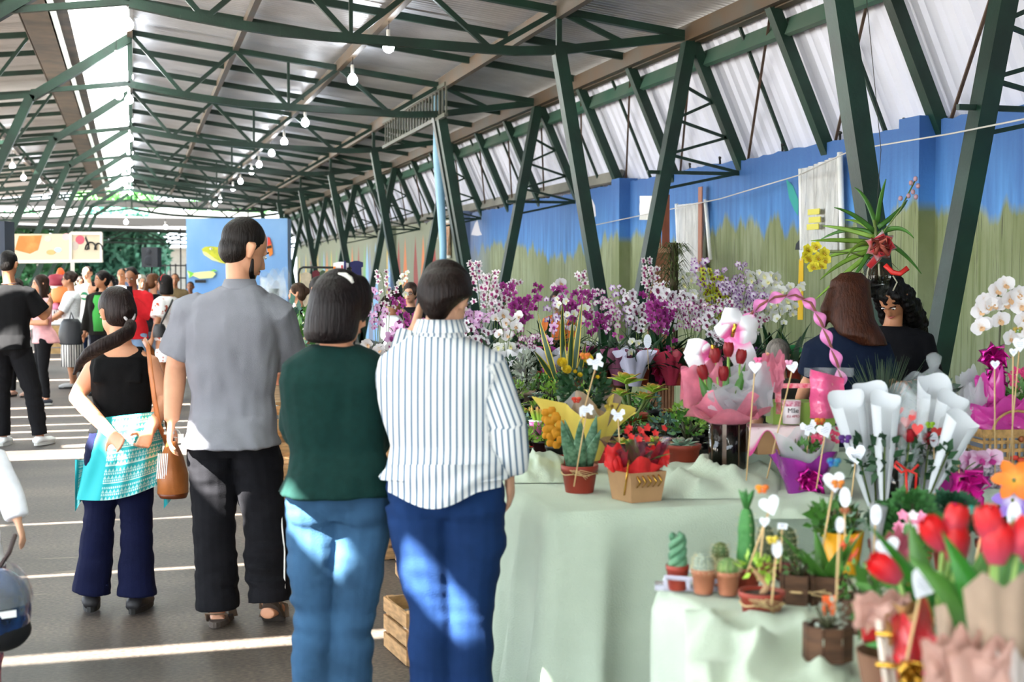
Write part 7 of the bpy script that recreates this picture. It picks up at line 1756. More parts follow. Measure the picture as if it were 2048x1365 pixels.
for lb_, px, w_, z_, h_ in (('low sage cloth covered riser under the tan carton', 1595, .44, TZ + .003, .10), ('small upper riser under the pink gift basket', 1610, .24, .885, .098)):
    p = at(px, 560, 5.56); q = MB(); q.lathe([(.001, 0), (.5, 0), (.5, .97), (.48, 1), (.001, 1)], 4, sq=0, cap=False); o = q.obj('riser', SAGE, None, False); o.location = (p.x, p.y, z_); o.rotation_euler.z = -YAW + PI / 4; o.scale = (1, 1, h_)
    o.data.transform(Matrix.Rotation(-PI / 4, 4, 'Z') @ Matrix.Diagonal((w_ * 1.414, .17 * 1.414, 1, 1)) @ Matrix.Rotation(PI / 4, 4, 'Z')); tag(o, lb_, 'box')
# g brown box with pink cloth
t = thing('gift_box', 'tan carton with a pale pink scalloped cloth over it', 'box', T1(1545, 905, .885)); q = MB(); q.box((0, 0, .05), (.17, .13, .10), -YAW + .2); q.obj('carton', KRAFT, t, False)
q = MB(); q.grid(lambda u, v_: RGT * (-.105 + .21 * u) + FLAT * lerp(.07, -.085, min(1, v_ * 1.5)) + V((0, 0, .104 - max(0, v_ - .62) * .16 * (1 + .8 * math.cos(u * 2 * PI * 1.5)))), 30, 12, tf=lambda u, v_: max(.01, v_)); q.obj('pink_cloth', mat('pale_pink_cloth', '#f2dadb', .7, attr=(.86, .95), col2='#e0559a'), t)
# h purple foil pot
t = thing('wrapped_plant', 'pink kalanchoe in white paper and shiny purple foil with a magenta pull bow', 'flower pot', T1(1607, 995)); P0 = t.location; dd = (P0 - CAM).dot(FWD); pot(t, .05, .08, TERRA)
paper_cone(t, PURF, .052, .115, .155, .0, .16, 4, 2, name='purple_foil', hv=.22); paper_cone(t, FROST, .05, .095, .19, .01, .2, 4, 3, name='white_paper', hv=.3)
bow(t, -FLAT * .09 + V((0, 0, .075)), .055, MAGF, 8, 3, 2, wd=.22)
q = MB(); foliage(q, 90, (0, 0, .16), (.07, .06, .04), .035, 5); stuff(q.obj('foliage', LEAFM, t)); g_ = random.Random(4)
fl = 0
for k in range(46): p = at(g_.uniform(1622, 1705), g_.uniform(858, 886), dd) - P0 + FLAT * g_.uniform(-.04, .03); mobj('flower', small_flower(g_.choice(('#d0436a', '#e87a90', '#c93a5a')), .010), t, M4(p, FACE + V((g_.uniform(-.5, .5), 0, .7)), 0, 1))
# i wrapped roses, white paper cones
def rosewrap(label, x0, y0, x1, y1, r1, m, d, rose=None, seed=1, hearts=0, group='single roses in wrapping cones'):
    """cone from its foot pixel (x0,y0) to its mouth (x1,y1)"""
    P0 = at(x0, y0, d); ax = at(x1, y1, d) - P0; L_ = ax.length; t = thing('wrapped_rose', label, 'bouquet', P0, 0, group); g_ = random.Random(seed)
    z = ax.normalized(); x = (RGT - z * RGT.dot(z)).normalized(); y = z.cross(x); q = MB(); ph = g_.uniform(0, 6)
    def fn(u, v_):
        a = lerp(-2.75, 2.75, v_) + PI / 2; rad = lerp(.012, r1 * 1.2, u ** .9) * (1 + .06 * math.sin(a * 3 + ph)); rad_y = rad * .62
        zz = L_ * u * (1 + .09 * math.sin(a) * u * u + .02 * math.sin(3 * a + ph)); return z * zz + x * (rad * math.cos(a)) + y * (rad_y * math.sin(a))
    q.grid(fn, 10, 22); q.obj('wrapper', m, t)
    q = MB(); q.tube([z * (-.03), z * (L_ * .62)], .003, 5); q.obj('stem', STEMG, t)
    if rose: mobj('flower', rose_me(rose, .030), t, M4(z * (L_ * .60), z - FLAT * .3, 0, 1.0))
    q = MB(); foliage(q, 26, z * (L_ * .45), (.03, .03, .06), .05, seed); stuff(q.obj('foliage', LEAFG, t))
    for k in range(hearts):
        q = MB(); c = z * (L_ * (.74 + .11 * (k % 2))) - FLAT * (r1 * .62) + x * (r1 * (.3 - .45 * k)); s_ = .020 if k == 0 else .012; q.poly([c + x * (a * s_) + z * (b_ * s_) for a, b_ in shape('heart')], 0, .001, FLAT); q.obj('red_heart', mat('heart_red', '#cf3d3a', .5), t, False)
    return t
rosewrap('large plain white paper cone at the left of the wrapped roses', 1742, 1012, 1692, 798, .050, WHTP, 4.75, None, 1)
rosewrap('second plain white paper cone with an upturned mouth', 1752, 1010, 1742, 782, .050, WHTP, 4.85, None, 2)
rosewrap('third white paper cone, squarish, left of the clear rose cones', 1768, 1005, 1770, 800, .042, WHTP, 4.68, None, 3)
rosewrap('clear cone with dark red rose and red hearts, middle of the wrapped roses', 1806, 1000, 1826, 806, .048, CELLO, 4.7, '#9c1420', 4, 2)
rosewrap('clear heart-printed cone with a dark red rose, behind the third white cone', 1800, 1000, 1800, 788, .045, CELLO, 4.82, '#8c101c', 5, 2)
rosewrap('tall white paper cone at the back with a square mouth', 1840, 1000, 1872, 768, .052, WHTP, 4.95, None, 6)
rosewrap('clear cone with a dark red rose, right of the middle one', 1845, 1000, 1866, 815, .045, CELLO, 4.78, '#9c1420', 7, 1)
rosewrap('white paper cone leaning right with a heart print', 1850, 1000, 1905, 800, .046, WHTP, 4.88, '#9c1420', 8, 1)
rosewrap('short white paper cone tilted far to the right beside the woven basket', 1862, 985, 1925, 838, .048, WHTP, 4.62, None, 9)
rosewrap('narrow clear cone with a red heart behind the left white cones', 1780, 1000, 1832, 768, .04, CELLO, 4.98, '#a01a22', 10, 1)
bb = thing('ribbon_bow', 'thin red ribbon bow tied round the clear rose cones', 'ribbon', at(1812, 940, 4.62)); q = MB()
for pts in (((-22, -8), (-8, 6), (0, 0)), ((24, -10), (10, 4), (0, 0)), ((0, 0), (2, 40), (0, 62)), ((0, 0), (20, 8), (18, 50)), ((-22, -8), (-20, -16), (0, 0))): q.tube([RGT * (x * .0017) - V((0, 0, y * .0017)) for x, y in pts], .004, 6, flat=.3, up=FLAT)
q.obj('bow', mat('red_ribbon', '#d22a22', .4), bb)
q = MB(); q.lathe([(.07, 0), (.085, .16), (.08, .16), (.066, .01), (.001, .01)], 20); o = q.obj('glass_bucket', mat('vase_glass', '#dfe6e4', .02, trans=1.0), None); p = at(1800, 1005, 4.86); o.location = (p.x, p.y, TZ); tag(o, 'clear glass bucket holding the wrapped roses', 'bucket')
# dark grass and green plants behind the wrapped roses
t = thing('potted_plant', 'dark grassy plant behind the wrapped roses, before the navy T-shirt', 'flower pot', (T1(1765, 925).x, T1(1765, 925).y, TZ)); pot(t, .08, .12)
q = MB(); g_ = random.Random(3)
for k in range(110): a = g_.uniform(0, 6.28); l_ = g_.uniform(.2, .36); d = V((math.cos(a), math.sin(a), 0)); r_ = g_.uniform(.02, .17); q.tube([d * .03 + V((0, 0, .1)), d * r_ * .5 + V((0, 0, .1 + l_ * .6)), d * r_ + V((0, 0, .1 + l_))], [.003, .0025, .0006], 4)
stuff(q.obj('grass_blades', mat('grass_dark', '#22381f', .6, var=.3, vs=9), t))
# clear figure-like film knot at the column
t = thing('film_knot', 'clear cellophane wrapped pot tied in a knot at the foot of the slanted column', 'bouquet', (T1(1865, 930).x, T1(1865, 930).y, TZ)); d0 = (t.location - CAM).dot(FWD)
q = MB(); zt = at(1860, 705, d0).z - TZ; q.lathe([(.09, .0), (.11, .12), (.10, zt - .16), (.05, zt - .09), (.018, zt - .065), (.03, zt - .04), (.032, zt - .015), (.012, zt)], 18); q.obj('film', CELLO, t); pot(t, .06, .1, TERRA)
q = MB(); foliage(q, 140, (0, 0, zt - .2), (.08, .08, .08), .06, 6); stuff(q.obj('foliage', LEAFG, t))
# j pink moth orchid low
orchid('pale pink moth orchid lying low among the name cards at right', 1925, 4.8, 895, 'phalpink', 2, 4, '#b0208a', 71, .09, TZ, 1.0, 5, .14, '#d01c90', wraph=.10)
# k woven basket
t = thing('woven_basket', 'open-weave straw basket with an arched handle and pink film', 'basket', T1(2008, 935), -YAW + .12); WK = mat('straw_weave', '#a9824f', .75, var=.3, vs=40, bump=.5, bs=120); w_, l_, h_ = .25, .16, .155
for k in range(5):
    z = .012 + k * (h_ - .02) / 4; q = MB(); P = [(-w_ / 2, -l_ / 2, z), (w_ / 2, -l_ / 2, z), (w_ / 2, l_ / 2, z), (-w_ / 2, l_ / 2, z)]
    for i in range(4): q.bar(P[i], P[(i + 1) % 4], .008, .014 if k < 4 else .034)
    q.obj('weave_band', WK, t, False)
for k in range(11):
    for sy in (-1, 1): q = MB(); x = -w_ / 2 + w_ * k / 10; q.bar((x, sy * l_ / 2, 0), (x, sy * l_ / 2, h_), .009, .005, up=V((0, 1, 0))); q.obj('stave', WK, t, False)
q = MB(); q.box((0, 0, .075), (w_ - .02, l_ - .02, .14)); q.obj('lining', mat('grey_lining', '#7d8490', .7), t, False)
q = MB(); q.tube([(-.09, -.085, h_)] + [(-.09 + .2 * (.5 - .5 * math.cos(a)), -.085, h_ + .085 * math.sin(a)) for a in [PI * k / 12 for k in range(1, 12)]] + [(.11, -.085, h_)], .0055, 8); q.obj('handle', WK, t)
q = MB(); q.ell((.03, -l_ / 2 - .008, .125), (.013, .008, .013), 10, 8); q.obj('wooden_bead', mat('bead', '#8a4a26', .4), t)
gauze(t, (-.02, -.0, h_ + .055), .15, .07, PINKF, 3, 4, 'pink_film'); gauze(t, (-.05, .03, h_ + .12), .06, .10, PINKF, 5, 3, 'pink_film'); gauze(t, (-.12, .02, h_ + .10), .05, .09, FROST, 6, 3, 'clear_film'); 
q = MB(); 
for k in range(3): q.ell((.0 + .03 * k, -l_ / 2 - .012, .05 - .01 * k), (.02, .006, .011), 8, 6)
q.obj('red_petals', mat('petal_red', '#c93a2c', .5), t)
# l tall white moth orchid with magenta bow
t = thing('potted_orchid', 'tall white moth orchid with a magenta foil bow at the right edge', 'flower pot', T1(2000, 945) + FLAT * .42); P0 = t.location; dd = (P0 - CAM).dot(FWD); pot(t, .06, .11, mat('white_pot', '#e6e4e2', .4))
fp_ = [(1970, 603), (1994, 582), (2010, 570), (1962, 622), (1988, 610), (2020, 598), (1966, 650), (1976, 612), (2042, 612), (2048, 640), (2012, 607), (2038, 588), (2000, 640), (1962, 655), (2052, 660), (2022, 678)]
q = MB(); q.tube([(0, 0, .1), at(1998, 700, dd) - P0, at(2002, 620, dd) - P0, at(1996, 590, dd) - P0, at(1975, 600, dd) - P0], .004, 6); so = q.obj('flower_stem', STEMD, t)
q = MB(); q.tube([(0.02, 0, .1), at(2035, 740, dd) - P0, at(2046, 620, dd) - P0, at(2030, 590, dd) - P0], .004, 6); so2 = q.obj('flower_stem', STEMD, t)
g_ = random.Random(5)
for i, (px, py) in enumerate(fp_): mobj('flower', flower_me('phal'), so if px < 2015 else so2, M4(at(px, py, dd - .02 - .02 * (i % 3)) - P0, FACE + RGT * g_.uniform(-.35, .2) + V((0, 0, g_.uniform(-.3, .15))), 0, .9))
spread_leaves(t, 6, leafme('phl', LEAFG, L=.2, W=.07, droop=.6, fold=.3, n=6), .015, .1, (.4, .9), (.8, 1.1), 3)
bow(t, at(1985, 715, dd - .05) - P0, .075, MAGF, 7, 2, 1, wd=.24); bow(t, at(1990, 752, dd - .05) - P0, .06, MAGF, 5, 2, 5, wd=.24)
gauze(t, at(1982, 785, dd - .04) - P0, .06, .07, PINKF, 9, 3, 'pink_film'); gauze(t, at(1945, 785, dd) - P0, .07, .09, FROST, 10, 3, 'clear_film')
# m kalanchoe pink right edge
t = thing('potted_plant', 'bright pink kalanchoe at the right edge behind the basket', 'flower pot', T1(2044, 935) + FLAT * .12); P0 = t.location; dd = (P0 - CAM).dot(FWD); pot(t, .055, .1, TERRA); g_ = random.Random(6)
q = MB(); foliage(q, 120, at(2040, 800, dd) - P0, (.07, .06, .08), .05, 5); stuff(q.obj('foliage', LEAFM, t)); q = MB(); q.tube([(0, 0, .09), at(2040, 790, dd) - P0], .005, 5); q.obj('stem', STEMG, t)
for k in range(40): mobj('flower', small_flower('#d5417c', .012), t, M4(at(g_.uniform(2018, 2062), g_.uniform(738, 778), dd) - P0, FACE + V((g_.uniform(-.5, .5), 0, .6)), 0, 1))
# leopard print pouch, orange and purple blooms at right
t = thing('gift_pouch', 'leopard patterned grey pouch under the basket', 'bag', T1(1985, 975)); LEO = mat('leopard_print', '#b7a8b0', .6, col2='#2a2436', vs=70); q = MB(); q.rings([[V((a_ * .09 * math.cos(k), .03 * math.sin(k), z)) for k in [2 * PI * i / 16 for i in range(16)]] for z, a_ in ((0, .8), (.03, 1), (.07, .95), (.10, .7), (.105, .4))]); o = q.obj('pouch', LEO, t); o.rotation_euler.z = -YAW
def biglily(label, px, py, d, col, col2, r_, group=None):
    P0 = at(px, py, d); t = thing('flower_head', label, 'flower', P0); q = MB()
    for k in range(6): petal(q, k * PI / 3 + .3, .004, r_, r_ * .62, .4, n=5, cup=.5)
    mobj('petals', q.mesh('petals', mat('lily' + col[1:], col2, .5, attr=(.05, .5), col2=col, trl=.25)), t, M4((0, 0, 0), FACE + V((-.3, 0, .3)), .2, 1)); q = MB(); q.tube([(0, 0, 0), V((.02, .03, -(P0.z - TZ) + .0))], .004, 6); q.obj('stem', STEMG, t); return t
biglily('orange paper-like bloom at the right edge over the purple pansy', 2028, 960, 3.55, '#ea7a22', '#e8a23a', .055); biglily('purple and white pansy at the right edge below the orange bloom', 2025, 1000, 3.55, '#8a6ac0', '#d8cfe8', .05)
# ================================================================== nearest table
# cactus tray
tr = thing('cactus_tray', 'clear plastic carry tray holding the row of small cacti', 'tray', T1(1395, 1182)); q = MB(); d0 = (tr.location - CAM).dot(FWD); u_ = d0 / FP
q.bar(at(1328, 1155, d0 - .03) - tr.location, at(1472, 1166, d0 - .06) - tr.location, .004, .012, up=V((0, 0, 1))); q.bar(at(1345, 1140, d0 + .08) - tr.location, at(1470, 1150, d0 + .06) - tr.location, .004, .012); q.box(V((0, .03, .004)), (.19, .09, .006), -YAW - .1)
for px in (1330, 1375, 1425, 1470): q.bar(at(px, 1157, d0 - .04) - tr.location, at(px + 2, 1182, d0 - .04) - tr.location, .003, .01)
q.obj('frame', mat('smoky_clear_plastic', '#c6c4d4', .1, alpha=.55, coat=.5), tr)
def cactus(label, px, pyb, kind, r_, h_, m, pm, pr=.028, ph=.05, z=TZ + .004, seed=1, d=None, ribs=10, fingers=0):
    p = onz(px, pyb, z); p.z = z; t = thing('potted_cactus', label, 'flower pot', p, 0, 'small cacti in pots'); pot(t, pr, ph, pm)
    g_ = random.Random(seed); zb = ph * .85; sp = MB(); q = MB()
    if kind == 'twist':
        for s_ in range(3):
            q.tube([V((r_ * .8 * math.cos(a_ + s_ * 2.09), r_ * .8 * math.sin(a_ + s_ * 2.09), zb + h_ * a_ / 7.5)) for a_ in [.5 * k for k in range(16)]], [r_ * .62 * (1 - .02 * k) for k in range(16)], 9)
        q.obj('body', m, t)
    else:
        n, st_ = ribs * 4, 14; rs = []
        for i in range(st_ + 1):
            v_ = i / st_; zz = zb - .004 + h_ * v_; rr_ = r_ * (math.sin(PI * (.16 + .83 * v_)) ** .5 if kind == 'ball' else (math.sin(PI * min(1, .3 + .7 * v_)) ** .35 if v_ > .6 else .93 + .07 * math.sin(v_ * 9)))
            ring = []
            for k in range(n):
                a = 2 * PI * k / n; w_ = 1 + (.10 if kind != 'fuzz' else .03) * math.cos(a * ribs); ring.append(V((rr_ * w_ * math.cos(a), rr_ * w_ * math.sin(a), zz)))
                if k % 4 == 0 and i % 2 == 0 and i < st_: 
                    c = ring[-1]; 
                    for e in range(3): d_ = (V((math.cos(a), math.sin(a), .3)) + V((g_.uniform(-.6, .6), g_.uniform(-.6, .6), g_.uniform(-.5, .5)))).normalized(); sp.tube([c, c + d_ * .009], [.0005, .0002], 3)
            rs.append(ring)
        q.rings(rs)
        for e in range(5 * fingers): a = e * 1.26; q.tube([(0, 0, zb + h_ * .95), (.012 * math.cos(a), .012 * math.sin(a), zb + h_ + .02), (.02 * math.cos(a), .02 * math.sin(a), zb + h_ + .035)], [.008, .006, .001], 6)
        q.obj('body', m, t); stuff(sp.obj('spines', mat('spines_pale', '#d8cfa6', .6), t))
    return t
CG = lambda n, c, c2, vs=30: mat('cactus_' + n, c, .6, col2=c2, vs=vs, bump=.4, bs=90)
cactus('blue-green twisted cactus at the left end of the tray', 1355, 1180, 'twist', .018, .085, CG('bluegreen', '#4a7a5c', '#5f8a68'), TERRA, .028, .062)
cactus('fuzzy grey ball cactus, second in the tray', 1407, 1187, 'fuzz', .027, .052, CG('fuzzy', '#6c7a6a', '#9aa596', 120), CLAY, .030, .06, ribs=16)
cactus('golden barrel cactus with clear ribs in front of the tray', 1456, 1190, 'ball', .026, .045, CG('golden', '#4c7440', '#7c9450'), CLAY, .029, .058, ribs=12)
cactus('dark spiky cactus behind the golden barrel', 1440, 1170, 'fuzz', .024, .065, CG('dark', '#3c5a30', '#6a6a38'), CLAY, .028, .055, z=TZ + .01)
cactus('tall lobed green cactus in a red pot', 1492, 1178, 'column', .024, .165, CG('tall', '#2f6a30', '#3f7c3a'), TERRA, .038, .055, ribs=4, fingers=1)
cactus('woolly dark column cactus right of the tall one', 1530, 1160, 'fuzz', .026, .105, CG('woolly', '#3a4a30', '#6e7056', 90), CLAY, .03, .05, ribs=14)
cactus('dark hairy column cactus behind the white label', 1572, 1160, 'fuzz', .029, .10, CG('hairy', '#2c4022', '#55603a', 90), mat('maroon_pot', '#6e2a2e', .5), .034, .05, ribs=14)
t = thing('potted_succulent', 'red pot with a twisted bonsai succulent, tied with raffia', 'flower pot', T1(1523, 1236)); pot(t, .052, .062, TERRA, taper=.8); raffia(t, .050, .035); q = MB(); q.tube([(0, 0, .05), (.015, 0, .075), (-.01, 0, .10), (-.03, 0, .12)], [.009, .009, .006, .004], 8); q.tube([(.0, 0, .085), (.03, 0, .11)], [.006, .004], 6); q.obj('trunk', mat('bonsai_trunk', '#b08a64', .7), t)
q = MB(); foliage(q, 34, (-.01, 0, .12), (.045, .03, .02), .028, 4); stuff(q.obj('foliage', SUC['lime'], t))
def woodpot(label, px, py, w_, h_, plant, sd, n=6, rope=True, z=TZ):
    p = onz(px, py, z); p.z = z; t = thing('wooden_planter', label, 'flower pot', p, -YAW + .4); q = MB()
    for k in range(n):
        a = 2 * PI * (k + .5) / n; q = MB(); c = V((w_ / 2 * .86 * math.cos(a), w_ / 2 * .86 * math.sin(a), h_ / 2)); q.box(c, (.008, w_ / 2 * 2 * math.sin(PI / n) * .92, h_), a); q.obj('board', WOODP, t, False)
    q = MB(); q.lathe([(.001, h_ * .8), (w_ / 2 * .82, h_ * .82), (.001, h_ * .86)], n); q.obj('soil', SOIL, t)
    if rope == 'cloth': q = MB(); q.lathe([(w_ / 2 * .97, h_ * .52), (w_ / 2 * .98, h_ * .72)], n, cap=False); o = q.obj('cloth_band', SAGE, t, False); o.rotation_euler.z = PI / n * 0
    elif rope: q = MB(); q.tube([(w_ / 2 * .97 * math.cos(a), w_ / 2 * .97 * math.sin(a), h_ * .45) for a in [2 * PI * k / 18 for k in range(19)]], .003, 5); q.tube([(0, -w_ / 2 - .005, h_ * .45), (.03, -w_ / 2 - .02, h_ * .55), (.035, -w_ / 2 - .02, h_ * .3), (0, -w_ / 2 - .005, h_ * .4)], .002, 4); q.obj('rope', RAFF, t)
    if plant: plant(t)
    return t
def coral(t):
    spread_leaves(t, 9, leafme('cor', LEAFM, L=.16, W=.045, droop=.25, fold=.4, n=6), .01, .05, (.8, 1.35), (.7, 1.1), 6)
    q = MB(); q.tube([(.03, 0, .05), (.045, -.02, .13)], .004, 6)
    for k in range(7): a = k * .9; q.tube([(.045, -.02, .10 + .006 * k), (.045 + .02 * math.cos(a), -.02 + .015 * math.sin(a), .115 + .006 * k), (.045 + .028 * math.cos(a), -.02 + .02 * math.sin(a), .13 + .006 * k)], [.005, .005, .001], 6)
    q.obj('coral_bloom', mat('coral', '#e5603f', .5), t)
woodpot('rustic wooden planter tied with raffia, left one behind the bonsai pot', 1598, 1205, .085, .07, lambda t: jade(t, SUC['dark'], .04, .055, 40, .02, 3), 1, 4)
woodpot('rustic wooden planter with green blades and a coral bloom', 1655, 1205, .09, .068, coral, 2, 4)
woodpot('wooden planter with a cloth band in front on the bunched cloth', 1655, 1318, .098, .068, lambda t: jade(t, SUC['grey'], .036, .05, 40, .018, 5), 3, 8, 'cloth', z=TZ + .03)
woodpot('dark wooden planter half hidden behind the cloth-banded one', 1720, 1262, .10, .075, lambda t: jade(t, LEAFM, .05, .06, 60, .022, 6), 4, 4, False)
q = MB(); c = at(1662, 1212, 3.15); q.box(c, (.038, .003, .045), -YAW); o = q.obj('price_card', mat('orange_card', '#ef6a35', .6), None, False); tag(o, 'blank bright orange price card beside the wooden planters', 'tag')
# yellow pot
t = thing('potted_succulent', 'yellow pot with mixed succulents in the middle of the nearest table', 'flower pot', T1(1685, 1150)); P0 = t.location; dd = (P0 - CAM).dot(FWD); pot(t, .055, .115, mat('yellow_pot', '#e8a315', .4), rim=False, taper=.7)
q = MB(); foliage(q, 130, at(1665, 1045, dd) - P0, (.055, .05, .045), .04, 5, .8); stuff(q.obj('foliage', LEAFM, t)); jade(t, SUC['blue'], .05, .10, 70, .03, 8); q = MB(); q.tube([(0, 0, .1), at(1672, 1000, dd) - P0], .004, 5); q.obj('stem', STEMG, t)
spread_leaves(t, 8, fleshy('sp3', SUC['dark'], .09, .016, .01, .1), .02, .10, (.8, 1.3), (.7, 1), 3)
# conifers
CON = mat('juniper_green', '#2f6244', .6, var=.35, vs=15)
def conifer(label, px, py, top, w_, sd, m=CON):
    p = T1(px, py); t = thing('potted_conifer', label, 'flower pot', p); dd = (p - CAM).dot(FWD); pot(t, .05, .09, TERRA); H_ = at(px, top, dd).z - TZ; q = MB(); g_ = random.Random(sd)
    for k in range(520):
        a = g_.uniform(0, 6.28); zz = g_.uniform(.09, H_); r_ = w_ * math.sin(PI * (.12 + .8 * (zz - .09) / (H_ - .09))) * g_.uniform(.3, 1); c = V((r_ * math.cos(a), r_ * math.sin(a), zz)); d_ = V((math.cos(a), math.sin(a), g_.uniform(.2, 1.2))).normalized() * g_.uniform(.015, .03)
        s_ = d_.cross(V((0, 0, 1))).normalized() * .007; q.add([c, c + d_ * .5 + s_, c + d_, c + d_ * .5 - s_], [(0, 1, 2, 3)]); u2 = s_.cross(d_).normalized() * .006; q.add([c, c + d_ * .5 + u2, c + d_, c + d_ * .5 - u2], [(0, 1, 2, 3)])
    stuff(q.obj('foliage', m, t, False)); q = MB(); q.tube([(0, 0, .08), (0, 0, H_ * .9)], .006, 5); q.obj('trunk', STEMD, t)
conifer('round green conifer below the wrapped roses', 1822, 1170, 985, .075, 1, mat('conifer_green', '#3a6e35', .6, var=.3, vs=15)); conifer('blue-green juniper between the pink orchid and the tulips', 1900, 1140, 990, .085, 2); conifer('small dark conifer at the right of the juniper', 1990, 1150, 1020, .06, 3)
conifer('low green conifer under the name cards at the left of the round one', 1775, 1150, 1010, .045, 4, mat('conifer_green', '#3a6e35', .6))
t = thing('potted_plant', 'small pink and white blossoms below the conifers', 'flower pot', T1(1815, 1190)); P0 = t.location; dd = (P0 - CAM).dot(FWD); pot(t, .045, .08, TERRA); q = MB(); foliage(q, 70, (0, 0, .12), (.05, .05, .04), .035, 5); stuff(q.obj('foliage', LEAFM, t)); g_ = random.Random(3)
for k in range(20): mobj('flower', small_flower(g_.choice(('#e388a8', '#f1e6ea')), .014), t, M4(at(g_.uniform(1785, 1850), g_.uniform(1030, 1062), dd) - P0, FACE + V((0, 0, .4)), 0, 1))
# white flower-film funnel
t = thing('wrapped_rose', 'narrow white film cone standing among the cards in the middle', 'bouquet', at(1748, 1130, 3.6)); q = MB(); q.tube([(0, 0, 0), V((0, 0, .14)) + RGT * .005, V((0, 0, .2)) + RGT * .01], [.008, .03, .042], 14, flat=.5); q.obj('film', FROST, t); t.location.z = TZ
# ================================================================== tulips and kraft paper in the corner
def tulip_pot(label, px, D, heads, leaves, wrapm, potm, wh_=.16, wr_=.11, seed=1, zb=TZ):
    b_ = at(px, 560, D); b_.z = zb; t = thing('tulip_pot', label, 'flower pot', b_); pot(t, .065, .11, potm)
    for (x, y, tl, sc_) in heads:
        c = at(x, y, D - .03) - b_; mobj('flower', tulip_me('#d3181c', '#c04a60'), t, Matrix.Translation(c) @ Matrix.Rotation(tl, 4, FLAT) @ Matrix.Scale(sc_, 4)); q = MB(); q.tube([c + V((0, 0, .004)), c * .6 + V((0, 0, .02)), (0, 0, .1)], .004, 7); q.obj('flower_stem', mat('tulip_stem', '#8fb25c', .5), t)
    for k, (x, y, rot, L_, dr, sp_) in enumerate(leaves):
        me = leafme('tb%.2f%.1f' % (L_, dr), LEAFM if k % 2 else mat('leaf_glossy_green', '#2f7a24', .3, var=.2, vs=9, trl=.2), L=L_ * .8, W=.052, droop=dr * 1.5, fold=.35, n=8); mobj('leaf', me, t, Matrix.Translation(at(x, y + 15, D + .03 * (k % 3)) - b_) @ Matrix.Rotation(rot * 1.2, 4, FLAT) @ Matrix.Rotation(-YAW + sp_, 4, 'Z'))
    if wrapm: paper_cone(t, wrapm, .06, wr_, wh_, .0, .22, 5, seed, hv=.3)
    return t
D = 2.35
tulip_pot('pot of red tulips with broad glossy leaves, left of the kraft paper', 1868, 2.45, [(1913, 1125, -.05, 1.02), (1886, 1098, -.5, .95), (1905, 1075, .2, .9), (1797, 1160, -.9, .95)],
          [(1890, 1260, -.55, .22, .35, .3), (1875, 1250, -.25, .26, .2, -.4), (1905, 1260, .05, .24, .15, .2), (1870, 1270, -.95, .20, .5, 0), (1890, 1275, -1.25, .18, .4, .4), (1920, 1250, .25, .22, .2, -.3), (1895, 1235, -.4, .28, .2, .9), (1915, 1230, .12, .22, .2, .8)], None, REDP)
tulip_pot('pot of red tulips inside the tall kraft paper at the right edge', 1992, 2.28, [(1993, 1128, .0, 1.08), (2035, 1110, .35, 1.0), (1985, 1085, -.2, .95), (2060, 1130, .3, 1.0)],
          [(1975, 1230, -.3, .2, .2, .3), (2000, 1230, .1, .22, .15, -.3), (2030, 1230, .3, .22, .2, .2), (1960, 1240, -.5, .2, .3, .5)], None, TERRA)
t = thing('paper_wrap', 'tall pleated kraft paper sheet around the tulips at the right edge', 'paper', (at(1992, 560, 2.28).x, at(1992, 560, 2.28).y, TZ)); P0 = t.location
def kraftsheet(nm, m, x0, x1, yt0, yt1, d, seed, yb=1480, amp=.012, n=7):
    q = MB()
    def fn(u, v_): 
        x = lerp(x0, x1, u); pk = abs((u * n) % 1 - .5) * 2; yt = lerp(yt0, yt1, u) + 34 * pk; xb = lerp(x0, x1, u * .6 + .25)
        return at(lerp(xb, x, v_), lerp(yb, yt, v_), d - amp * 3 * math.sin(PI * u) + amp * (pk - .5) * (.4 + v_)) - P0
    q.grid(fn, n * 6, 12); return q.obj(nm, m, t)
kraftsheet('sheet', KRP, 1925, 2090, 1145, 1140, 2.12, 1, n=2, amp=.02); kraftsheet('sheet', KRP, 1868, 1960, 1180, 1290, 2.22, 2, n=2, amp=.02); kraftsheet('tissue_inner', mat('white_tissue', '#cfc6c0', .7, trl=.3, alpha=.8), 1975, 2085, 1300, 1290, 2.07, 3, n=3)
gauze(t, at(1905, 1330, 2.1) - P0, .055, .05, mat('dusty_pink_tissue', '#c49c8e', .6, trl=.3, bump=.3, bs=40), 3, 3, 'pink_tissue'); gauze(t, at(1960, 1345, 2.05) - P0, .05, .035, mat('dusty_pink_tissue', '#c49c8e', .6), 5, 3, 'pink_tissue')
# hamper with red and gold ribbons
t = thing('ribbon_hamper', 'white rattan hamper with red film, gold and red ribbons under the tulips', 'basket', (at(1800, 560, 2.5).x, at(1800, 560, 2.5).y, TZ)); P0 = t.location
RAT = mat('white_rattan', '#d8cbbb', .5)
for k in range(4):
    q = MB(); a = at(1757 + k * 16, 1240, 2.42 + .01 * k) - P0; b_ = at(1778 + k * 14, 1400, 2.42 + .01 * k) - P0; q.tube([a, b_], .0065, 8); q.obj('rattan_rod', RAT, t)
for y in (1268, 1330): q = MB(); q.tube([at(1752, y, 2.41) - P0, at(1790, y + 3, 2.40) - P0, at(1830, y, 2.42) - P0], .005, 6); q.obj('gold_wire', GOLDR, t)
gauze(t, at(1765, 1225, 2.43) - P0, .055, .030, mat('pale_pink_tissue', '#cfa698', .6, trl=.3, bump=.3, bs=40), 2, 3, 'pink_tissue'); gauze(t, at(1830, 1290, 2.38) - P0, .04, .055, mat('red_film', '#c8323a', .2, alpha=.8, coat=.4, bump=.5, bs=30), 4, 3, 'red_film')
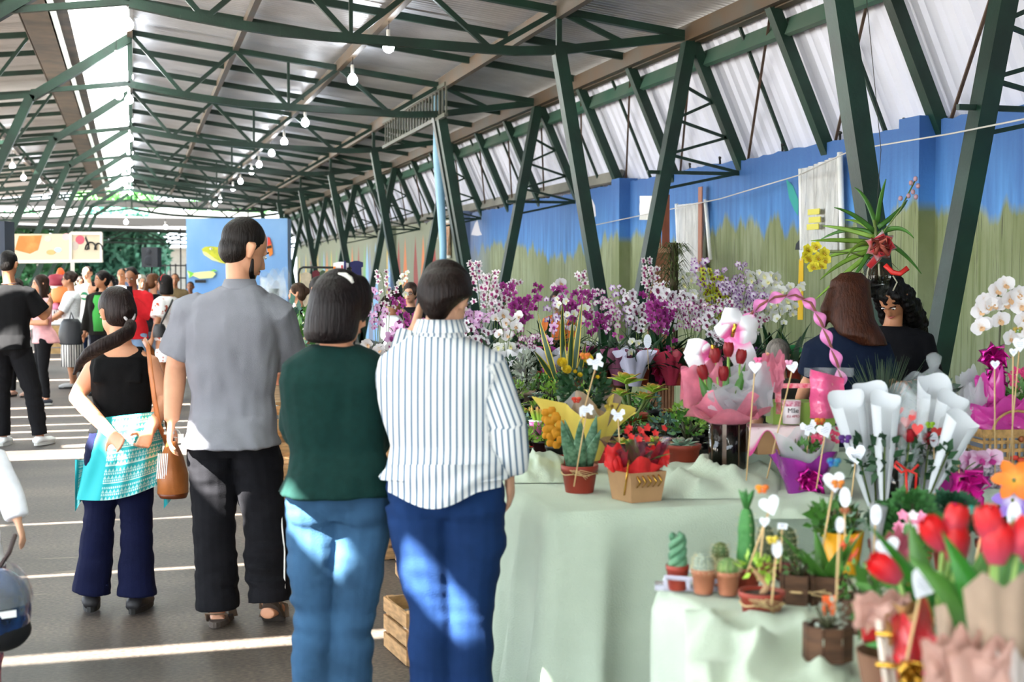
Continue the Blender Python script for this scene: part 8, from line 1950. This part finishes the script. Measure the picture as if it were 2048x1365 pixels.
gauze(t, at(1815, 1245, 2.42) - P0, .05, .03, mat('gold_mesh', '#b8905a', .5, metal=.3, bump=.6, bs=120), 6, 2, 'gold_mesh')
bow(t, at(1822, 1345, 2.34) - P0, .032, GOLDR, 6, 2, 3, 'gold_bow', .3); bow(t, at(1873, 1345, 2.28) - P0, .026, mat('pink_foil_ribbon', '#d8407c', .2, metal=.5), 6, 2, 4, 'pink_bow', .3)
q = MB(); q.box(at(1780, 1365, 2.44) - P0, (.02, .02, .10)); q.box(at(1738, 1255, 2.5) - P0, (.022, .01, .045), -.2); q.obj('red_strips', REDP, t, False)
q = MB(); q.lathe([(.05, 0), (.07, .11), (.066, .11), (.046, .005), (.001, .005)], 18); q.obj('basket_body', mat('inner_basket', '#6a4a34', .8), t)
# ================================================================== name cards
CD = [ # label, px, py, D, size, kind, rot, skewer end, deco
 ('white card of irregular shape with an orange butterfly, over the yellow roses', 1192, 724, 5.15, .030, 'butterfly', .5, (1180, 770), (1170, 712, '#e0912a', '#b5482a')),
 ('white elephant shaped card before the aloe leaves', 1173, 822, 4.95, .026, 'elephant', .1, (1160, 900), (1153, 800, '#d8472a', '#a8301e')),
 ('white butterfly shaped card between the aloe and the kraft box', 1236, 830, 5.0, .025, 'butterfly', .0, (1240, 900), (1218, 815, '#d8c02a', '#5a3a1a')),
 ('white butterfly card with a daisy, left of the big white heart', 1618, 856, 5.0, .030, 'butterfly', .3, (1612, 920), (1640, 843, '#e8a82a', '#b5362a')),
 ('white heart card beside the yellow daisy', 1650, 862, 4.9, .028, 'heart', .4, (1640, 930), None),
 ('large white heart card with a purple butterfly in front of the white cones', 1712, 910, 4.72, .034, 'heart', .15, (1704, 985), (1690, 878, '#5a2a80', '#3a1a50')),
 ('white card with a green and blue bird, left of the large heart', 1668, 965, 3.62, .028, 'heart', .1, (1655, 1040), (1668, 925, '#1f8a5a', '#2a4ab0')),
 ('narrow white card beside the green bird card', 1690, 995, 3.58, .026, 'oval', .05, (1690, 1060), (1676, 968, '#d07a2a', None)),
 ('white heart card with an orange butterfly above the tall cactus', 1540, 1012, 3.45, .026, 'heart', .35, (1493, 1148), (1524, 978, '#e8a02a', '#d8602a')),
 ('small white heart card below the orange butterfly one', 1529, 1045, 3.40, .013, 'heart', 0, (1520, 1125), None),
 ('small blank white label above the hairy cactus', 1565, 1053, 3.5, .012, 'rect', -.1, (1562, 1110), None),
 ('white pointed oval card in the bonsai pot', 1554, 1098, 3.15, .021, 'oval', .05, (1546, 1180), (1545, 1080, '#d8c04a', None)),
 ('white oval card on the longest stick, above the orange price card', 1680, 1050, 2.85, .016, 'oval', .0, (1671, 1252), (1690, 1022, '#9a5a3a', None)),
 ('tall narrow white card at the middle of the nearest table', 1752, 1030, 3.55, .026, 'oval', 0, (1746, 1135), None),
 ('white card under a bright green butterfly between the rose cones', 1868, 880, 4.75, .026, 'oval', 0, (1870, 1000), (1860, 850, '#9ac22a', None)),
 ('white heart card before the pink moth orchid', 1916, 900, 4.72, .030, 'heart', .05, (1922, 1012), (1896, 868, '#3a1a5a', None)),
 ('white card leaning right above the left tulips', 1972, 1032, 3.0, .024, 'oval', -.35, (1960, 1090), (1950, 1020, '#1f8a7a', None)),
 ('white pointed card at the right edge before the purple pansy', 2028, 1030, 2.9, .026, 'oval', -.05, (2024, 1110), None),
 ('white heart card inside the pink film left of the tulips', 1776, 1098, 2.75, .024, 'heart', .2, (1785, 1190), None),
 ('large white heart card tilted among the tulip leaves', 1848, 1170, 2.35, .027, 'heart', -.5, (1835, 1230), None),
 ('small white heart card hanging right of the magenta bow', 1990, 795 - 65, 5.2, .017, 'heart', 0, (1990, 800), None),
 ('pair-like white heart card under the tall moth orchid with an orange butterfly', 2040, 690, 5.2, .028, 'heart', .0, (2030, 800), (2036, 660, '#d8902a', '#2a8a4a')),
 ('small white heart card hanging lowest under the tall moth orchid', 2027, 705, 5.15, .016, 'heart', 0, (2026, 790), None),
 ('white heart card near the wide right tulip film with a pink flower', 1585, 735, 5.15, .022, 'heart', .2, (1570, 800), (1578, 725, '#e8a0c0', None)),
 ('white card with a pink butterfly in the vase bouquet', 1510, 735, 5.1, .024, 'heart', .0, (1505, 800), (1516, 720, '#ee6f9e', None)),
 ('small white bear-like card before the purple bow of the orchids', 1295, 683, 9.9, .05, 'oval', 0, (1297, 740), None),
]
for lb_, px, py, d, s_, kd_, rt, sk, dc in CD: card(lb_, px, py, d, s_, kd_, rt, sk, dc if dc is None or dc[3:] != (None,) else dc[:3])
# pink film behind the near hearts
t = thing('wrapped_plant', 'pink film wrapped pot at the left of the tulips', 'flower pot', (at(1780, 560, 2.8).x, at(1780, 560, 2.8).y, TZ)); P0 = t.location; gauze(t, at(1790, 1110, 2.8) - P0, .04, .05, mat('rose_film', '#b8596e', .3, alpha=.7, trl=.3), 3, 3, 'pink_film'); pot(t, .05, .09, TERRA)
q = MB(); foliage(q, 60, (0, 0, .14), (.05, .05, .05), .05, 3); stuff(q.obj('foliage', LEAFM, t))
# ================================================================== hanging vanda orchid with red bow
HB = thing('hanging_orchid', 'vanda orchid with strap leaves, yellow flowers and big red bow, hanging before the wall', 'flower', at(1752, 505, 7.6)); P0 = HB.location; D = 7.6
q = MB(); q.tube([at(1757, 540, D) - P0, at(1752, 470, D) - P0, at(1748, 440, D) - P0], [.012, .010, .008], 8); q.obj('stem', STEMG, HB)
VL = [((1750, 470), (1700, 445), (1640, 480)), ((1750, 465), (1712, 425), (1668, 415)), ((1752, 450), (1735, 390), (1709, 375)), ((1755, 445), (1760, 395), (1772, 358)), ((1756, 455), (1800, 425), (1815, 400)), ((1756, 470), (1800, 440), (1828, 477)), ((1757, 480), (1800, 490), (1843, 548)),
      ((1748, 480), (1730, 530), (1700, 560)), ((1748, 475), (1690, 455), (1645, 452)), ((1746, 485), (1680, 478), (1622, 482)), ((1746, 495), (1690, 500), (1640, 520)), ((1745, 500), (1680, 520), (1640, 560)), ((1745, 505), (1690, 545), (1630, 600)), ((1745, 490), (1716, 475), (1690, 520)), ((1750, 470), (1730, 440), (1690, 440))]
for i, (a, b_, c) in enumerate(VL):
    q = MB(); A_, B_, C_ = (at(x, y, D + dz_) - P0 for (x, y), dz_ in zip((a, b_, c), (0, .05 * (-1) ** i, .10 * (-1) ** i)))
    P = []; rd = []
    for k in range(9): u = k / 8; P.append(A_ * (1 - u) ** 2 + B_ * 2 * u * (1 - u) + C_ * u ** 2); rd.append(.014 * (1 - .85 * u ** 2.5))
    q.tube(P, rd, 6, flat=.18, up=FLAT); q.obj('leaf', LEAFM if i < 8 else LEAFL, HB)
q = MB(); q.tube([at(1753, 500, D) - P0, at(1770, 460, D - .03) - P0, at(1800, 420, D - .05) - P0, at(1830, 362, D - .05) - P0], .004, 6); so = q.obj('flower_stem', STEMG, HB)
for (px, py) in ((1801, 397), (1817, 392), (1826, 384), (1831, 358), (1822, 366), (1832, 394), (1836, 372)): q = MB(); q.ell(at(px, py, D - .05) - P0, (.012, .012, .015), 8, 6); q.obj('bud', mat('bud_mauve', '#a8848c', .5), so)
q = MB(); q.tube([at(1745, 520, D) - P0, at(1700, 505, D - .05) - P0, at(1655, 505, D - .06) - P0, at(1630, 515, D - .06) - P0], .004, 6); so = q.obj('flower_stem', STEMG, HB); g_ = random.Random(2)
_T['Fvanda'] = None; FST['vanda'] = (.036, .040, '#b9a51c', '#e2d63a', (.1, .5), '#a8861a'); del _T['Fvanda']
for (px, py) in ((1615, 500), (1632, 494), (1648, 506), (1618, 518), (1636, 516), (1650, 520), (1626, 534), (1642, 532), (1612, 512)): mobj('flower', flower_me('vanda'), so, M4(at(px, py, D - .09) - P0, FACE + RGT * g_.uniform(-.5, .5) + V((0, 0, g_.uniform(-.3, .3))), 0, .92))
REDV = mat('red_velvet', '#a8101a', .5, sheen=.4)
q = MB(); g_ = random.Random(1)
bow(HB, at(1760, 492, D - .07) - P0, .085, REDV, 7, 1, 4, 'bow', .36)
q = MB(); s_ = D / FP
for pts in (((1758, 488), (1745, 478), (1742, 500), (1758, 490)), ((1758, 488), (1772, 478), (1778, 498), (1760, 490)), ((1757, 488), (1750, 510)), ((1760, 488), (1778, 512))): q.tube([at(x, y, D - .13) - P0 for x, y in pts], .012, 6, flat=.3, up=FLAT)
q.obj('bronze_bow', mat('bronze_ribbon', '#8c4030', .5, metal=.3), HB)
q = MB(); q.tube([at(x, y, D - .1) - P0 for x, y in ((1770, 530), (1785, 545), (1800, 548), (1816, 536))], .014, 6, flat=.2, up=FLAT); q.obj('ribbon_tail', mat('red_ribbon', '#d22a22', .4), HB)
q = MB(); g_ = random.Random(6)
for k in range(60): x = 1755 + g_.gauss(0, 9); q.tube([at(x, 525, D) - P0, at(x + g_.gauss(0, 8), 548, D + g_.uniform(-.05, .05)) - P0, at(1755 + g_.gauss(0, 11), 566, D + g_.uniform(-.04, .04)) - P0], .0018, 4)
stuff(q.obj('root_fibres', mat('fibre_brown', '#4a3c2a', .9), HB))
q = MB(); q.tube([at(x, y, D - .04) - P0 for x, y in ((1742, 520), (1735, 545), (1734, 562))], .004, 6); q.tube([at(x, y, D - .04) - P0 for x, y in ((1758, 528), (1759, 566))], .005, 6); q.tube([at(x, y, D - .04) - P0 for x, y in ((1786, 552), (1794, 565), (1786, 582))], .004, 6); stuff(q.obj('roots', mat('pale_root', '#b9b39a', .7), HB))
q = MB(); q.lathe([(.035, -.0), (.06, .05), (.065, .12)], 16, at(1756, 596, D) - P0, cap=False); q.obj('glass_cup', mat('vase_glass', '#dfe6e4', .02, trans=1.0), HB)
q = MB(); q.tube([at(1752, 440, D) - P0, at(1762, 300, D) - P0, V((0.05, .4, 3.95 - P0.z))], .002, 5); q.obj('wire', mat('black_cord', '#202020', .6), HB)
